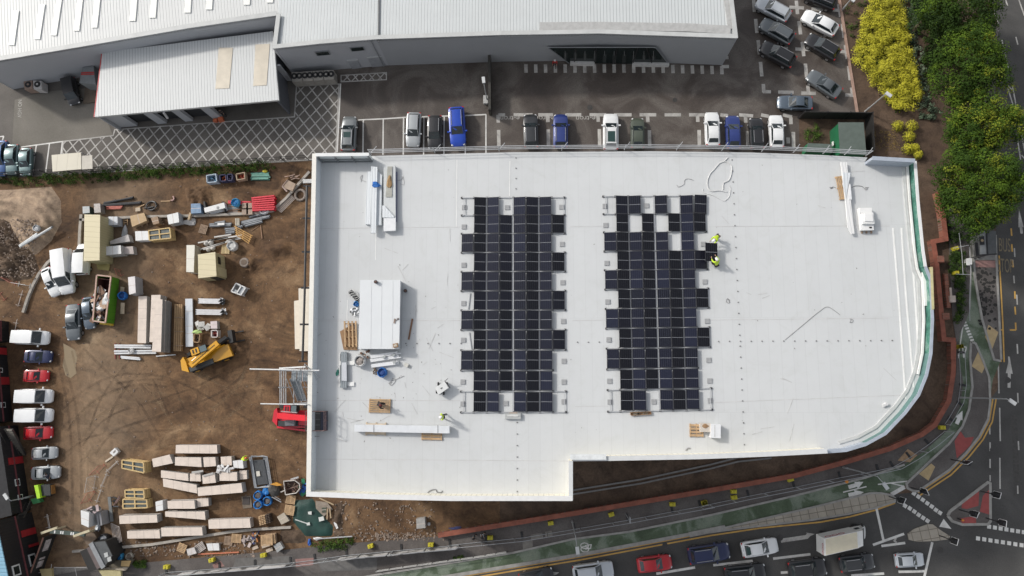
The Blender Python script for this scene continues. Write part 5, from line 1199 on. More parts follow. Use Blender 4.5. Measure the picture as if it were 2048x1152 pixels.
# long profiled sheets, top left of the roof
lt=thing('cladding_stack','white profiled sheets with a blue strap stacked top left of the roof','sheet stack',W1(N_,470,320,ZR));prof=M_rib('white_profile',(.66,.69,.71),(.42,.45,.47),.28,0,.3,.4,0,.05)
for q,z0,z1 in(([(430,138),(455,138),(450,475),(418,475)],0,.35),([(455,105),(495,108),(485,530),(452,530)],.35,.6),([(495,135),(525,160),(520,480),(488,478)],0,.4)):MB().prism(W(N_,q,ZR+z1),ZR+z0+.01,ZR+z1).build('sheet',prof,lt)
MB().blob(W1(N_,487,222,ZR+.65),.28,1.2,.8,.5,2,.4).build('strap',bluebag,lt)
rt_=thing('cladding_stack','grey channel and panel stack holding brown insulation top left of the roof','sheet stack',W1(N_,575,320,ZR))
MB().prism(W(N_,[(535,98),(610,98),(612,515),(535,518)],ZR+.45),ZR+.02,ZR+.45).build('panel',M('channel_grey',(.56,.58,.58),.45,.05),rt_);MB().prism(W(N_,[(560,105),(590,105),(588,300),(548,300)],ZR+.52),ZR+.45,ZR+.52).build('channel',M('channel_dull',(.36,.36,.32),.6,.15),rt_);MB().blob(W1(N_,572,205,ZR+.55),.28,.7,2.4,.4,2,.3).build('insulation',M('brown_foam',(.33,.21,.10),.8,.2),rt_)
MB().prism(W(N_,[(525,355),(540,355),(603,425),(600,432),(527,432)],ZR+.58),ZR+.5,ZR+.58).build('offcut',prof,rt_);MB().prism(W(N_,[(535,435),(612,432),(612,515),(535,520)],ZR+.52),ZR+.46,ZR+.52).build('lid',pw,rt_)
strip(W1(N_,619,140,ZR+.1),W1(N_,617,460,ZR+.1),.1,.12,M('navy_edge',(.10,.11,.2),.5),'rail','dark blue grey rail beside the grey channel stack','rail')
# top right: long white sheets on timber and a stack of insulation
st=thing('cladding_stack','long white ribbed sheets lying on a timber bearer at the top right','sheet stack',W1(PR_,320,550,ZR+.25))
MB().prism(W(PR_,[(240,140),(310,140),(345,500),(398,965),(365,968),(322,890),(300,640)],ZR+.38),ZR+.24,ZR+.38).build('sheet',M_rib('white_profile2',(.74,.74,.73),(.50,.51,.52),.26,R(-6),.25,.4,0,.04),st);MB().prism(W(PR_,[(265,258),(355,262),(310,480),(300,555),(262,400)],ZR+.44),ZR+.39,ZR+.44).build('offcut',prof,st);MB().prism(W(PR_,[(340,385),(352,400),(368,570),(332,572)],ZR+.43),ZR+.39,ZR+.43).build('offcut',pw,st)
pallet('narrow timber crate base under the long white ribbed sheets',W1(PR_,232,440,ZR),R(97),2.2,.62,ZR,wood,4,'pallets on the roof')
t=thing('insulation_stack','stack of white insulation boards on a pallet at the top right','board stack',W1(PR_,540,800,ZR));iw=M('insulation_white',(.74,.74,.73),.6,.04)
for q,z0,z1 in(([(445,668),(595,665),(622,920),(475,925)],.14,.5),([(460,670),(598,668),(600,720),(462,722)],.5,.62),([(490,722),(615,720),(630,848),(492,850)],.5,.75),([(515,735),(605,735),(615,822),(518,818)],.75,.85)):MB().prism(W(PR_,q,ZR+z1),ZR+z0,ZR+z1).build('board',iw,t)
MB().box(W1(PR_,582,893,ZR+.53),(.22,.12,.05)).build('label',blk_pl,t)
for x in(482,535,590):MB().box(W1(PR_,x,930,ZR+.07),(.12,.5,.13)).build('bearer',wood_d,t)
pallet('pale pallet with a white box on its right side near the bottom of the roof',W1(Q2_,462,1067,ZR),R(-1),1.2,1.15,ZR,wood,4,'pallets on the roof')
t=thing('carton','open white carton with brown bits on the pallet below the right array','box',W1(Q2_,500,1055,ZR+.15));MB().box(W1(Q2_,500,1055,ZR+.35),(.9,.75,.4)).build('carton',M('carton_pale',(.55,.50,.44),.7,.08),t);MB().blob(W1(Q2_,500,1048,ZR+.55),.25,1.2,.8,.3,1,.3).build('contents',cardm,t)
t=thing('carton','plain white carton beside the pallet below the right array','box',W1(Q2_,543,1070,ZR));MB().box(W1(Q2_,543,1070,ZR+.35),(.85,1.15,.7),-.05).build('carton',pw,t);MB().box(W1(Q2_,543,1070,ZR+.705),(.06,1.0,.01),-.05).build('tape',M('tape',(.5,.5,.48),.5),t)
# cables, hoses, scuffs
def cable(label,f,pts,r,mat,z=ZR,cat='cable'):
 p=W(f,pts,z+r+.004);out=[]
 for i in range(len(p)-1):
  a_,b_,c_,d_=p[max(0,i-1)],p[i],p[i+1],p[min(len(p)-1,i+2)]
  for k in range(5):t_=k/5;out.append(.5*((2*b_)+(c_-a_)*t_+(2*a_-5*b_+4*c_-d_)*t_**2+(3*b_-a_-3*c_+d_)*t_**3))
 out.append(p[-1]);return solo('cable',MB().path(out,r,5),mat,label,cat,'loose cables on the roof')
wr=fr(1280,290,8.23);wire_w=M('white_cable',(.62,.62,.61),.5);wire_g=M('grey_cable',(.34,.34,.34),.5);wire_d=M('dark_cable',(.20,.20,.20),.5)
cable('large loop of white cable at the top of the roof above the right array',wr,[(1450,205),(1380,270),(1310,300),(1220,400),(1150,480),(1110,590),(1120,700),(1180,760),(1300,750),(1430,770)],.045,wire_w)
cable('white cable curling down past the dotted fixings above the right array',wr,[(1390,265),(1460,300),(1510,360),(1500,480),(1460,580),(1375,630),(1368,735)],.045,wire_w)
cable('white cable end looping beside the loose panel',wr,[(1470,670),(1490,720),(1470,840),(1420,900),(1370,915),(1200,830),(1060,785),(1030,720)],.03,wire_w)
cable('short grey wire lying above the top row of the right array',wr,[(605,660),(640,690),(725,645),(735,580),(790,555),(880,580)],.022,wire_g)
cable('thin dark wire running up to a peak right of the right array',T,[(1570,680),(1600,655),(1640,622),(1655,614),(1670,622),(1680,630)],.018,wire_d)
cable('small knot of dark wire at the end of the thin peak wire',T,[(1700,638),(1706,640),(1705,644),(1700,645),(1702,640)],.02,wire_d)
cable('tiny loop of wire on the bare roof right of the arrays',T,[(1455,597),(1459,600),(1458,606),(1453,604),(1455,597),(1460,606)],.02,wire_d)
cable('grey wire with knots right of the timber bearer at the top right',PR_,[(365,435),(400,415),(470,415),(510,440),(530,460),(545,440),(520,435),(560,432)],.025,wire_d)
cable('knotted grey wire left of the timber bearer at the top right',PR_,[(110,430),(150,435),(120,445),(150,425),(185,440)],.02,wire_d)
cable('thin looped wire below the panel offcuts',PB_,[(710,1018),(640,1048),(600,1060),(570,1085),(590,1108),(630,1060),(600,1040),(585,1090),(560,1085)],.022,wire_g)
cable('dark hose lying near the bottom left edge of the white roof',I_,[(1635,495),(1660,475),(1700,470),(1710,490),(1745,490),(1752,478)],.035,wire_d)
cable('dark hose lying near the bottom edge of the roof below the right array',J_,[(1855,160),(1870,145),(1892,143)],.05,wire_g)
cable('faint grey wire at the top edge left of the sheet stacks',N_,[(390,205),(400,160),(385,185),(425,205),(400,195)],.018,wire_g)
cable('faint grey wire right of the channel stack',N_,[(625,195),(650,190),(660,170),(665,220),(640,215)],.018,wire_g)
c=W1(L_,277,378,ZR);solo('vent_cowl',MB().tube(c,c+Vector((0,0,.25)),.14,10).box(c+Vector((-.15,-.1,.1)),(.3,.2,.2),.4),M('cowl_white',(.6,.6,.6),.5),'small pale cowl on the roof near the rounded corner','vent')
solo('cloth',MB().blob(W1(PB_,72,985,ZR+.04),.16,.9,1.6,.3,2,.5),M('green_cloth',(.03,.17,.13),.8,.3),'crumpled green cloth left of the grey steel sheets','cloth')
# ================================================================== THINGS IN THE MUDDY YARD
pinkish=M('wrapped_panel_cream',(.65,.56,.485),.6,.09,1.4);endshade=M('panel_stack_side_shade',(.36,.345,.325),.7,.12,3);cleanw=M('wrapped_white',(.68,.68,.67),.5,.06)  # side darker than top: its shade and the grey wrap put into the colour
seamm=M('wrap_seam',(.53,.46,.405),.6)
def stack(label,f,q,h,top=None,side=None,n=None,group='stacks of wrapped panels on the mud',name='panel_stack',z0=.1,cat='panel stack',bearers=True,wrap=False):
 """a pile of long flat packs traced round its top; the layers show on its sides"""
 t4=W(f,q,h);c=cen(t4);t=thing(name,label,cat,dn(c),group);n=n or max(1,int(round((h-z0)/.38)));rg=random.Random(label)
 dz=(h-z0)/n
 for i in range(n):
  k=1 if i==n-1 else rg.uniform(.985,.998);off=Vector((0,0,0))if i==n-1 else Vector((rg.uniform(-.03,.03),rg.uniform(-.03,.03),0))
  MB().prism([c+(p-c)*k+off for p in t4],z0+dz*i+(.012 if i else 0),z0+dz*(i+1),mside=1).build('pack',[top or pinkish,side or endshade],t)
 e0,e1=(t4[1]-t4[0]),(t4[3]-t4[0]);lng=e0.length>e1.length;Ls=max(e0.length,e1.length)
 for s in([.28,.52,.77]if Ls>3.5 else[.5]):
  s+=rg.uniform(-.06,.06);pa,pb=(t4[0].lerp(t4[1],s),t4[3].lerp(t4[2],s))if lng else(t4[0].lerp(t4[3],s),t4[1].lerp(t4[2],s));MB().bar(pa,pb,.05,.012).build('strap',seamm,t)
 if bearers:
  a,b=(t4[0],t4[1]);L=(b-a).length;d=(b-a).normalized();l2=(t4[3]-t4[0])
  if L<l2.length:a,b,l2=t4[0],t4[3],(t4[1]-t4[0]);L=(b-a).length;d=(b-a).normalized()
  mb=MB()
  for s in((.12,.5,.88)if L<4 else(.08,.3,.5,.7,.92)):p=dn(a+d*L*s);mb.bar(p+Vector((0,0,z0/2)),p+dn(l2)+Vector((0,0,z0/2)),.12,z0-.01)
  mb.build('bearers',wood_d,t)
 return t
big=[('single long stack lying apart at the top of the lower group',[(1385,118),(1708,118),(1712,185),(1383,183)],.95),
('tilted short stack beside the upper window crate',[(1197,228),(1335,193),(1362,262),(1208,293)],1.0),
('stack in the second row, right of the tilted one',[(1378,214),(1582,216),(1588,292),(1378,278)],1.0),
('stack in the second row with a torn white label on top',[(1600,215),(1695,214),(1702,284),(1606,291)],.9),
('square stack near the end of the second row beside the white wrapped block',[(1738,212),(1822,207),(1826,278),(1742,282)],1.0),
('long stack in the third row at its left end',[(1268,318),(1480,345),(1485,402),(1268,375)],.9),
('square stack left of the middle of the third row',[(1497,345),(1577,335),(1582,405),(1495,402)],.9),
('square stack under loose strips right of the middle of the third row',[(1592,358),(1690,338),(1700,415),(1597,424)],1.1),
('broad stack in the third row below the torn white bags',[(1728,335),(1865,332),(1867,400),(1730,400)],1.2),
('lower square stack at the right end of the third row',[(1885,318),(1942,318),(1946,386),(1887,390)],.75),
('slanting long stack in the fourth row at its left end',[(1282,382),(1548,432),(1553,500),(1287,446)],.9),
('longest stack in the fourth row, pointing at the blue bags',[(1555,455),(1900,418),(1912,492),(1560,520)],1.25),
('stack in the fifth row right of the small white cube',[(1318,560),(1530,555),(1536,620),(1322,620)],1.25),
('low stack at the right end of the fifth row',[(1550,542),(1640,537),(1643,598),(1555,608)],.8),
('stack in the sixth row, right one',[(1300,642),(1612,642),(1618,707),(1302,682)],1.1),
('stack in the sixth row, left one below the lower window crates',[(938,675),(1235,668),(1240,728),(942,740)],1.2),
('stack farthest to the lower right, beside the leaning pallets',[(1640,707),(1966,697),(1975,770),(1645,778)],1.1),
('stack in the bottom row beside the kerb, right one',[(1268,770),(1590,766),(1597,830),(1272,838)],1.1),
('stack in the bottom row with dark feet along its edge',[(1000,797),(1255,787),(1262,853),(1003,855)],.8)]
for lab,q,h in big:stack('cream '+lab,H_,q,h)
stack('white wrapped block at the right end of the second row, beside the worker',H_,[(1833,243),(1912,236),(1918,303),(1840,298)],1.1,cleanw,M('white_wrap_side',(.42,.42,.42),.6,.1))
stack('small white cube left of the fifth row',H_,[(1224,566),(1280,552),(1284,632),(1230,640)],1.1,cleanw,cleanw,n=2)
clutter('torn_bags','torn white paper bags on the broad stack in the third row','bags',H_,[(1725,285),(1835,285),(1835,325),(1725,325)],1.22,.2,(('bag',cleanw),('bag',M('paper_grey',(.42,.41,.4),.8,.1))),6,8,None,(.3,.9))
for k,(x0,y0,x1,y1)in enumerate(((1600,362,1680,340),(1510,335,1600,322))):strip(W1(H_,x0,y0,1.16),W1(H_,x1,y1,1.16),.22,.04,M('loose_grey_board',(.40,.39,.37),.7,.1),'board',('loose grey board on the stack under strips','loose grey board across the top of the third row')[k],'board','loose boards')
# upper group
stack('low long cream panel stack, left one of the upright group',G_,[(886,104),(940,103),(934,405),(880,402)],.9,group='long stacks standing north to south')
stack('long cream panel stack half hidden between its neighbours in the upright group',G_,[(969,96),(1028,95),(1010,398),(956,397)],1.5,group='long stacks standing north to south')
stack('tallest cream panel stack of the upright group with grey side',G_,[(998,126),(1040,124),(1030,460),(972,458)],2.2,side=M('grey_stack_side',(.235,.235,.235),.7,.12,3),group='long stacks standing north to south')
tp_=thing('timber_stack','long bundle of brown timber beside the tallest cream stack','timber stack',W1(G_,1140,310))
for i in range(4):a_,b_=W1(G_,1122+i*13,155,.62),W1(G_,1115+i*13,455,.62);MB().bar(a_-Vector((0,0,.25)),b_-Vector((0,0,.25)),.2,.5).build('beam',M('brown_timber',(.36,.235,.125),.8,.2,2,bump=.2),tp_)
for y in(240,330,420):MB().bar(W1(G_,1116,y,.66),W1(G_,1172,y,.66),.09,.05).build('strap',wood_d,tp_)
stack('plain white long panel lying right of the brown timber',G_,[(1185,120),(1231,119),(1236,425),(1189,428)],.35,M('blue_white_panel',(.60,.63,.66),.45,.05),n=1,group='long stacks standing north to south')
for k,(x0,y0,x1,y1,lab)in enumerate(((1272,118,1412,150,'upper bundle of shiny aluminium rails right of the white panel'),(1256,187,1422,222,'lower bundle of shiny aluminium rails right of the white panel'))):
 t=thing('rail_bundle',lab,'rail bundle',W1(G_,(x0+x1)/2,(y0+y1)/2),'bundles of aluminium rails')
 for j in range(5):a_=W1(G_,x0+(j%2)*5,y0+(y1-y0)*(j+.5)/5,.5);b_=W1(G_,x1-(j%3)*6,y0+(y1-y0)*(j+.5)/5+3,.5);MB().bar(a_,b_,.11,.2).build('rail',M('bright_alu',(.62,.62,.63),.35,.08,metal=.4),t)
 for s in(0,.5,1):a_,b_=W1(G_,x0+(x1-x0)*s,y0,.3),W1(G_,x0+(x1-x0)*s,y1,.3);MB().bar(a_,b_,.12,.3).build('bearer',blk_pl,t)
 clutter('bracket_box',('upper' if k==0 else 'lower')+' dark heap of brackets at the end of an aluminium rail bundle','brackets',G_,[(x1+2,y0+2),(x1+32,y0),(x1+32,y1),(x1+2,y1)],0,.4,(('brackets',blk_pl),('brackets',alu)),9,20+k)
t=thing('rail_bundle','white long rails lying on the mud below the cream stacks','rail bundle',W1(G_,850,460),'bundles of aluminium rails')
for(x0,y0,x1,y1)in((735,418,970,420),(736,430,968,434),(733,455,980,452),(735,470,1000,467),(775,490,895,500),(780,498,900,508)):MB().bar(W1(G_,x0,y0,.2),W1(G_,x1,y1,.2),.2,.22).build('rail',M('pale_channel',(.60,.61,.62),.4,.1),t)
for x in(738,765):MB().bar(W1(G_,x,405,.06),W1(G_,x,505,.06),.1,.1).build('bearer',M('red_bearer',(.22,.06,.05),.8,.2),t)
sack('bag','white wrapped bag lying on the long white rails','bag',W1(G_,848,455,.2),.34,.35,whitebag,M('grey_film',(.4,.4,.4),.5,.2),12)
strip(W1(G_,1000,488,.1),W1(G_,1125,478,.1),.12,.1,alu,'scaffold_tube','pale bar lying at the foot of the tallest cream stack','bar')
t=thing('skip_tray','pile of white plastic chairs and frames above the green topped crate','chairs',W1(T3_,610,110));pc=M('white_plastic',(.62,.61,.57),.5,.1);rg=random.Random(31)
for i in range(7):MB().box(W1(T3_,rg.uniform(520,740),rg.uniform(50,200),.25+.1*i),(rg.uniform(.5,.8),rg.uniform(.4,.6),.06),rot=Matrix.Rotation(rg.uniform(0,3),3,'Z')@Matrix.Rotation(rg.uniform(-.5,.5),3,'Y')).build('seat',pc,t)
for i in range(6):MB().bar(W1(T3_,rg.uniform(490,740),rg.uniform(60,210),.05),W1(T3_,rg.uniform(490,740),rg.uniform(60,210),.8),.06,.06).build('leg',pc,t)
open_box('crate','open timber crate with lime green top beside the white plastic chairs','crate',W(T3_,[(455,255),(578,265),(558,440),(445,425)],.6),0,.55,wood,.08,None,M('brown_bits',(.10,.065,.045),.8,.4));solo('cover',MB().blob(W1(T3_,520,225,.62),.42,1.2,.6,.35,2,.2),M('lime_cover',(.42,.58,.20),.6,.15),'lime green cover on the end of the open timber crate','cover')
stack('pink white box with a red mark, upper one of two by the yellow telehandler',T3_,[(775,28),(900,18),(908,165),(782,165)],.8,M('pinkish_white',(.60,.52,.52),.6,.1),n=1,group='boxes by the yellow telehandler');open_box('crate','square white box of red fittings, lower one of two by the yellow telehandler','crate',W(T3_,[(788,190),(922,190),(918,338),(790,335)],.75),0,.75,M('box_white',(.6,.56,.54),.6),.1,'boxes by the yellow telehandler',M('red_fittings',(.36,.06,.05),.6,.3))
# window crates: timber frames with glazing packed inside
wframe=M('crate_timber',(.55,.40,.19),.75,.15,3);glassp=M('packed_glazing',(.10,.115,.11),.3,.3,2)
def wcrate(label,f,q,h,side,cols=2,rows=2):
 t4=W(f,q,h);c=cen(t4);t=thing('window_crate',label,'crate',dn(c),'timber crates of windows')
 MB().prism([c+(p-c)*.96 for p in t4],.1,h-.12,mside=1).build('glazing',[glassp,wframe],t)
 def g(u,v):return t4[0]*(1-u)*(1-v)+t4[1]*u*(1-v)+t4[2]*u*v+t4[3]*(1-u)*v
 mb=MB()
 for i in range(cols+1):mb.bar(g(i/cols,0)-Vector((0,0,.05)),g(i/cols,1)-Vector((0,0,.05)),.13,.1)
 for j in range(rows+1):mb.bar(g(0,j/rows)-Vector((0,0,.04)),g(1,j/rows)-Vector((0,0,.04)),.13,.1)
 mb.build('slats',wframe,t)
 for i in range(4):
  a_,b_=t4[i],t4[(i+1)%4];mb=MB()
  for z in(.1,h*.5,h-.18):mb.bar(dn(a_,z),dn(b_,z),.08,.16)
  mb.bar(dn(a_,.02),dn(a_,h-.1),.1,.1);mb.build('side_slats',wframe,t)
 return t
wcrate('timber crate of windows, uppermost of the three by the fence panels',H_,[(960,236),(1128,258),(1134,338),(960,300)],1.5,0);wcrate('timber crate of windows, middle one of the three by the fence panels',H_,[(983,474),(1130,474),(1136,540),(986,532)],1.3,0);wcrate('timber crate of windows, lowest of the three by the fence panels',H_,[(967,546),(1153,550),(1160,612),(968,618)],1.2,0)
wcrate('timber crate of windows in line with a white box near the beige hut',E_,[(950,452),(1085,434),(1092,500),(955,514)],1.2,0)
stack('white box butted against the window crate near the beige hut',E_,[(864,456),(950,454),(954,512),(868,516)],1.15,cleanw,cleanw,n=2,name='box',cat='box',group=None)
# upper yard packs
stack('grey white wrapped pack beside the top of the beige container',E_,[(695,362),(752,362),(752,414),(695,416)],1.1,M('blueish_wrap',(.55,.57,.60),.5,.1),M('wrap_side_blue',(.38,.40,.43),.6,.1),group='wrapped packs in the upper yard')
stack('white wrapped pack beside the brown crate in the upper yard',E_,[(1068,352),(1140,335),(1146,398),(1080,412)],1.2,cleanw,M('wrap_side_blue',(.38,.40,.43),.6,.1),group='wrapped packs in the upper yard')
stack('tan boards stacked at a tilt in the upper yard',E_,[(832,358),(922,338),(940,388),(845,428)],.7,M('tan_board',(.50,.36,.21),.8,.1),M('tan_board_side',(.35,.26,.16),.8,.15),group='wrapped packs in the upper yard',name='board_stack',cat='board stack')
stack('brown square crate between the tan boards and the white pack',E_,[(965,372),(1008,360),(1018,404),(982,414)],1.0,M('brown_crate',(.33,.23,.155),.8,.15),M('brown_crate_side',(.22,.155,.105),.8,.15),group=None,name='crate',cat='crate')
stack('grey wrapped long pack pointing away from the beige container',E_,[(702,520),(820,476),(832,520),(706,540)],1.0,M('grey_wrap',(.47,.44,.42),.5,.15),group='wrapped packs in the upper yard')
stack('white long panel pack at the lower end of the beige container',E_,[(655,556),(772,546),(776,600),(658,612)],1.5,cleanw,group='wrapped packs in the upper yard');stack('pale stepped pack butted to the white long panel pack',E_,[(782,556),(850,552),(856,600),(784,602)],.9,M('pink_wrap',(.46,.40,.37),.6,.15),group='wrapped packs in the upper yard')
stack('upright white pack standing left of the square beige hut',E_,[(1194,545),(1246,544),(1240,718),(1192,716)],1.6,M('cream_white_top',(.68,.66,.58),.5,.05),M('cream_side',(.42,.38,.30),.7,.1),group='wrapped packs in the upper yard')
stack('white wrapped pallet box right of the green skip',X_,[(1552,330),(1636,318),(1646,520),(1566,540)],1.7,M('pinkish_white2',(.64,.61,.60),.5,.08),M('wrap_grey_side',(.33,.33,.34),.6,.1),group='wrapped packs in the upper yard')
t=thing('batten_frame','small timber ladder frame beside the grey white pack','timber frame',W1(E_,803,390))
for x in(792,815):MB().bar(W1(E_,x,366,.15),W1(E_,x+2,414,.15),.06,.06).build('side_rail',wood,t)
for y in(372,386,400):MB().bar(W1(E_,790,y,.18),W1(E_,818,y,.18),.06,.05).build('rung',wood,t)
solo('sheeting',MB().blob(W1(E_,798,458,.1),.5,.7,1.6,.3,2,.3),M('grey_sheeting',(.42,.43,.44),.5,.15),'grey crumpled sheeting between the wrapped packs','sheeting')
solo('sheeting',MB().blob(W1(E_,1215,395,.1),.55,1.5,.8,.3,2,.35),M('pale_sheeting',(.50,.48,.46),.6,.2),'pale crumpled sheeting below the blue wrapped pack','sheeting')
# beige huts
beige_w=M_rib('beige_hut_wall',(.40,.35,.20),(.28,.25,.14),.3,0,.2,.6,0,.06,'Y');beige_r=M_rib('beige_hut_roof',(.62,.55,.36),(.48,.42,.26),.62,R(4),.14,.5,0,.05,'Y',.3)
hq=W(E_,[(541,350),(640,352),(636,640),(536,645)],2.75);hc=thing('storage_container','long beige ribbed storage container with a door leaf open','container',dn(cen(hq)))
MB().prism(hq,.1,2.65,bottom=False).build('wall',beige_w,hc);MB().prism([cen(hq)+(p-cen(hq))*1.012 for p in hq],2.65,2.75).build('roof',beige_r,hc)
dq_=W(E_,[(607,650),(697,655),(690,706),(618,698)],.3);MB().prism([dn(p)for p in[W1(E_,640,655),W1(E_,698,660),W1(E_,698,664),W1(E_,640,660)]],.1,2.3).build('door',M('olive_door',(.34,.29,.09),.6,.1),hc)
solo('ramp',MB().prism(dq_,.02,.12),M('olive_ramp',(.36,.30,.12),.7,.15),'olive board lying at the lower end of the beige container','board')
hq=W(E_,[(1268,606),(1376,590),(1384,742),(1270,755)],2.6);h2=thing('site_hut','square beige ribbed hut with open side in the middle of the yard','hut',dn(cen(hq)))
MB().prism(hq,.1,2.5,bottom=False).build('wall',beige_w,h2);MB().prism([cen(hq)+(p-cen(hq))*1.02 for p in hq],2.5,2.6).build('roof',beige_r,h2)
a_,b_=dn(hq[2]),dn(hq[1]);n_=Vector((1,-.05,0));o=MB().bar(a_.lerp(b_,.55)+n_*.05+Vector((0,0,1.7)),a_.lerp(b_,.85)+n_*.05+Vector((0,0,1.7)),.06,.6).build('window',glass_d,h2)
MB().bar(a_.lerp(b_,.05)+n_*.06+Vector((0,0,1.1)),a_.lerp(b_,.42)+n_*.06+Vector((0,0,1.1)),.1,2.0).build('door',M('beige_door',(.46,.40,.24),.6,.1),h2)
a2,b2=dn(hq[3]),dn(hq[2]);MB().bar(a2.lerp(b2,.55)+Vector((0,-.05,1.2)),a2.lerp(b2,.95)+Vector((0,-.05,1.2)),.06,1.9).build('opening',M('dark_opening',(.03,.026,.02),.9),h2)
# green skip
gs=thing('skip','large open green skip full of waste boards and sheeting','skip',W1(X_,1250,600));sg=M_rib('skip_green',(.085,.24,.016),(.05,.15,.01),.85,0,.1,.5,0,.1,'Y',.3)
sq_=W(X_,[(1172,303),(1343,322),(1276,880),(1124,858)],1.85);sc=cen(sq_);sb=[dn(p)for p in sq_]
mb=MB()
for i in range(4):a_,b_=sb[i],sb[(i+1)%4];n_=(dn(sc)-(a_+b_)/2).normalized();mb.bar(a_+n_*.05+Vector((0,0,.95)),b_+n_*.05+Vector((0,0,.95)),.1,1.6)
mb.build('wall',sg,gs);MB().prism(sb,.15,.25).build('floor',M('skip_inside',(.085,.03,.025),.8,.3),gs)
mb=MB()
for i in range(4):mb.bar(sq_[i]-Vector((0,0,.05)),sq_[(i+1)%4]-Vector((0,0,.05)),.16,.12)
mb.build('rim',M('skip_rim',(.46,.30,.24),.6,.25),gs)
inner=[dn(sc)+(p-dn(sc))*.86 for p in sb];mb=MB()
for i in range(4):a_,b_=inner[i],inner[(i+1)%4];mb.bar(a_+Vector((0,0,1.0)),b_+Vector((0,0,1.0)),.03,1.45)
mb.build('inside',MATS['skip_inside'],gs);MB().bar(sb[2].lerp(sb[3],.0)+Vector((0,-.15,.4)),sb[3]+Vector((0,-.15,.4)),.25,.3).build('end_trim',M('skip_yellow',(.55,.36,.03),.6),gs)
rg=random.Random(17);wb=MB();wc=MB();wd_=MB()
for i in range(64):
 y=480+rg.random()*370;x=1150+rg.random()*110+(y-480)*-.1;tgt=(wb,wc,wd_)[i%3];rot=Matrix.Rotation(rg.uniform(0,3),3,'Z')@Matrix.Rotation(rg.uniform(-.35,.35),3,'X');tgt.box(W1(X_,x+15,y,rg.uniform(.8,1.75)),(rg.uniform(.5,1.2),rg.uniform(.15,.7),.06),rot=rot)
solo('waste_boards',wb,M('waste_tan',(.44,.31,.22),.8,.2),'tan boards lying in the green skip','waste boards');solo('waste_sheets',wc,M('waste_white',(.66,.66,.65),.6,.15),'white sheets lying in the green skip','waste sheets');solo('waste_scraps',wd_,M('waste_brown',(.22,.13,.09),.8,.3),'brown scraps lying in the green skip','waste')
solo('sheeting',MB().blob(W1(X_,1215,690,1.5),.55,1.5,.8,.5,2,.4,seed=3).blob(W1(X_,1290,600,1.7),.5,.8,1.5,.4,2,.4,seed=4),MATS['waste_white'],'white plastic sheeting heaped over the edge of the skip','sheeting')
sack('bulk_bag','crumpled bright blue bag outside the green side of the skip','bag',W1(X_,1515,560),.5,.8,M('blue_bag2',(.02,.16,.50),.6,.25,3),M('blue_bag_dark3',(.01,.06,.22),.7),14)
for i,(x0,y0,x1,y1,lab)in enumerate(((1490,640,1485,775,'tan boards leaning outside the skip below the blue bag'),(1488,450,1478,525,'pale board leaning outside the skip above the blue bag'))):strip(W1(X_,x0,y0,.5),W1(X_,x1,y1,.3),.45,.1,M('lean_tan',(.46,.37,.27),.8,.15),'board',lab,'board','loose boards')
# low concrete kerb walls
def lowwall(label,f,pts,wd=.3,h=.3):return solo('kerb_wall',MB().ribbon(W(f,pts),wd,.0,h),M('concrete_edge',(.36,.33,.29),.85,.2,1.5),label,'low wall','low concrete edging of the yard')
lowwall('low concrete edging along the top of the yard, from the container to the red barriers',R5_,[(-1830,850),(-900,800),(0,785),(900,745),(1120,710),(1330,520),(1690,110)]);lowwall('low concrete edging curving around the white vans',X_,[(680,80),(590,160),(490,290),(415,430),(350,590),(297,760)],.32);lowwall('low concrete edging along the bottom of the stacks',V_,[(-1800,1280),(-900,1200),(0,1055),(300,1025),(710,1000)],.28)
lowwall('low concrete edging down the left side of the beige container',E_,[(528,352),(520,450),(513,600)],.35)
# barriers, pipes, bundles at the top of the yard
t=thing('barrier_stack','stack of red plastic road barriers by the concrete edging','barriers',W1(R5_,980,580));redp=M('red_plastic',(.60,.025,.045),.45,.1)
for i in range(7):y=500+i*31;MB().bar(W1(R5_,808+i*2,y+18,.35+.02*i),W1(R5_,1155+(i%2)*10,y-18+i*3,.35+.02*i),.17,.7).build('barrier',redp,t)
t=thing('barrier_stack','few red barriers behind the light blue bag','barriers',W1(R5_,610,580))
for y in(560,585):MB().bar(W1(R5_,440,y,.3),W1(R5_,785,y+14,.3),.16,.4).build('barrier',redp,t)
sack('bulk_bag','light blue bag crumpled in front of the red barriers','bag',W1(R5_,575,595,.2),.5,.8,M('light_blue_bag',(.05,.30,.55),.6,.2),M('lb_dark',(.02,.15,.35),.7),16)
t=thing('kerb_blocks','pallet of tan kerb blocks below the light blue bag','blocks',W1(R5_,738,680))
for i in range(4):MB().box(W1(R5_,705+(i%2)*65,640+(i//2)*80,.3),(.75,.8,.5),.05).build('block',M('tan_block',(.36,.28,.22),.8,.15),t)
sack('bulk_bag','white rubble bag at the corner of the red barriers','bag',W1(R5_,1005,695),.6,.6,M('white_rubble_bag',(.6,.6,.62),.6,.15),M('bag_shade',(.42,.43,.45),.7,.2),17)
t=thing('rail_bundle','white boxed pack of rails on black bearers at the top of the yard','rail bundle',W1(R5_,230,655));MB().prism(W(R5_,[(60,660),(370,575),(385,660),(75,730)],.8),.2,.8).build('pack',cleanw,t)
for x in(95,375):MB().box(W1(R5_,x,650,.4),(.2,1.3,.75),.2).build('clamp',blk_pl,t)
MB().bar(W1(R5_,160,750,.2),W1(R5_,430,690,.2),.2,.15).build('rail',alu,t);MB().box(W1(R5_,272,655,.82),(.25,.3,.06)).build('label',M('label_grey',(.3,.3,.3),.6),t)
t=thing('plank_pile','grey and brown planks between the rail pack and kerb blocks','planks',W1(R5_,520,680));rg=random.Random(40)
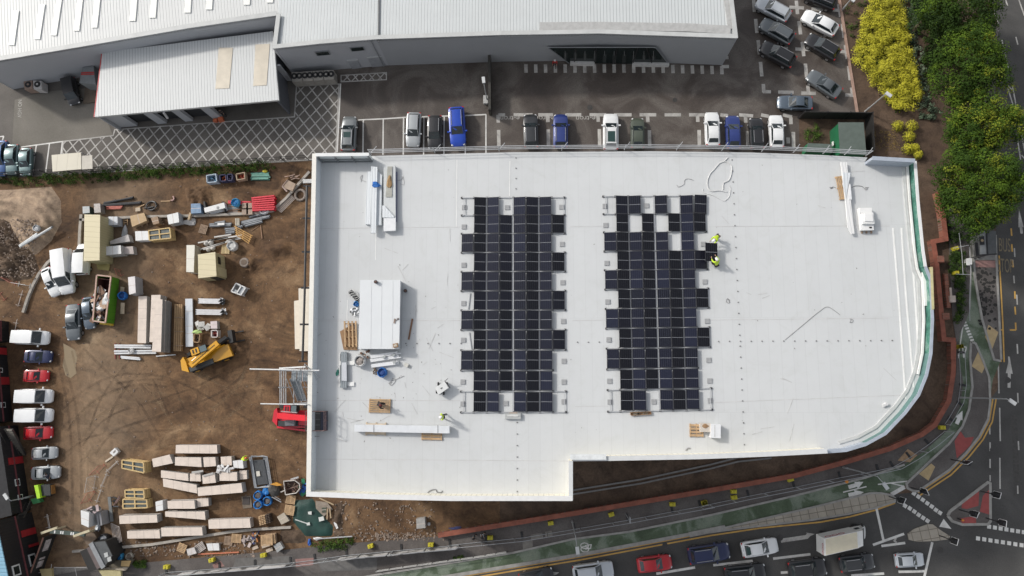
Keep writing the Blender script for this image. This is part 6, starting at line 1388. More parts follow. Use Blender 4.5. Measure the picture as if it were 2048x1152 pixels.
for i in range(9):y=620+i*13;MB().bar(W1(R5_,425+rg.uniform(-15,15),y+15,.12+.03*(i%3)),W1(R5_,660+rg.uniform(-90,0),y-15+rg.uniform(0,30),.12+.03*(i%3)),.16,.06).build('plank',(M('grey_plank',(.27,.29,.29),.8,.2),MATS['plank_brown'])[i%2],t)
stack('blue sheet covered pack at the top of the yard',E_,[(1222,280),(1282,278),(1288,338),(1222,342)],.9,M('blue_tarp',(.17,.26,.38),.6,.25,3),M('blue_tarp2',(.13,.19,.28),.6,.25,3),group=None,name='pack',cat='pack')
strip(W1(E_,1225,340,.3),W1(E_,1212,385,.3),.25,.5,M('tan_door',(.45,.33,.2),.7,.1),'board','tan board leaning below the blue wrapped pack','board','loose boards')
def pipes(label,f,segs,r,mat,cat='pipes',name='pipe_bundle',z=.2,group=None):
 x,y=segs[0][:2];t=thing(name,label,cat,W1(f,x,y),group)
 for x0,y0,x1,y1 in segs:MB().tube(W1(f,x0,y0,z),W1(f,x1,y1,z),r,8).build('pipe',mat,t)
 return t
blackp=M('black_pipe',(.025,.026,.03),.45,.2)
pipes('black pipes leaning out from the pallet at the top of the yard',E_,[(665,280,855,238),(660,288,905,270),(665,294,900,276),(668,274,850,243)],.13,blackp)
pipes('short red brown pipes below the black ones',E_,[(680,300,785,298),(683,313,775,311),(700,306,780,305)],.1,M('terracotta_pipe',(.42,.13,.10),.6,.15));c0=W1(E_,970,292,.15);solo('pipe_coil',MB().path([c0+Vector((.62*math.cos(i*.4),.55*math.sin(i*.4),.04*math.sin(i)))for i in range(17)],.10,6).tube(W1(E_,925,308,.12),W1(E_,985,300,.12),.1,6),blackp,'loop of black pipe beside the concrete edging','pipe coil')
stack('dark green lidded box at the corner of the concrete edging',E_,[(528,298),(572,296),(574,338),(530,342)],.9,M('grey_lid',(.42,.45,.45),.6),M('dark_green_box',(.035,.06,.055),.6),n=1,group=None,name='box',cat='box');stack('pallet of grey bags behind the black pipes',E_,[(600,280),(640,278),(645,335),(604,338)],1.0,M('grey_bags',(.45,.42,.40),.7,.25,4),M('grey_bags2',(.24,.22,.2),.7,.3),group=None,name='bag_pallet',cat='bags')
strip(W1(E_,870,310,.1),W1(E_,925,285,.1),.12,.08,wood,'plank','light plank beside the loop of black pipe','plank');solo('block',MB().box(W1(E_,885,318,.1),(.6,.45,.2),.1),M('cream_block',(.5,.42,.32),.8),'cream block lying by the concrete edging','block')
strip(W1(E_,1030,264,.06),W1(E_,1090,262,.06),.12,.06,wood,'plank','thin pale plank lying on the bank','plank');solo('pipe_bend',MB().path([W1(E_,1100+14*math.cos(a*.5),245+14*math.sin(a*.5),.15)for a in range(-2,5)],.1,6),M('pink_pipe',(.5,.32,.28),.6),'pinkish pipe bend lying on the bank','pipe')
for x,y in((1135,288),(1150,292)):pass
# crates at the top by the fence
open_box('crate','pale blue open bin with blue bags inside, left end of the row by the weeds','bin',W(R5_,[(92,155),(245,130),(265,260),(100,275)],.9),0,.85,M('pale_blue_bin',(.38,.45,.52),.6,.1),.1,'bins by the weeds',M('blue_in',(.12,.26,.4),.6,.3))
for i,(q,mt,fm,lab)in enumerate((([(295,150),(395,140),(405,245),(305,255)],'navy_bin','orange_bits','navy open bin with orange things inside'),([(410,140),(495,130),(505,235),(415,245)],'navy_bin2','purple_bits','navy open bin with pale lilac things inside'),([(545,135),(685,105),(695,210),(560,235)],'wood_bin','red_bits','wooden open bin with red and orange things inside'))):
 open_box('crate',lab,'bin',W(R5_,q,.8),0,.75,M(mt,((.03,.035,.09),(.05,.05,.11),(.42,.32,.22))[i],.7,.2),.09,'bins by the weeds',M(fm,((.45,.10,.03),(.30,.25,.33),(.45,.07,.03))[i],.7,.5,6))
t=thing('mesh_stack','pile of green mesh panels by the weeds','mesh panels',W1(R5_,920,175));rg=random.Random(51)
for i in range(9):MB().bar(W1(R5_,775+rg.uniform(0,25),130+i*12,.1+.04*(i%4)),W1(R5_,1065+rg.uniform(-20,15),122+i*12+rg.uniform(-6,6),.1+.04*(i%4)),.17,.05).build('strip',(M('sea_green',(.06,.20,.16),.6,.25),M('sea_green2',(.12,.28,.22),.6,.25))[i%2],t)
solo('tub',MB().blob(W1(R5_,1000,95,.15),.3,1,.7,.7,2,.2),M('yellow_bit',(.6,.5,.04),.6),'small yellow tub behind the green mesh pile','tub')
t=thing('waste_pile','tan sheets and bent metal rails heaped at the roof corner','waste',W1(R5_,1370,300));MB().prism(W(R5_,[(1350,230),(1470,290),(1420,400),(1265,345)],.6),.3,.6).build('sheets',M('tan_sheet',(.36,.27,.2),.7,.15),t);MB().path(W(R5_,[(1260,330),(1330,410),(1340,400),(1265,320),(1345,225)],.65),.05,5).build('frame_tube',M('pinkish_tube',(.42,.32,.28),.6),t)
rp=MB();rg=random.Random(52)
for i in range(9):rp.bar(W1(R5_,1290+rg.uniform(0,120),170+rg.uniform(0,60),.5),W1(R5_,1400+rg.uniform(0,150),150+rg.uniform(-10,70),.7),.08,.05)
rp.build('rails',M('brown_rail',(.25,.16,.12),.6,.4),t)
t=thing('barrier_stack','pale metal pedestrian barriers stacked at an angle by the black rail','barriers',W1(R5_,1310,600));pkm=M('pale_barrier',(.50,.44,.40),.5,.15)
for i in range(5):
 a_,b_=W1(R5_,1180+i*16,690+i*10,.15+.06*i),W1(R5_,1395+i*12,475+i*14,.15+.06*i);n_=Vector((.12,.12,0));MB().path([a_,b_,b_+n_,a_+n_,a_],.035,5).build('barrier',pkm,t)
t=thing('tube_bundle','white tubes poking out from under the roof corner','tubes',W1(R5_,1650,245))
for i in range(4):MB().tube(W1(R5_,1580,225+i*16,.4),W1(R5_,1790,222+i*16,.4),.06,6).build('tube',cleanw,t)
c0=W1(R5_,1540,460,.12);solo('concrete_ring',MB().path([c0+Vector((.62*math.cos(i*.45),.66*math.sin(i*.45),0))for i in range(15)],.16,6),M('ring_concrete',(.25,.21,.18),.9,.25),'muddy concrete ring beside the pale barriers','concrete ring')
# dark frames, orange timber, white lengths in the middle top
t=thing('frame_pile','pile of dark grey metal window frames in the upper yard','frames',W1(U_,700,120));rg=random.Random(60);dkf=M('dark_frame',(.06,.065,.075),.5,.2);ltf=M('light_frame_edge',(.30,.32,.34),.5,.2)
for i,(x0,y0,x1,y1)in enumerate(((690,100,1090,10),(690,115,1080,25),(720,130,980,70),(745,150,985,90),(800,30,1010,-15),(260,130,570,120),(265,150,560,140),(330,110,480,90),(470,190,700,180),(480,215,620,205),(480,240,610,235),(640,165,720,150))):
 MB().bar(W1(U_,x0,y0,.15+.03*(i%4)),W1(U_,x1,y1,.15+.03*(i%4)),.30,.12).build('frame',dkf,t);MB().bar(W1(U_,x0+10,y0-6,.24+.03*(i%4)),W1(U_,x1-10,y1-6,.24+.03*(i%4)),.10,.05).build('frame_edge',ltf,t)
MB().box(W1(U_,420,122,.45),(.85,.3,.04),.05).build('label',cleanw,t)
for i in range(3):MB().bar(W1(U_,622+i*20,45,.35),W1(U_,626+i*20,145,.35),.12,.15).build('bearer',M('cream_bearer',(.5,.46,.38),.7),t)
t=thing('batten_frame','orange timber lattice frame lying across the dark frames','timber frame',W1(U_,710,260));org=M('orange_timber',(.52,.30,.10),.75,.15)
for i in range(5):MB().bar(W1(U_,600+i*5,150+i*28,.45),W1(U_,848-i*12,285+i*25,.45),.09,.1).build('batten',org,t)
for s in(.1,.5,.92):MB().bar(W1(U_,600+248*s,150+130*s,.38),W1(U_,620+190*s,265+115*s,.38),.1,.08).build('cross_batten',org,t)
t=thing('channel_bundle','white channels lying across pots in the upper yard','channels',W1(U_,420,330))
for x0,y0,x1,y1 in((110,378,520,300),(240,350,700,275),(330,300,560,265),(140,465,480,370),(180,470,680,305),(500,350,690,315)):MB().bar(W1(U_,x0,y0,.4),W1(U_,x1,y1,.4),.16,.12).build('channel',M('dull_white_channel',(.52,.51,.49),.5,.12),t)
for i,(x,y)in enumerate(((225,385),(285,375),(255,465),(310,450))):solo('sack',MB().blob(W1(U_,x,y,.25),.32,1,1,.9,2,.12,seed=i),M('pale_sack',(.50,.48,.45),.6,.15),('pale tied sack, upper left of the four under the white channels','pale tied sack, upper right of the four under the white channels','pale tied sack, lower left of the four under the white channels','pale tied sack, lower right of the four under the white channels')[i],'sack','pale sacks under the white channels')
pallet('small pale pallet above the square beige hut',W1(U_,488,470),R(-2),1.0,1.05,0,M('pale_pallet',(.55,.43,.24),.8,.15),8);pallet('grey brown pallet lying askew left of the dark frames',W1(U_,185,195,.1),R(75),1.1,1.0,.08,wood_d,6)
sack('bulk_bag','white bulk bag with a grey lump beside the small pale pallet','bag',W1(U_,602,435),.58,.9,whitebag,M('light_lump',(.55,.55,.54),.7,.15),21)
strip(W1(U_,955,130,.08),W1(U_,978,320,.08),.12,.06,M('brown_batten',(.25,.15,.09),.8),'plank','long brown batten on the mud right of the dark frames','plank');strip(W1(U_,835,215,.06),W1(U_,940,140,.06),.08,.05,MATS['brown_batten'],'plank','thin brown batten slanting below the dark frames','plank')
t=thing('cage_trolley','white cage trolley with dark openings on bare mud','trolley',W1(U_,665,1010));cq=W(U_,[(625,925),(755,985),(690,1085),(560,1035)],1.1);cc_=cen(cq);MB().prism([cc_+(p-cc_)*.9 for p in cq],.1,1.0).build('cabinet',M('grey_cage',(.36,.38,.40),.5,.2),t)
mb=MB()
for i in range(4):mb.bar(cq[i],cq[(i+1)%4],.12,.1);mb.bar(dn(cq[i],.05),cq[i],.09,.09)
mb.bar(cq[0].lerp(cq[1],.55),cq[3].lerp(cq[2],.55),.12,.1);mb.build('frame',cleanw,t)
for s in(.25,.45):p=cq[0].lerp(cq[1],s).lerp(cq[3].lerp(cq[2],s),.4);MB().box(p+Vector((0,0,-.02)),(.3,.5,.06),-.45).build('opening',blk_pl,t)
c0=W1(U_,730,640,.45);t=thing('manhole_ring','muddy concrete manhole collar on the spoil','manhole',c0-Vector((0,0,.3)));MB().tube(c0-Vector((0,0,.3)),c0,.62,14,.55).build('collar',MATS['ring_concrete'],t);MB().tube(c0,c0+Vector((0,0,.03)),.35,12).build('lid',M('mud_lid',(.16,.12,.09),.9),t)
# left edge objects
pipes('white pipes lying on the sandy heap',E_,[(125,550,230,478),(128,556,240,480),(145,545,330,432),(165,530,240,470)],.14,M('white_pipe',(.58,.60,.60),.45,.1),z=.95);pipes('dark pipe lying beside the white pipes on the sandy heap',E_,[(155,540,338,426)],.12,M('dark_grey_pipe',(.15,.16,.17),.5),z=.85)
sack('bag','white bag on the sandy heap by the pipes','bag',W1(E_,245,440,.7),.38,.5,whitebag,MATS['bag_shade'],22)
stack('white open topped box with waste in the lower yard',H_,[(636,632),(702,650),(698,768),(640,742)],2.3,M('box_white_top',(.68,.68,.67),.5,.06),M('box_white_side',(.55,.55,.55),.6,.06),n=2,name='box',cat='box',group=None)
clutter('waste_pile','dark scraps on top of the white open topped box','waste',H_,[(690,605),(790,605),(790,635),(690,640)],1.6,.5,(('scraps',M('scrap_black',(.04,.04,.04),.8,.3)),('scraps',M('scrap_pink',(.5,.4,.4),.7,.2))),7,33,None,(.3,.8))
for i in range(2):strip(W1(S_,1290+i*30,140,.9),W1(S_,1320+i*22,310,.9),.3,1.4,M('grey_slab',(.26,.26,.27),.7,.15),'leaning_panel',('inner grey panel leaning beside the white open box','outer grey panel leaning beside the white open box')[i],'panel','leaning grey panels')
solo('sheeting',MB().blob(W1(S_,1245,375,.25),.38,.7,1.5,.7,2,.4),M('film_grey',(.42,.46,.50),.4,.25),'crumpled grey plastic film below the white open box','sheeting');sack('bulk_bag','black bag with white plastic showing, beside the pink rails','bag',W1(S_,1370,480),.55,.9,M('black_bag',(.025,.025,.028),.6,.3),M('white_film',(.6,.62,.64),.5,.2),23)
c=W1(H_,905,175);t=thing('bag','small white open bag on bare mud with a board at its corner','bag',c);MB().prism(W(H_,[(862,180),(905,140),(932,172),(895,208)],.5),.02,.5).build('bag',cleanw,t);MB().prism(W(H_,[(888,172),(908,158),(912,170),(893,186)],.52),.48,.52).build('mouth',MATS['mixed_waste'],t);MB().bar(W1(H_,830,250,.08),W1(H_,890,208,.08),.2,.06).build('board',M('cream_board2',(.55,.47,.37),.7),t)
# pedestrian barriers
def barrier(label,f,a,b,mat,h=1.05,group='pedestrian barriers',lean=.0):
 p0,p1=W1(f,*a),W1(f,*b);t=thing('pedestrian_barrier',label,'barrier',(p0+p1)/2,group);up=Vector((lean,lean*.3,1)).normalized()*h
 MB().path([p0+up*.12,p1+up*.12,p1+up,p0+up,p0+up*.12],.025,5).build('frame',mat,t);bars=MB();n=max(5,int((p1-p0).length/.16))
 for i in range(1,n):q=p0.lerp(p1,i/n);bars.tube(q+up*.12,q+up,.011,4,cap=False)
 bars.build('bars',mat,t);d=(p1-p0).normalized();s=Vector((-d.y,d.x,0))
 for k in(.12,.88):q=p0.lerp(p1,k);MB().bar(q-s*.3+Vector((0,0,.03)),q+s*.3+Vector((0,0,.03)),.04,.04).build('foot',mat,t)
 return t
galv=M('galvanised_barrier',(.46,.44,.42),.45,.12);redb=M('faded_red_barrier',(.40,.13,.09),.6,.2)
barrier('galvanised barrier lying outward at the top of the chain by the stacks',H_,(840,332),(935,245),galv,1.05,lean=.5);barrier('galvanised barrier in the middle of the chain by the stacks',H_,(800,452),(848,340),galv,lean=.5);barrier('galvanised barrier alongside the middle one of the chain',H_,(745,470),(765,355),galv,lean=-.9);barrier('galvanised barrier at the lower end of the chain by the stacks',H_,(762,572),(800,465),galv,lean=.6)
barrier('faded red barrier at the upper end of the chain by the stacks',H_,(765,340),(835,270),redb,lean=-.3);barrier('faded red barrier at the lower end of the chain by the stacks',H_,(705,560),(755,480),redb,lean=-.4);barrier('galvanised barrier standing by the timber hoarding gate',H_,(385,778),(365,668),galv,lean=.9)
barrier('pale barrier leaning on the curved edging near the small white car',X_,(215,690),(265,520),pkm,lean=.9);barrier('pale barrier beside the top white van at the left',X_,(165,1040),(200,865),pkm,lean=.9);barrier('red barrier at the left end of the rubble heap',X_,(85,345),(205,415),redb);barrier('white barrier rail joining the red barrier to the curved edging',X_,(210,410),(385,440),cleanw);barrier('faded red barrier cut by the left edge of the yard',X_,(0,520),(70,610),redb)
barrier('faded red barrier between the skip and the white pallet box',X_,(1450,240),(1480,320),redb)
t=thing('barrier_stack','pinkish metal rails stacked beside the black bag at the bottom','barriers',W1(S_,1480,430))
for i in range(6):a_,b_=W1(S_,1420+i*18,300+i*8,.3+.05*i),W1(S_,1465+i*16,570-i*8,.3+.05*i);MB().path([a_,b_,b_+Vector((.14,0,0)),a_+Vector((.14,0,0)),a_],.035,5).build('barrier',pkm,t)
t=thing('frame_pile','dark scrap frames left of the lower window crates','scrap',W1(H_,890,590));rg=random.Random(70)
for i in range(8):MB().bar(W1(H_,rg.uniform(855,945),rg.uniform(515,620),.2),W1(H_,rg.uniform(855,945),rg.uniform(515,620),.4),.12,.1).build('bar',(MATS['dark_frame'],M('scrap_rust',(.16,.10,.09),.8,.3))[i%2],t)
strip(W1(H_,862,525,.4),W1(H_,882,720,.3),.35,.15,M('grey_beam',(.17,.18,.18),.6,.2),'beam','long dark grey beam standing left of the scrap frames','beam')
# right-hand end of the stacks
t=thing('fence_panel_stack','stack of grey mesh fence panels beside the worker','fence panels',W1(V_,360,380))
for i in range(5):
 o_=(i-2)*12;q=W(V_,[(235+o_*.5,205-i*5),(405+o_,180+i*3),(462+o_,525+i*4),(295+o_*.5,550)],.2+.08*i);MB().path(q+q[:1],.05,5).build('panel_frame',M('zinc_frame',(.30,.32,.34),.5,.15),t)
MB().prism(W(V_,[(262,235),(385,225),(440,505),(305,520)],.45),.12,.45).build('mesh',M('dark_mesh',(.055,.06,.065),.7,.25,8),t);MB().prism(W(V_,[(300,362),(340,358),(348,415),(308,420)],.56),.5,.56).build('sign',M('cream_sign',(.6,.57,.5),.6),t)
bw_=M('blue_bulk_bag',(.02,.18,.50),.65,.2,3);drk=M('gravel_dark',(.12,.105,.10),.9,.4,8)
for i,(x,y,lab)in enumerate(((345,630,'bright blue bulk bag, upper left of the three'),(345,735,'bright blue bulk bag, lower left of the three'),(452,695,'bright blue bulk bag, right of the three'))):sack('bulk_bag',lab,'bag',W1(V_,x,y),.50,.75,bw_,drk,30+i,'blue bulk bags')
solo('sheeting',MB().blob(W1(V_,415,590,.3),.4,.8,1.2,.6,2,.4),bw_,'loose blue sheet beside the upper left blue bulk bag','sheeting')
t=thing('mixer','dark concrete mixer with an orange guard beside the blue bags','mixer',W1(V_,520,570));MB().blob(W1(V_,515,575,.7),.75,1,.95,.8,2,.1).build('drum',M('mixer_dark',(.045,.042,.038),.6,.2),t);MB().prism(W(V_,[(460,510),(530,488),(598,520),(540,530)],1.4),1.1,1.4).build('guard',M('mixer_orange',(.55,.26,.03),.5,.2),t);MB().tube(W1(V_,480,655,.4),W1(V_,590,715,.2),.06,6).tube(W1(V_,500,640,.4),W1(V_,585,690,.2),.05,6).build('handle',alu,t)
t=thing('tipping_skip','brown open tipping skip with pale rim near the roof corner','skip',W1(V_,710,545));q6=W(V_,[(618,475),(745,465),(800,505),(805,560),(765,610),(640,632)],1.0);rb=M('rust_brown',(.19,.125,.10),.8,.25)
for i in range(6):MB().bar(dn(q6[i],.5),dn(q6[(i+1)%6],.5),.07,.9).build('side',rb,t)
MB().prism([dn(p)for p in q6],.06,.12).build('floor',rb,t);mb=MB().path(q6+q6[:1],.06,6);mb.build('rim',M('pale_rim',(.5,.47,.43),.6),t);MB().bar(W1(V_,640,575,.6),W1(V_,790,525,.6),.12,.1).build('brace',rb,t)
clutter('waste_pile','rusty scraps inside the brown tipping skip','waste',V_,[(670,500),(760,500),(760,590),(670,590)],.12,.5,(('scraps',MATS['scrap_rust']),('scraps',M('scrap_tan',(.4,.3,.22),.8,.2))),8,41)
strip(W1(V_,585,600,.9),W1(V_,640,575,.9),.12,.1,MATS['pale_rim'],'tow_bar','pale tow bar beside the brown tipping skip','bar');strip(W1(V_,700,455,.3),W1(V_,790,428,.3),.2,.1,alu,'bar','grey bar above the brown tipping skip','bar')
clutter('waste_pile','blue and green bags under the bottom left roof corner','waste',V_,[(815,470),(870,470),(875,620),(830,620)],0,.5,(('green_bag',M('grn_bits',(.03,.2,.1),.7,.3)),('blue_bag',M('blu_bits',(.02,.09,.35),.7,.3))),7,42,None,(.3,.8))
pallet('pallet beside the bottom left corner of the roof, upper of two',W1(V_,708,680),R(-8),1.1,1.0,.15,wood,7);pallet('pallet beside the bottom left corner of the roof, lower of two',W1(V_,700,800),R(-8),1.15,1.1,.3,wood,8)
t=thing('pallet_stack','stack of pallets standing on edge below the right end of the stacks','pallet',W1(V_,400,915))
for i in range(5):
 q=W(V_,[(322+i*24,880-i*6),(345+i*24,876-i*6),(362+i*24,985-i*6),(342+i*24,988-i*6)],1.0);mb=MB()
 for k in range(6):a_=q[0].lerp(q[3],(k+.2)/6);b_=q[0].lerp(q[3],(k+.8)/6);mb.prism([dn(a_),dn(q[1].lerp(q[2],(k+.2)/6)),dn(q[1].lerp(q[2],(k+.8)/6)),dn(b_)],.03,1.0-.05*i)
 mb.build('pallet',wood if i<3 else M('dark_pallet',(.085,.06,.045),.85,.3),t)
stack('tan square board with a folded edge below the leaning pallets',V_,[(540,885),(620,835),(685,930),(592,975)],.5,M('tan_square',(.40,.35,.28),.8,.1),n=1,group=None,name='board_stack',cat='board stack')
for i,(x,y,rz,lab,sx)in enumerate(((70,870,-5,'grey slatted pallet at the bottom, left of the tan one',1.0),(135,850,-4,'tan slatted pallet at the bottom beside the grey sacks',1.15),(390,855,5,'tall stack of tan slatted pallets at the bottom right',1.35))):
 pallet(lab,W1(I_,x,y),R(rz),sx,1.0+.2*(i==2),(0,.1,.7)[i],(wood_d,wood,wood)[i],7+i)
stack('block of timber under the tall stack of tan pallets',I_,[(345,825),(432,818),(438,892),(352,898)],.68,wood,wood_d,group=None,name='timber_stack',cat='timber stack',n=4)
for i,(x,y,lab)in enumerate(((1440,925,'tan pallet tipped on the soil left of a white chair'),(1585,920,'grey white pallet leaning on the soil beside the white sheets'))):pallet(lab,W1(H_,x,y),R(-20+55*i),1.0,1.0,.1,(wood,M('grey_white_pallet',(.42,.38,.35),.8,.2))[i],6)
stack('white crumpled sheets stacked on the soil near the bottom',H_,[(1625,895),(1722,892),(1728,948),(1640,950)],.4,cleanw,group=None,name='sheet_stack',cat='sheets',n=2);stack('small white stool like crate lying on the soil near the bottom',H_,[(1468,940),(1530,925),(1548,972),(1480,990)],.5,M('white_crate',(.55,.52,.5),.6,.2),group=None,name='crate',cat='crate',n=1)
clutter('waste_pile','grey sacks on the soil beside the tan slatted pallet','waste',I_,[(190,830),(250,825),(255,905),(190,905)],0,.4,(('sack',M('pinkgrey_sack',(.38,.32,.30),.7,.2)),),9,43,None,(.3,.7));clutter('waste_pile','orange and navy rubbish beside the tall pallet stack','waste',I_,[(265,800),(325,800),(325,880),(265,890)],0,.5,(('navy_bits',M('nv_bits',(.03,.04,.12),.7,.3)),('orange_bits',M('or_bits',(.5,.2,.06),.7,.3)),('pale_bits',M('pl_bits',(.5,.47,.42),.7,.2))),5,44,None,(.2,.6))
stack('grey tub with a dark handle at the bottom right of the pallets',I_,[(420,910),(470,882),(500,930),(450,965)],.6,M('tub_grey',(.33,.34,.34),.6,.15),group=None,name='tub',cat='tub',n=1);strip(W1(I_,500,970,.1),W1(I_,475,910,.6),.06,.06,blk,'handle','dark handle leaning on the grey tub','handle')
for i,(x0,y0,x1,y1)in enumerate(((255,935,300,918),(330,920,395,900),(365,955,415,935))):strip(W1(I_,x0,y0,.08),W1(I_,x1,y1,.08),.35,.1,M('pale_offcut',(.48,.40,.32),.8,.15),'offcut',('pale timber offcut left of the tall pallet stack','pale timber offcut touching the foot of the tall pallet stack','pale timber offcut nearest the grey tub')[i],'offcut')
strip(W1(H_,1560,978,.12),W1(H_,1882,962,.12),.14,.1,M('orange_rail',(.5,.17,.09),.6),'plank','long orange red rail lying on the soil at the bottom','rail')
# green tarpaulin
tq=W(V_,[(780,720),(950,680),(985,790),(1010,900),(1130,930),(1190,1080),(900,1110),(840,1010),(720,920),(770,850)],.0)
mound('terrain',V_,[(740,700),(960,670),(1000,790),(1190,1000),(1180,1110),(880,1115),(720,930)],.25,M('dark_green_sheet',(.010,.045,.036),.6,.35,.8,bump=.4),77,.3,.12)['label']='dark green ground sheet'
for i,(q,lab)in enumerate((([(897,828),(940,822),(938,860),(902,855)],'small pale square tile on the green sheet'),([(1018,893),(1075,880),(1085,925),(1028,940)],'large white square tile on the green sheet'),([(880,955),(915,948),(922,980),(885,985)],'white square tile at the end of the pole on the green sheet'))):solo('tile',MB().prism(W(V_,q,.46),.36,.46),M('tile_white',(.60,.61,.58),.6,.06),lab,'tile','white tiles on the green sheet')
strip(W1(V_,750,915,.45),W1(V_,885,960,.45),.1,.08,M('pale_pole',(.5,.52,.5),.5),'pole','pale pole lying on the dark green sheet','pole')
stack('square mossy block on the concrete base beside the green sheet',V_,[(1055,778),(1108,775),(1110,830),(1060,838)],.3,M('mossy_block',(.075,.085,.06),.9,.25),n=1,group=None,name='block',cat='block');solo('slab',MB().prism(W(V_,[(985,700),(1120,720),(1180,800),(1080,880),(990,790)],.2),0,.2),M('old_slab',(.25,.21,.17),.9,.2),'rough concrete slab beside the dark green sheet','slab')
for i,(x0,y0,x1,y1)in enumerate(((1030,668,1195,745),(1125,790,1118,915),(1150,790,1162,900))):strip(W1(V_,x0,y0,.3),W1(V_,x1,y1,.3),.14,.1,M('tan_pole',(.36,.27,.17),.8,.15),'plank',('long tan plank slanting above the mossy block','tan plank just right of the mossy block','tan plank farther right of the mossy block')[i],'plank','planks by the mossy block')
c0=W1(V_,185,695,.05);t=thing('manhole','square manhole cover in a muddy concrete collar by the blue bags','manhole',c0);MB().prism(W(V_,[(130,650),(240,640),(255,780),(150,790)],.1),0,.1).build('collar',M('muddy_concrete',(.18,.145,.11),.9,.25),t);MB().box(W1(V_,185,700,.13),(.8,.85,.06)).build('cover',M('cover_dark',(.06,.05,.045),.8),t)
stack('grey block pallet standing alone on the soil below the white roof',I_,[(1545,700),(1612,692),(1618,772),(1548,778)],.9,M('grey_blocks',(.36,.35,.33),.85,.15,3),n=2,group=None,name='block_pallet',cat='block pallet');solo('pot',MB().blob(W1(I_,1645,740,.15),.2,1,1,.8,2,.1),cleanw,'small white pot beside the grey block pallet','pot')
strip(W1(I_,905,725,.2),W1(I_,925,775,.2),.25,.15,cleanw,'offcut','white offcut standing on the rubble beside the green sheet','offcut')
solo('kerb_rail',MB().tube(W1(I_,750,858,.3),W1(I_,1040,838,.3),.07,6).tube(W1(I_,1040,838,.0),W1(I_,1040,838,.7),.05,6),alu,'thin pale rail on the soil below the green sheet','rail');solo('bags',MB().blob(W1(I_,770,855,.15),.3,1.4,.6,.5,2,.3),cleanw,'white bag at the end of the thin pale rail','bag');solo('bags',MB().blob(W1(I_,705,885,.15),.28,.7,1.4,.5,2,.3),MATS['blu_bits'],'blue bag on the soil beside the weeds at the bottom','bag');solo('bags',MB().blob(W1(J_,45,775,.2),.3,2.4,.6,.5,2,.4),M('navy_bag',(.05,.06,.16),.7,.3),'navy crumpled sheet at the end of the red brick wall','sheet')
# loose rubble
st_=MB();rg=random.Random(90)
for i in range(1500):
 k=rg.random()
 if k<.25:f,x,y=T,rg.uniform(0,610),rg.uniform(350,1090)
 elif k<.55:f,x,y=E_,rg.uniform(0,230),rg.uniform(380,760)
 elif k<.7:f,x,y=I_,rg.uniform(900,1700),rg.uniform(560,880)
 elif k<.85:f,x,y=I_,rg.gauss(1400,200),870-rg.random()*60
 else:f,x,y=H_,rg.uniform(930,2000),rg.uniform(880,1000)
 r=rg.uniform(.03,.09)*(1.4 if k>.35 else 1);st_.blob(W1(f,x,y,r*.4+(.75 if f is E_ else 0)),r,rg.uniform(.7,1.6),rg.uniform(.7,1.4),.7,1,.25,seed=i)
tag(st_.build('rubble',M('rubble_stone',(.225,.175,.14),.9,.6,.9)),kind='stuff')
# ================================================================== TREES AND PLANTS
def leafm(name,stops,scale=.9):
 if name in MATS:return MATS[name]
 m,n,b=_new(name);v=_coord(n)
 n.links.new(_ramp(n,_noise(n,v,scale,4),stops),b.inputs['Base Color']);b.inputs['Roughness'].default_value=.85;b.inputs['Specular IOR Level'].default_value=.12
 MATS[name]=m;return m
lf_d=leafm('foliage_dark',[(.3,(.021,.042,.008)),(.7,(.045,.085,.012))]);lf_m=leafm('foliage_mid',[(.3,(.046,.086,.010)),(.7,(.092,.145,.014))]);lf_y=leafm('foliage_yellow_lit',[(.3,(.11,.15,.016)),(.7,(.22,.23,.024))])  # yellow serves autumn tips and sunlit highlights painted into the leaves
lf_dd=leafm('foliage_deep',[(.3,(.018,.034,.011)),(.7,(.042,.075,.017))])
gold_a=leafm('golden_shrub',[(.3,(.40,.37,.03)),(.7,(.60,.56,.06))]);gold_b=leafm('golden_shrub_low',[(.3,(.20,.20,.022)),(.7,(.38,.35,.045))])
sage_a=leafm('sage_leaf',[(.3,(.075,.11,.07)),(.7,(.19,.24,.16))]);sage_b=leafm('sage_leaf_dark',[(.3,(.03,.05,.03)),(.7,(.08,.11,.07))])
weed_a=leafm('weed_leaf',[(.3,(.035,.075,.014)),(.7,(.10,.16,.03))]);weed_b=leafm('weed_leaf_dark',[(.3,(.018,.035,.01)),(.7,(.045,.08,.018))])
bark=M('bark',(.09,.065,.045),.9,.3,4,bump=.4)
def leaf(mb,c,s,rg,mi,up=.5,nd=None):
 n=Vector((rg.gauss(0,1),rg.gauss(0,1),rg.gauss(up,.7))).normalized()
 if nd is not None:n=(nd*1.5+n*.8+Vector((0,0,.35))).normalized()
 a=n.orthogonal().normalized();a.rotate(Matrix.Rotation(rg.uniform(0,6.28),3,n));b=n.cross(a)
 L,w_=s*rg.uniform(.7,1.4),s*rg.uniform(.35,.7)
 mb.add([c-a*L*.5,c+b*w_*.5,c+a*L*.5,c-b*w_*.5],[[0,1,2,3]],mi)
def clump(mb,c,r,n,s,rg,mi,flat=.8,up=.6):
 for _ in range(n):
  d=Vector((rg.gauss(0,1),rg.gauss(0,1),rg.gauss(.25,1))).normalized()*r*(rg.random()**.3);nd=d.normalized();d.z*=flat;leaf(mb,c+d,s,rg,mi,up,nd)
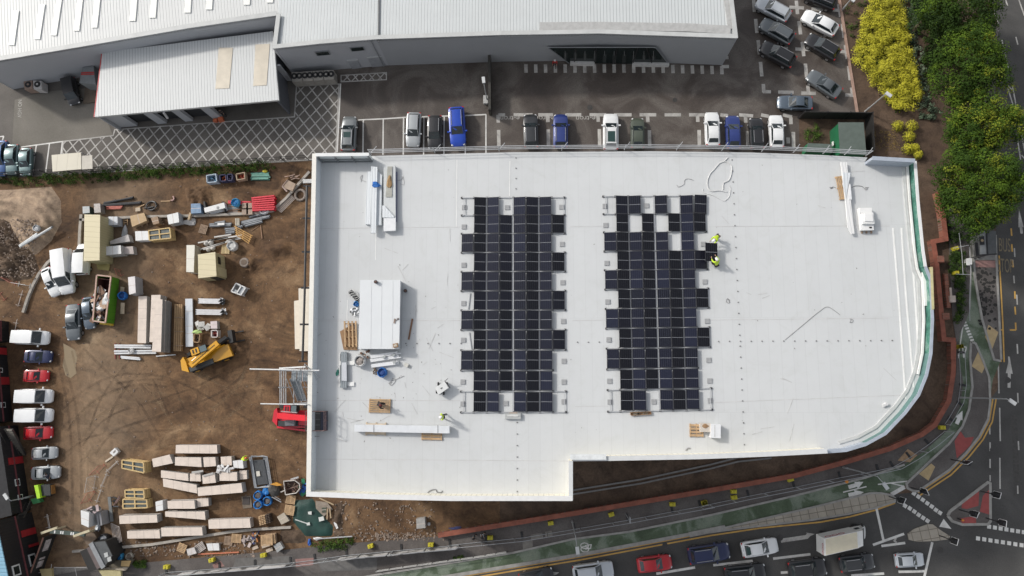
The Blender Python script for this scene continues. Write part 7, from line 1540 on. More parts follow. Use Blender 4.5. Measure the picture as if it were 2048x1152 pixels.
def tree(label,px,py,zc,rx,ry,rz,nclump,seed,pal,w=(5,4,2),side=0):
 rg=random.Random(seed);c=P(px,py,zc);t=thing('tree',label,'tree',dn(c),'roadside trees')
 mb=MB();tr=MB();tr.tube(dn(c),dn(c,zc-rz*.5),.30,10,.2)
 for k in range(int(nclump*1.45)):
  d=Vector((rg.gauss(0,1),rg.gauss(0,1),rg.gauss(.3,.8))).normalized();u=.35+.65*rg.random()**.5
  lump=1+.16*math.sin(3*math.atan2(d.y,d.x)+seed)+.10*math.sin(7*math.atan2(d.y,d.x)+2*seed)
  q=c+Vector((d.x*rx*u*lump,d.y*ry*u*lump,d.z*rz*u));wy=w[2]*(1+1.6*max(0,d.x)*side+max(0,d.z))  # more yellow to the right and top, sunlight put into the leaf colour
  mi=rg.choices((0,1,2),(w[0]*(1.6-d.z),w[1],wy))[0];clump(mb,q,rg.uniform(.55,1.05),74,.23,rg,mi,.8,1.0)  # more dark leaves low down, crown shade put into the colour
  if k%9==0:m_=dn(c,zc-rz*.5);tr.tube(m_,m_.lerp(q,.85),.09,5,.03)
 tr.build('trunk',bark,t);mb.build('crown',pal,t);return t
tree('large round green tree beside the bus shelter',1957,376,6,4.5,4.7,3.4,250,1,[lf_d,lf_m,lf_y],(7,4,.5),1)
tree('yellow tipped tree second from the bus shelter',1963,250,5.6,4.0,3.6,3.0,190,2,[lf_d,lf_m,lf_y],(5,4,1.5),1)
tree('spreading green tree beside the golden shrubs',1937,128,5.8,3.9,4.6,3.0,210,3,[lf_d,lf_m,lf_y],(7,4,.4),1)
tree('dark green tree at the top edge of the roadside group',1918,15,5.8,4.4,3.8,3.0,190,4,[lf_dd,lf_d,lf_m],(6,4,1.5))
tree('dark green tree behind the others at the top right',1868,22,4.6,1.9,3.2,2.2,80,5,[lf_dd,lf_d,lf_m],(6,4,1.5))
def greenery(name,f,pts,n,r,cnt,s,mats,wts,z0=.1,z1=.6,seed=1,kind='stuff',flat=.7,up=.6):
 poly=W(f,pts);rg=random.Random(seed);mb=MB();lo=[min(p[k]for p in poly)for k in(0,1)];hi=[max(p[k]for p in poly)for k in(0,1)];got=0;tries=0
 while got<n and tries<n*40:
  tries+=1;x,y=rg.uniform(lo[0],hi[0]),rg.uniform(lo[1],hi[1]);c=False
  for i in range(len(poly)):
   a,b=poly[i],poly[i-1]
   if(a.y>y)!=(b.y>y)and x<(b.x-a.x)*(y-a.y)/(b.y-a.y)+a.x:c=not c
  if not c:continue
  got+=1;clump(mb,Vector((x,y,rg.uniform(z0,z1))),r*rg.uniform(.6,1.3),cnt,s,rg,rg.choices(range(len(mats)),wts)[0],flat,up)
 return tag(mb.build(name,mats),kind=kind)
greenery('shrubbery',D_,[(935,-40),(1130,-40),(1165,170),(1190,270),(1200,440),(1230,560),(1260,700),(1255,790),(1190,815),(1110,820),(1060,740),(1000,660),(930,600),(820,480),(802,420),(822,340),(860,230),(880,100),(925,80)],400,.62,110,.15,[gold_a,gold_b],(5,1.6),.45,1.35,11)
greenery('shrubbery',D_,[(950,0),(1120,0),(1190,440),(1250,780),(1100,800),(830,430),(880,120)],170,.7,14,.35,[gold_b,weed_b],(1,1),.2,.6,12)
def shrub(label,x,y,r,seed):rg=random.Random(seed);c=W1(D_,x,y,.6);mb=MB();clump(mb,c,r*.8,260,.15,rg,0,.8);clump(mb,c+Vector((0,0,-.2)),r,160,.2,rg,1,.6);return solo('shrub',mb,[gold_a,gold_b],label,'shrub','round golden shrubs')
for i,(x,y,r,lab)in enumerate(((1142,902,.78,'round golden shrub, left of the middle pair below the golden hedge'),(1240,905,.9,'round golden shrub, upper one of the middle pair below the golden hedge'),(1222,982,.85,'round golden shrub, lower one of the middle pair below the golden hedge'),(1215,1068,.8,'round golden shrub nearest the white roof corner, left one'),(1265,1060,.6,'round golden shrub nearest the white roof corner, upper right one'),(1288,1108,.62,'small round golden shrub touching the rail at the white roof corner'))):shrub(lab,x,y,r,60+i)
greenery('ground_cover',D_,[(1140,-20),(1290,-20),(1330,180),(1250,260),(1310,420),(1330,600),(1360,760),(1440,800),(1430,850),(1300,870),(1270,760),(1245,560),(1210,430),(1170,200)],230,.34,22,.22,[sage_a,sage_b],(3,2),.1,.5,13)
greenery('ground_cover',D_,[(1330,180),(1440,300),(1400,700),(1340,640),(1300,420)],90,.5,26,.22,[lf_dd,lf_d],(3,2),.2,.9,14)
greenery('ground_cover',D_,[(740,0),(920,0),(860,200),(810,330),(780,300)],26,.3,18,.16,[weed_a,weed_b],(1,2),.05,.25,15)
greenery('leaf_litter',D_,[(930,930),(1130,930),(1150,1080),(960,1100)],60,.3,8,.12,[leafm('dry_leaf',[(.3,(.22,.15,.05)),(.7,(.34,.25,.09))])],(1,),.02,.06,16,flat=.1)
greenery('weeds',E_,[(-20,110),(330,95),(900,65),(1400,40),(1760,18),(1755,70),(1420,90),(1000,115),(500,150),(200,175),(-20,140)],330,.36,24,.17,[weed_a,weed_b],(3,2),.05,.5,17)
greenery('weeds',E_,[(560,60),(1740,12),(1740,50),(1100,95),(640,130)],110,.4,24,.17,[weed_a,weed_b],(4,1),.1,.7,18)
greenery('weeds',I_,[(730,900),(830,870),(1040,850),(1060,890),(1000,930),(880,940),(760,960)],70,.3,24,.15,[weed_a,weed_b],(3,1),.05,.4,19);greenery('weeds',S_,[(1710,790),(1860,770),(1900,850),(1740,860)],30,.3,24,.15,[weed_a,weed_b],(4,1),.05,.4,20)
greenery('weeds',C_,[(1945,850),(2010,790),(2060,860),(2030,910),(1950,910)],34,.32,24,.16,[weed_a,weed_b],(3,1),.1,.5,21);greenery('weeds',I_,[(1840,1000),(1930,985),(1920,1015),(1850,1020)],12,.25,20,.14,[weed_a,weed_b],(1,1),.05,.3,22)
greenery('ground_cover',BS_,[(195,370),(330,380),(335,560),(345,700),(330,900),(300,1080),(240,1060),(260,800),(230,620),(190,560)],190,.34,22,.17,[weed_b,weed_a],(4,1),.05,.6,23);greenery('ground_cover',M_,[(560,450),(700,500),(690,560),(620,580),(600,500)],40,.4,22,.2,[weed_b,lf_d],(2,1),.1,.6,24)
# ================================================================== STREET FURNITURE
bk=thing('garden_wall','low red brick wall curving around the soil strip beside the white roofed building','wall',P(1420,981));wl_pts=[P(x,y,.8)for x,y in wall_line];MB().ribbon(wl_pts,.46,0,.72).build('wall',brick,bk);MB().ribbon(wl_pts,.52,.72,.8).build('coping',M('brick_coping',(.25,.085,.055),.85,.25,1.2),bk)
b2_=thing('garden_wall','stepped red brick wall running up to the large tree at the right','wall',P(1885,600));up=W(M_,[(648,1150),(648,1052),(602,1048),(590,930),(563,650),(548,558),(612,546),(598,430),(574,310)],.9);MB().ribbon(up,.46,0,.82).build('wall',brick,b2_);MB().ribbon(up,.52,.82,.9).build('coping',MATS['brick_coping'],b2_)
for x,y in((573,650),(600,935)):MB().box(W1(M_,x,y,.5),(.75,.75,1.0)).build('pier',brick,b2_)
solo('garden_wall',MB().ribbon(W(M_,[(612,720),(618,800),(626,890)],.5),.4,0,.5),brick,'short broken length of red brick wall beside the hedge strip','wall');solo('box',MB().box(W1(M_,636,848,.4),(.6,.75,.8)).bar(W1(M_,632,790,.5),W1(M_,636,835,.5),.2,.2),M('cream_box',(.5,.42,.36),.7),'small cream box at the end of the broken brick wall','box')
mesh_g=M('galv_mesh',(.36,.37,.38),.5,.1)
def mesh_fence(label,pts,f,h=1.9):
 t=rail_fence(label,pts,f,h,mesh_g,3.4,rails=(.15,h),r=.03,infill=False);p=W(f,pts);L=0
 for a,b in zip(p,p[1:]):
  d=(b-a);n=Vector((-d.y,d.x,0)).normalized();k=max(1,int(d.length/3.4))
  for i in range(k):q=a.lerp(b,i/k);MB().box(q+n*.28+Vector((0,0,.07)),(.24,.8,.14),math.atan2(d.y,d.x)).build('foot',blk_pl,t)
 return t
mesh_fence('galvanised mesh fence panels along the footway below the white roof',[(0,905),(570,848),(980,780),(1400,708),(1750,642),(2048,588)],J_);mesh_fence('galvanised mesh fence panels along the footway towards the junction',[(0,600),(380,520),(740,450),(1100,375),(1400,318),(1520,290),(1650,215),(1800,110),(1920,10)],K_);mesh_fence('galvanised mesh fence panels with white banners at the bottom left',[(-420,1120),(0,1090),(560,1045),(750,1022),(1000,985),(1430,945),(1880,905)],I_)
mesh_fence('galvanised mesh fence panels beside the cycle lane at the right',[(605,145),(612,290),(600,370),(560,440),(540,470)],L_,1.2)
def banner(label,pts,f,z0,z1):p=W(f,pts);mb=MB();mb.ribbon(p,.05,z0,z1);return solo('banner',mb,M_patch('printed_banner',[(.4,(.10,.095,.09)),(.5,(.50,.49,.48)),(.7,(.62,.61,.60))],.5,.7,0,5,.1),label,'banner','banners on the mesh fence')
banner('white banner tied to the mesh fence, middle one at the bottom',[(950,1002),(1100,982),(1330,962)],I_,.3,1.8);banner('white banner tied to the mesh fence, right one at the bottom',[(1345,962),(1600,935),(1870,912)],I_,.3,1.8);banner('white banner tied to the mesh fence, left one at the bottom',[(-280,1115),(0,1095),(280,1072),(540,1052)],I_,.3,1.7)
yl=M('yellow_block',(.50,.44,.03),.6,.15)
for i,(f,x,y)in enumerate(((J_,318,842),(J_,793,728),(J_,1268,660),(J_,1747,580),(J_,1998,568),(K_,28,568),(K_,258,480),(K_,262,527),(K_,703,386),(L_,523,483),(L_,604,120),(BS_,235,342),(BS_,238,585),(M_,672,1085),(I_,1193,908),(I_,1665,898),(I_,352,980),(H_,1680,1018),(H_,1325,1072))):
 c=W1(f,x,y,.0);lab=['yellow fence weight beside the two walkers','yellow fence weight left of the lamp post by the bicycle symbol','yellow fence weight beside the pale square cover','yellow fence weight below the notch side, fourth from the walkers','yellow fence weight fifth from the walkers along the brick wall','yellow fence weight sixth from the walkers along the brick wall','upper one of two yellow fence weights standing together','lower one of two yellow fence weights standing together','yellow fence weight last along the wall before the tall lamp post','yellow fence weight on the soil inside the curve','yellow fence weight above the give way triangle','upper yellow fence weight in the hedge strip by the bus stop','lower yellow fence weight in the hedge strip by the bus stop','yellow fence weight at the lower end of the hedge strip','yellow fence weight above the middle white banner','yellow fence weight above the right white banner','yellow fence weight below the grey tub','yellow fence weight below the orange red rail','leftmost yellow fence weight beside the black bags'][i]
 mb=MB();mb.box(c+Vector((0,0,.28)),(.62,.42,.5),.15*(i%3));mb.box(c+Vector((-.16,0,.56)),(.18,.3,.08),.15*(i%3));mb.box(c+Vector((.16,0,.56)),(.18,.3,.08),.15*(i%3));mb.tube(c+Vector((0,0,.5)),c+Vector((0,0,.62)),.06,8);solo('fence_weight',mb,yl,lab,'fence weight','yellow weights of the mesh fences')
def lamp_post(label,base,head,h,arm=True):
 b=P(*base);hd=P(*head,h);t=thing('street_lamp',label,'street lamp',b);MB().tube(b,dn(b,1.2),.11,8).tube(dn(b,1.2),dn(b,h-.25),.075,8,.055).tube(dn(b,h-.27),hd-(hd-dn(b,h)).normalized()*.3,.04,6).build('column',M('lamp_column',(.36,.37,.37),.5,.1),t)
 d=hd-dn(b,h);rz=math.atan2(d.y,d.x);MB().box(hd,(.75,.36,.14),rz).build('lantern',M('lantern_grey',(.55,.56,.56),.4,.05),t);return t
lamp_post('tall street lamp reaching over the road at the right edge',(1918,795),(2025,804),8.2);lamp_post('tall street lamp with its lantern over the cycle lane near the junction',(1686,934),(1771,972),8.2);lamp_post('street lamp beside the bicycle symbol on the cycle lane',(1144,1041),(1155,1101),8.2);lamp_post('lamp post beside the golden shrubs',(1730,223),(1777,189),5.2);lamp_post('lamp post at the top edge beside the car park',(1684,21),(1708,-2),5.2);lamp_post('pale lamp post in front of the warehouse by the black screen',(975,205),(967,160),5.2);lamp_post('lamp post beside the middle black cabin at the left edge',(66,992),(12,993),3.6)
sp_=thing('sign_post','grey post beside the fence between two yellow weights','sign post',P(1250,1026));b=P(1250,1026);MB().tube(b,dn(b,4.2),.05,8).build('post',mesh_g,sp_);MB().box(dn(b,4.0)+Vector((.05,0,0)),(.08,.6,.6)).build('plate',mesh_g,sp_)
whb=M('white_border',(.6,.6,.6),.5)
def signal(label,base,rz,h=3.2):
 b=P(*base,.1);t=thing('traffic_signal',label,'traffic light',b,'traffic lights at the junction');MB().tube(b,dn(b,h),.06,8).build('pole',blk,t);d=Vector((math.cos(rz),math.sin(rz),0));n=Vector((-d.y,d.x,0));c=dn(b,h-.35)+d*.12
 MB().box(c,(.28,.34,1.0),rz).build('head',blk,t);MB().box(c-d*.1,(.04,.62,1.2),rz).build('backing_board',blk,t);MB().path([c-d*.1+n*.33+Vector((0,0,.62)),c-d*.1-n*.33+Vector((0,0,.62)),c-d*.1-n*.33-Vector((0,0,.6)),c-d*.1+n*.33-Vector((0,0,.6)),c-d*.1+n*.33+Vector((0,0,.62))],.035,5).build('board_border',whb,t)
 for k in range(3):MB().tube(c+d*.13+Vector((0,0,.3-.3*k)),c+d*.26+Vector((0,0,.3-.3*k)),.1,10).build('visor',blk,t)
for lab,base,rz in(('traffic light at the tip of the long paved island',(1778,993),R(150)),('traffic light on the pavement corner above the studs',(1822,975),R(200)),('traffic light between the red paving and the buff tactile patch',(1902,919),R(-60)),('traffic light on the small paved island',(1879,1071),R(160)),('traffic light at the top of the red triangular island',(1961,982),R(160)),('traffic light in the middle of the red triangular island',(1918,1019),R(150)),('traffic light at the right corner of the red triangular island',(1972,1036),R(170))):signal(lab,base,rz)
c=P(1915,1037,.1);t=thing('bollard','short dark bollard with an orange top on the red triangular island','bollard',c);MB().tube(c,dn(c,.95),.09,10).build('post',blk,t);MB().tube(dn(c,.95),dn(c,1.15),.11,10).build('cap',M('amber_cap',(.6,.22,.03),.4),t)
c=W1(K_,1130,398,.05);t=thing('bollard','orange topped bollard beside the tall lamp near the junction','bollard',c);MB().tube(c,dn(c,.8),.07,8).build('post',blk,t);MB().blob(dn(c,.9),.2,1,1,.7,2,.05).build('cap',MATS['amber_cap'],t)
# bus shelter
sh=thing('bus_shelter','bus shelter with glazed roof and black frame below the large tree','bus shelter',W1(BS_,580,300));rq=W(BS_,[(500,165),(660,160),(668,392),(505,404)],2.5)
MB().prism([rq[0],rq[0].lerp(rq[1],.38),rq[3].lerp(rq[2],.40),rq[3]],2.42,2.5).build('roof',M('shelter_glass',(.30,.31,.31),.3,.1),sh);MB().prism([rq[0].lerp(rq[1],.42),rq[1],rq[2],rq[3].lerp(rq[2],.44)],2.42,2.5).build('roof',M('shelter_dark',(.11,.115,.115),.3,.15),sh)
mb=MB();mb.bar(rq[3]+Vector((-.4,0,0)),rq[2],.12,.16);mb.bar(rq[0].lerp(rq[1],.4),rq[3].lerp(rq[2],.42),.12,.18)
for p in(rq[0],rq[3],rq[0].lerp(rq[1],.4),rq[3].lerp(rq[2],.42)):mb.tube(dn(p,.1),dn(p,2.45),.06,8)
mb.build('frame',blk,sh);pn_=W(BS_,[(495,215),(540,212),(545,298),(502,300)],2.56);MB().prism(pn_,2.5,2.6).build('advert_unit',blk,sh);MB().tube(cen(pn_)+Vector((0,0,.03)),cen(pn_)+Vector((0,0,.07)),.16,12).build('disc',M('brass_disc',(.4,.3,.18),.5),sh);MB().box(W1(BS_,470,345,.5),(.3,1.6,.1)).build('bench',blk,sh)
t=thing('sign_box','white flat box on the cycle lane edge by the bus stop','box',W1(BS_,380,470));MB().box(W1(BS_,380,470,.5),(.36,.72,.95),R(-3)).build('cabinet',cleanw,t);MB().box(W1(BS_,380,470,.99),(.4,.76,.05),R(-3)).build('lid',cleanw,t)
for f,pts,lab in((BS_,[(235,333),(390,302)],'thin pale rail from the upper hedge weight to the cycle lane'),(BS_,[(260,592),(412,598)],'thin pale rail from the lower hedge weight to the cycle lane'),(BS_,[(290,170),(320,400),(332,600)],'thin pale rail along the hedge strip by the bus stop'),(BS_,[(395,320),(408,570),(395,860),(400,1060)],'thin pale rail along the cycle lane below the bus stop')):solo('rail',MB().path(W(f,pts,.9),.035,5).path([W1(f,*pts[0]),W1(f,*pts[0],.9)],.03,5).path([W1(f,*pts[-1]),W1(f,*pts[-1],.9)],.03,5),mesh_g,lab,'rail','pale rails by the bus stop')
gr2=thing('guard_rail','white double pedestrian rail along the kerb at the bottom','guard rail',W1(I_,1650,1060));gp=W(I_,[(1240,1100),(1500,1062),(1800,1020),(2048,985),(2260,950)])
for z in(.5,.95):MB().path([dn(p,z)for p in gp],.04,6).build('rail',M('rail_white',(.48,.47,.45),.5),gr2)
for i in range(11):k=i/10*3.999;j=int(k);p=gp[j].lerp(gp[j+1],k-j);MB().tube(p,dn(p,.98),.05,6).build('post',blk,gr2)
# ================================================================== SCAFFOLD STAIR, GATE, PLANT AT THE WAREHOUSE
sc_=thing('scaffold_tower','silver scaffold stair tower against the left wall of the white roofed building','scaffold',P(585,775));zt=19.4;a0=W1(T4_,505,150,zt);a1=W1(T4_,505,640,zt);dx=2.6;ap=Vector((dx,0,0));sm_=M('scaffold_steel',(.42,.43,.44),.4,.12,metal=.3)
cs=[dn(a0),dn(a0)+ap,dn(a1)+ap,dn(a1)];std=MB()
for p in cs+[dn(a0)+ap*.5,dn(a1)+ap*.5,dn(a0).lerp(dn(a1),.5)]:std.tube(p,dn(p,zt+.3),.045,6)
std.build('standards',sm_,sc_)
for z in list(range(2,19,2))+[18.5,19.0,19.4]:MB().path([dn(p,z)for p in cs+cs[:1]],.045,6).build('ledger',sm_,sc_)
for k,z in enumerate((16,18)):
 for j in range(3):MB().box(dn(cs[0].lerp(cs[1],.3+.2*j).lerp(cs[3].lerp(cs[2],.3+.2*j),.16),z+.06),(.45,.95,.06)).build('board',(M('board_pink',(.42,.34,.32),.7,.2),dg)[k],sc_)
for k,(z0,z1)in enumerate(((14,16),(16,18))):
 fa=cs[0].lerp(cs[1],.62-.3*k);fb=cs[3].lerp(cs[2],.62-.3*k);st_a,st_b=(dn(fa.lerp(fb,.25),z1),dn(fa.lerp(fb,.92),z0));tr=MB()
 for i in range(9):tr.box(st_a.lerp(st_b,(i+.5)/9),(.75,.24,.05))
 tr.build('treads',dg,sc_)
 for s in(-.4,.4):MB().bar(st_a+Vector((s,0,.1)),st_b+Vector((s,0,.1)),.05,.2).bar(st_a+Vector((s,0,1.0)),st_b+Vector((s,0,1.0)),.05,.05).build('handrail',sm_,sc_)
MB().tube(W1(T4_,70,130,zt),W1(T4_,1070,152,zt+.3),.06,6).tube(W1(T4_,495,122,zt),W1(T4_,870,100,zt+.3),.08,6).tube(W1(T4_,225,630,zt),W1(T4_,880,642,zt+.2),.05,6).build('long_tubes',cleanw,sc_)
ld=thing('ladder','aluminium ladder laid over the left parapet above the red telehandler','ladder',W1(T4_,930,190,19));l0,l1=W1(T4_,820,95,20.2),W1(T4_,1040,285,18.3);ln_=Vector((.22,.22,0))
for s in(-1,1):MB().bar(l0+ln_*s,l1+ln_*s,.06,.08).build('stile',sm_,ld)
rg_=MB()
for i in range(12):q=l0.lerp(l1,(i+.5)/12);rg_.tube(q-ln_,q+ln_,.02,5)
rg_.build('rungs',sm_,ld)
hb=thing('hoarding','black site hoarding with pale posters beside the gate at the bottom left','hoarding',W1(S_,640,650));h0,h1=W1(S_,722,430),W1(S_,560,880);MB().bar(dn(h0,1.05),dn(h1,1.05),.12,2.0).build('boards',blackb,hb);hn=(h1-h0).normalized();hx=Vector((-hn.y,hn.x,0));hx=hx if hx.x>0 else-hx
for t0,t1 in((.1,.42),(.60,.66),(.70,.88)):MB().bar(dn(h0.lerp(h1,t0),1.1)+hx*.075,dn(h0.lerp(h1,t1),1.1)+hx*.075,.03,.9).build('poster',M_patch('poster_print',[(.4,(.35,.30,.29)),(.6,(.55,.50,.48))],1.5,.6,0,8,.2),hb)
MB().bar(dn(h0,2.1),dn(h1,2.1),.14,.1).build('top_rail',M('hoarding_cap',(.24,.12,.09),.7),hb)
gt=thing('gate','dark striped height bar on cream posts across the site entrance','gate',W1(S_,880,430));g0,g1=W1(S_,650,400,2.3),W1(S_,1090,440,2.3);MB().bar(g0,g1,.42,.25).build('beam',M('beam_dark',(.055,.075,.065),.6,.2),gt)
for k in(.12,.3,.36,.6,.66):MB().bar(g0.lerp(g1,k)+Vector((0,0,.02)),g0.lerp(g1,k+.035)+Vector((0,0,.02)),.3,.24).build('stripe',cleanw,gt)
for q,r_ in(((S_,655,392),.25),((S_,1070,430),-.2)):c=W1(*q,2.35);MB().bar(c-Vector((1.1,.28,0)),c+Vector((.7,.35,0)),.26,.2).build('arm',M('cream_arm',(.50,.44,.30),.7),gt);MB().tube(dn(c),c,.1,8).build('post',M('cream_arm',(.50,.44,.30),.7),gt)
kq=W(S_,[(1165,548),(1345,526),(1436,712),(1328,866)],2.5);kk=thing('gate_cabin','dark grey gatehouse cabin with two pale roof patches','cabin',dn(cen(kq)));MB().prism(kq,0,2.38,bottom=False).build('wall',blackb,kk);MB().prism(kq,2.38,2.5).build('roof',M('dark_grey_roof',(.075,.08,.082),.6,.15),kk);MB().bar(kq[0],kq[3],.5,.2).build('gutter',M('grey_gutter',(.25,.26,.27),.5),kk)
for x,y in((1360,702),(1400,758)):MB().box(W1(S_,x,y,2.53),(.42,.48,.05),.3).build('patch',M('pale_patch',(.42,.43,.42),.6),kk)
solo('board',MB().prism(W(S_,[(1105,615),(1165,590),(1290,860),(1240,885)],1.6),1.4,1.6),M('brown_grey_board',(.13,.10,.095),.7,.2),'brown grey board strip between the gatehouse and the black box','board');solo('box',MB().prism(W(S_,[(1022,660),(1112,618),(1242,884),(1145,926)],1.5),0,1.5),blackb,'tall black box at the site entrance beside the gatehouse','box')
solo('hoarding',MB().prism(W(S_,[(1045,455),(1195,408),(1240,485),(1120,600)],1.0),0,1.0),M('brown_ply',(.16,.115,.08),.8,.2),'brown boarded corner at the end of the height bar','hoarding');solo('board',MB().prism(W(S_,[(1380,780),(1520,770),(1590,780),(1700,765),(1640,860),(1400,870)],.8),.3,.8),M('dark_boards',(.10,.085,.06),.8,.3),'dark boards leaning below the gatehouse','board');solo('board',MB().prism(W(S_,[(1555,780),(1675,778),(1650,850),(1545,848)],.9),.82,.9),M('tan_ply',(.50,.34,.15),.7,.1),'tan plywood sheet on the dark boards','board');solo('board',MB().prism(W(S_,[(1420,862),(1640,850),(1600,905),(1250,890)],.6),.3,.6),M('pale_ply',(.48,.42,.34),.7,.15),'pale boards along the foot of the gatehouse','board')
sack('bulk_bag','light blue bag beside the gatehouse','bag',W1(S_,1548,715),.5,.7,MATS['light_blue_bag'],MATS['lb_dark'],50);sack('bag','tan bag between the gatehouse and the light blue bag','bag',W1(S_,1465,655),.36,.5,M('tan_bag',(.38,.32,.27),.7,.2),M('tan_bag2',(.2,.16,.13),.8),51);sack('bag','pale sack right of the light blue bag','bag',W1(S_,1675,715),.4,.45,M('pale_sack2',(.42,.39,.33),.7,.25),MATS['tan_bag2'],52)
for i,(q,lab)in enumerate((([(210,900),(380,895),(420,973),(240,985)],'beige hoarding panel at the very bottom left'),([(505,890),(660,880),(670,985),(540,990)],'yellowish hoarding panel at the bottom beside the entrance'),([(1255,895),(1545,910),(1550,990),(1320,990)],'cream hoarding panel at the bottom below the gatehouse'))):solo('hoarding',MB().prism(W(S_,q,1.2),.9,1.2),(M('beige_hoarding',(.30,.22,.15),.8,.2),M('yell_hoarding',(.36,.29,.14),.8,.15),M('cream_hoarding',(.42,.37,.20),.8,.15))[i],lab,'hoarding')
solo('site_fence',MB().path(W(S_,[(690,862),(1110,866)],1.0),.03,5).path(W(S_,[(960,870),(985,985)],1.0),.03,5).path(W(S_,[(400,975),(540,915),(655,870),(660,820)],1.0),.03,5),galv,'thin pale rails across the concrete entrance','rail')
# plant at the warehouse
def ac_unit(label,f,q,h,fans,mat):
 p=W(f,q,h);t=thing('condenser_unit',label,'air conditioner',dn(cen(p)),'air conditioners beside the warehouse');MB().prism(p,.15,h,bottom=False).build('casing',mat,t)
 for k in range(fans):c=p[0].lerp(p[1],(k+.5)/fans).lerp(p[3].lerp(p[2],(k+.5)/fans),.42);MB().tube(c,c+Vector((0,0,.05)),.40,14).build('fan_ring',blk_pl,t);MB().tube(c+Vector((0,0,.05)),c+Vector((0,0,.08)),.14,10).build('fan_hub',mat,t)
 return t
acm=M('ac_casing',(.30,.28,.25),.6,.15)
for i,lab in enumerate(('leftmost','second from left','third from left','rightmost')):x=138+i*68;ac_unit('twin fan air conditioner beside the warehouse wall, %s of four'%lab,B_,[(x,462-i*4),(x+64,460-i*4),(x+68,518-i*4),(x+4,525-i*4)],1.6,2,acm)
ac_unit('brown air conditioner at the far left warehouse corner',A_,[(150,522),(205,515),(210,570),(158,574)],1.3,1,M('brown_ac',(.28,.20,.16),.6,.2));ac_unit('pale air conditioner at the far left warehouse corner',A_,[(212,515),(265,518),(266,572),(215,570)],1.3,1,M('pale_ac',(.5,.48,.46),.6,.1))
gc=W(A_,[(528,432),(598,422),(612,540),(508,530)],2.3);gct=thing('waste_container','grey container with two red stripes in the shade of the warehouse','container',dn(cen(gc)));MB().prism(gc,.1,2.3).build('body',M('cont_grey',(.20,.215,.22),.6,.15),gct)
for k in(.35,.45):MB().bar(gc[0].lerp(gc[3],k)+Vector((0,0,.02)),gc[1].lerp(gc[2],k)+Vector((0,0,.02)),.14,.03).build('stripe',M('red_trim',(.45,.03,.03),.5),gct)
solo('dock_slab',MB().prism(W(A_,[(545,560),(612,552),(612,650),(530,662)],.25),0,.25),M('dock_brown',(.15,.12,.09),.9,.2),'brown concrete dock slab beside the black van','slab')
cy=thing('cycle_shelter','pale curved roof shelter in the corner of the service yard','shelter',W1(A_,450,1040));cq=W(A_,[(330,992),(518,975),(520,1082),(336,1098)],2.3);MB().prism(cq,2.2,2.3).build('roof',M_rib('shelter_sheet',(.56,.52,.42),(.47,.43,.35),1.3,0,.06,.5),cy);MB().prism(W(A_,[(522,998),(590,992),(592,1080),(522,1084)],2.25),2.18,2.25).build('roof',M('shelter_low',(.44,.41,.35),.5,.1),cy)
for p in cq:MB().tube(dn(p),dn(p,2.2),.05,6).build('post',mesh_g,cy)
c=W1(C_,308,385);t=thing('display_stand','black free standing frame in front of the showroom','sign',c);MB().path([c+Vector((-.55,0,0)),c+Vector((-.55,0,1.2)),c+Vector((.55,0,1.2)),c+Vector((.55,0,0))],.05,6).build('frame',blk,t);MB().bar(c+Vector((-.4,0,.9)),c+Vector((.4,0,.9)),.04,.12).build('plate',mesh_g,t)
solo('dark_box',MB().box(W1(B_,1380,640,.5),(.5,.8,1.0)).box(W1(B_,1380,640,1.02),(.56,.86,.06)),M('pale_cabinet',(.42,.42,.41),.6),'pale cabinet at the foot of the lamp post by the black screen','cabinet')
# ================================================================== PEOPLE
def skinned(name,nodes,edges,mat,par,lv=1):
 me=bpy.data.meshes.new(name);me.from_pydata([n[0]for n in nodes],edges,[]);o=bpy.data.objects.new(name,me);COL.objects.link(o);o.modifiers.new('skin','SKIN');sub=o.modifiers.new('sub','SUBSURF');sub.levels=sub.render_levels=lv
 for v,n in zip(me.skin_vertices[0].data,nodes):v.radius=n[1]if isinstance(n[1],tuple)else(n[1],n[1])
 me.skin_vertices[0].data[0].use_root=True;dg_=bpy.context.evaluated_depsgraph_get();m2=bpy.data.meshes.new_from_object(o.evaluated_get(dg_));o.modifiers.clear();o.data=m2;bpy.data.meshes.remove(me);m2.name=name
 m2.materials.clear();m2.materials.append(mat)
 for p in m2.polygons:p.use_smooth=True
 o.parent=par;return o
skin_t=M('skin',(.42,.25,.17),.55,.05);dark_tr=M('dark_trousers',(.02,.021,.026),.8,.2);bootm=M('boots',(.03,.022,.016),.7)
HV=M('hi_vis_lime',(.52,.72,.03),.6,.06);WH=M('white_helmet',(.75,.75,.74),.35,.03);OH=M('orange_helmet',(.62,.17,.03),.35,.03)
POSE={'stand':dict(hip=(0,.95),k=((.10,.50),(-.08,.50)),a=((.16,.09),(-.2,.10)),ch=(.02,1.36),nk=(.03,1.50),hd=(.06,1.66),el=((.04,.27,1.12),(.02,-.27,1.12)),wr=((.22,.24,.95),(.16,-.26,.90))),
'bend':dict(hip=(-.12,.86),k=((.05,.48),(-.02,.48)),a=((-.02,.09),(-.14,.09)),ch=(.30,1.10),nk=(.42,1.13),hd=(.56,1.12),el=((.42,.24,.84),(.42,-.24,.84)),wr=((.62,.20,.72),(.62,-.20,.72))),
'crouch':dict(hip=(-.1,.42),k=((.30,.52),(.22,.30)),a=((.14,.09),(-.18,.10)),ch=(.12,.88),nk=(.18,1.0),hd=(.26,1.14),el=((.34,.25,.72),(.34,-.25,.72)),wr=((.56,.20,.74),(.56,-.20,.74)))}
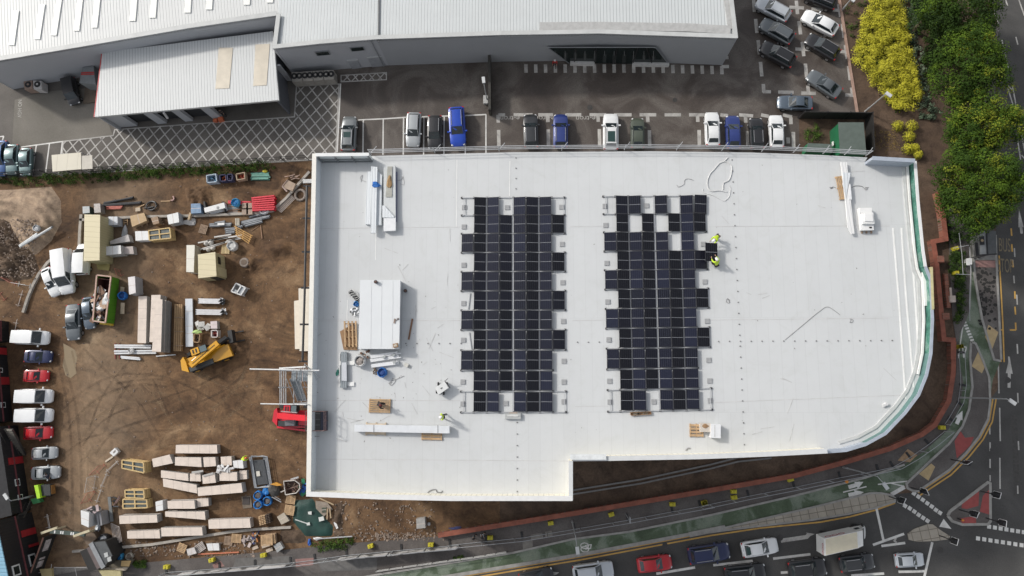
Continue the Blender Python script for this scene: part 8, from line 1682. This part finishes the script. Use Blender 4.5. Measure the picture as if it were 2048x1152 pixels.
def person(label,loc,rz,pose,top,helmet,trs=dark_tr,group='people',s=1.0,hair=None,long_top=False):
 q=POSE[pose];t=thing('person',label,'person',loc,group);t.rotation_euler=(0,0,rz);t.scale=(s,s,s);hx,hz=q['hip'];cx,cz=q['ch'];nx,nz=q['nk'];gx,gz=q['hd']
 N=[((hx,0,hz),(.15,.11)),(((hx+cx)/2,0,(hz+cz)/2),(.14,.10)),((cx,0,cz),(.16,.11)),((nx,0,nz),.055),((gx,0,gz),(.085,.10)),((gx+.02,0,gz+.10),(.06,.07)),((gx+.10,0,gz-.02),.02)];E=[(0,1),(1,2),(2,3),(3,4),(4,5),(4,6)]
 up_n,up_e=[((hx,0,hz-.02),(.17,.13)),(((hx+cx)/2,0,(hz+cz)/2),(.165,.125)),((cx,0,cz),(.18,.135)),((nx*.7+cx*.3,0,nz*.7+cz*.3),.08)],[(0,1),(1,2),(2,3)];lo_n,lo_e=[((hx,0,hz),(.165,.125))],[];bo=[]
 for i,sg in enumerate((1,-1)):
  kx,kz=q['k'][i];ax,az=q['a'][i];ex,ey,ez=q['el'][i];wx,wy,wz=q['wr'][i];b=len(N)
  N+=[((hx,sg*.10,hz-.06),.085),((kx,sg*.13,kz),.055),((ax,sg*.13,az),.04),((ax+.15,sg*.15,.05),.035),((cx,sg*.19,cz+.03),.06),((ex,ey,ez),.042),((wx,wy,wz),.028)];E+=[(0,b),(b,b+1),(b+1,b+2),(b+2,b+3),(2,b+4),(b+4,b+5),(b+5,b+6)]
  d=Vector((wx-ex,wy-ey,wz-ez)).normalized();w0=Vector((wx,wy,wz));pm=len(N);N.append((tuple(w0+d*.08),(.035,.018)));E.append((b+6,pm));sd_=Vector((0,1,0))
  for f_,(off,L_f)in enumerate(((-.030,.065),(-.010,.078),(.010,.072),(.028,.055))):m_=len(N);p1_=w0+d*(.08+L_f*.55)+sd_*off;p2_=w0+d*(.08+L_f)+sd_*off-Vector((0,0,.018));N+=[(tuple(p1_),.009),(tuple(p2_),.008)];E+=[(pm,m_),(m_,m_+1)]
  m_=len(N);N+=[(tuple(w0+d*.05+sd_*.05*-sg),.010),(tuple(w0+d*.09+sd_*.07*-sg),.009)];E+=[(pm,m_),(m_,m_+1)]
  u=len(up_n);up_n+=[((cx,sg*.20,cz+.03),.08),((ex,ey,ez),.062),(tuple(w0-d*.03),.045)];up_e+=[(2,u),(u,u+1),(u+1,u+2)]
  l=len(lo_n);lo_n+=[((hx,sg*.105,hz-.07),.105),((kx,sg*.13,kz),.075),((ax,sg*.13,az+.03),.06)];lo_e+=[(0,l),(l,l+1),(l+1,l+2)];bo.append((ax,sg*.135))
 skinned('body',N,E,skin_t,t);skinned('jacket',up_n,up_e,top,t);skinned('trousers',lo_n,lo_e,trs,t)
 for ax,ay in bo:MB().blob((ax+.06,ay,.055),.15,1,.42,.4,2,0).build('boot',bootm,None,True).parent=t
 hm=MB().blob((gx,0,gz+.07),.14,1.08,.92,.72,2,0)
 if hair is None:hm.box((gx+.13,0,gz+.05),(.10,.17,.02))
 hm.build('helmet' if hair is None else 'hair',helmet if hair is None else hair,None,True).parent=t
 return t
def at(f,x,y,z=0):return W1(f,x,y,z)
wz_=fr(1380,440,9.6)
person('person in lime hi-vis bending over the upper end of the held panel',at(wz_,480,360,ZR),R(-135),'bend',HV,WH,M('brown_trousers',(.10,.075,.06),.8,.2),'workers on the roof');person('person in lime hi-vis crouching at the lower end of the held panel',at(wz_,475,860,ZR),R(115),'crouch',HV,WH,dark_tr,'workers on the roof',1.1)
pz_=fr(720,780,9.6)
person('person in lime vest and white helmet walking on the roof below the trolley',at(pz_,1620,500,ZR),R(195),'stand',HV,WH,dark_tr,'workers on the roof');person('person in dark clothes with a dark red hood crouching on the roof pallet',at(pz_,405,270,ZR+.15),R(-20),'crouch',M('dark_jacket',(.025,.018,.016),.8,.2),None,dark_tr,'workers on the roof',1.0,M('dark_red_hood',(.09,.015,.014),.8,.2))
person('person in lime vest and orange helmet beside the white wrapped block',at(V_,178,215),R(20),'bend',HV,OH,dark_tr,'people in the yard');person('person in dark jacket leaning over the bonnet of the lowest silver car',at(H_,425,370),R(110),'bend',M('navy_jacket',(.02,.024,.04),.8,.2),None,dark_tr,'people in the yard',1,M('dark_hair',(.02,.015,.012),.7));person('person in dark clothes standing under the loading canopy with orange box',at(A_,1440,735),R(-80),'stand',M('dark_coat',(.03,.03,.034),.8,.2),None,dark_tr,'people in the yard',1,MATS['dark_hair'])
person('person in black and white walking on the footway, left of the two',at(J_,190,832,.07),R(0),'stand',M('bw_top',(.12,.12,.12),.7,.3),None,dark_tr,'walkers on the footway',1,MATS['dark_hair']);person('person in a black jacket with white trousers walking on the footway, right of the two',at(J_,258,820,.07),R(10),'stand',dark_tr,None,M('white_trousers',(.5,.5,.5),.7),'walkers on the footway',1,MATS['dark_hair']);person('person in a red top standing in front of the showroom',at(C_,350,425),R(-90),'stand',M('red_top',(.40,.03,.03),.7),None,dark_tr,'people in the yard',1,M('white_cap',(.6,.6,.6),.6))
solo('box',MB().box(at(A_,1415,765,.25),(.6,.5,.5),.3).box(at(A_,1380,772,.2),(.5,.4,.4)),M('orange_box',(.55,.14,.06),.6),'orange box at the corner of the loading canopy bay','box')
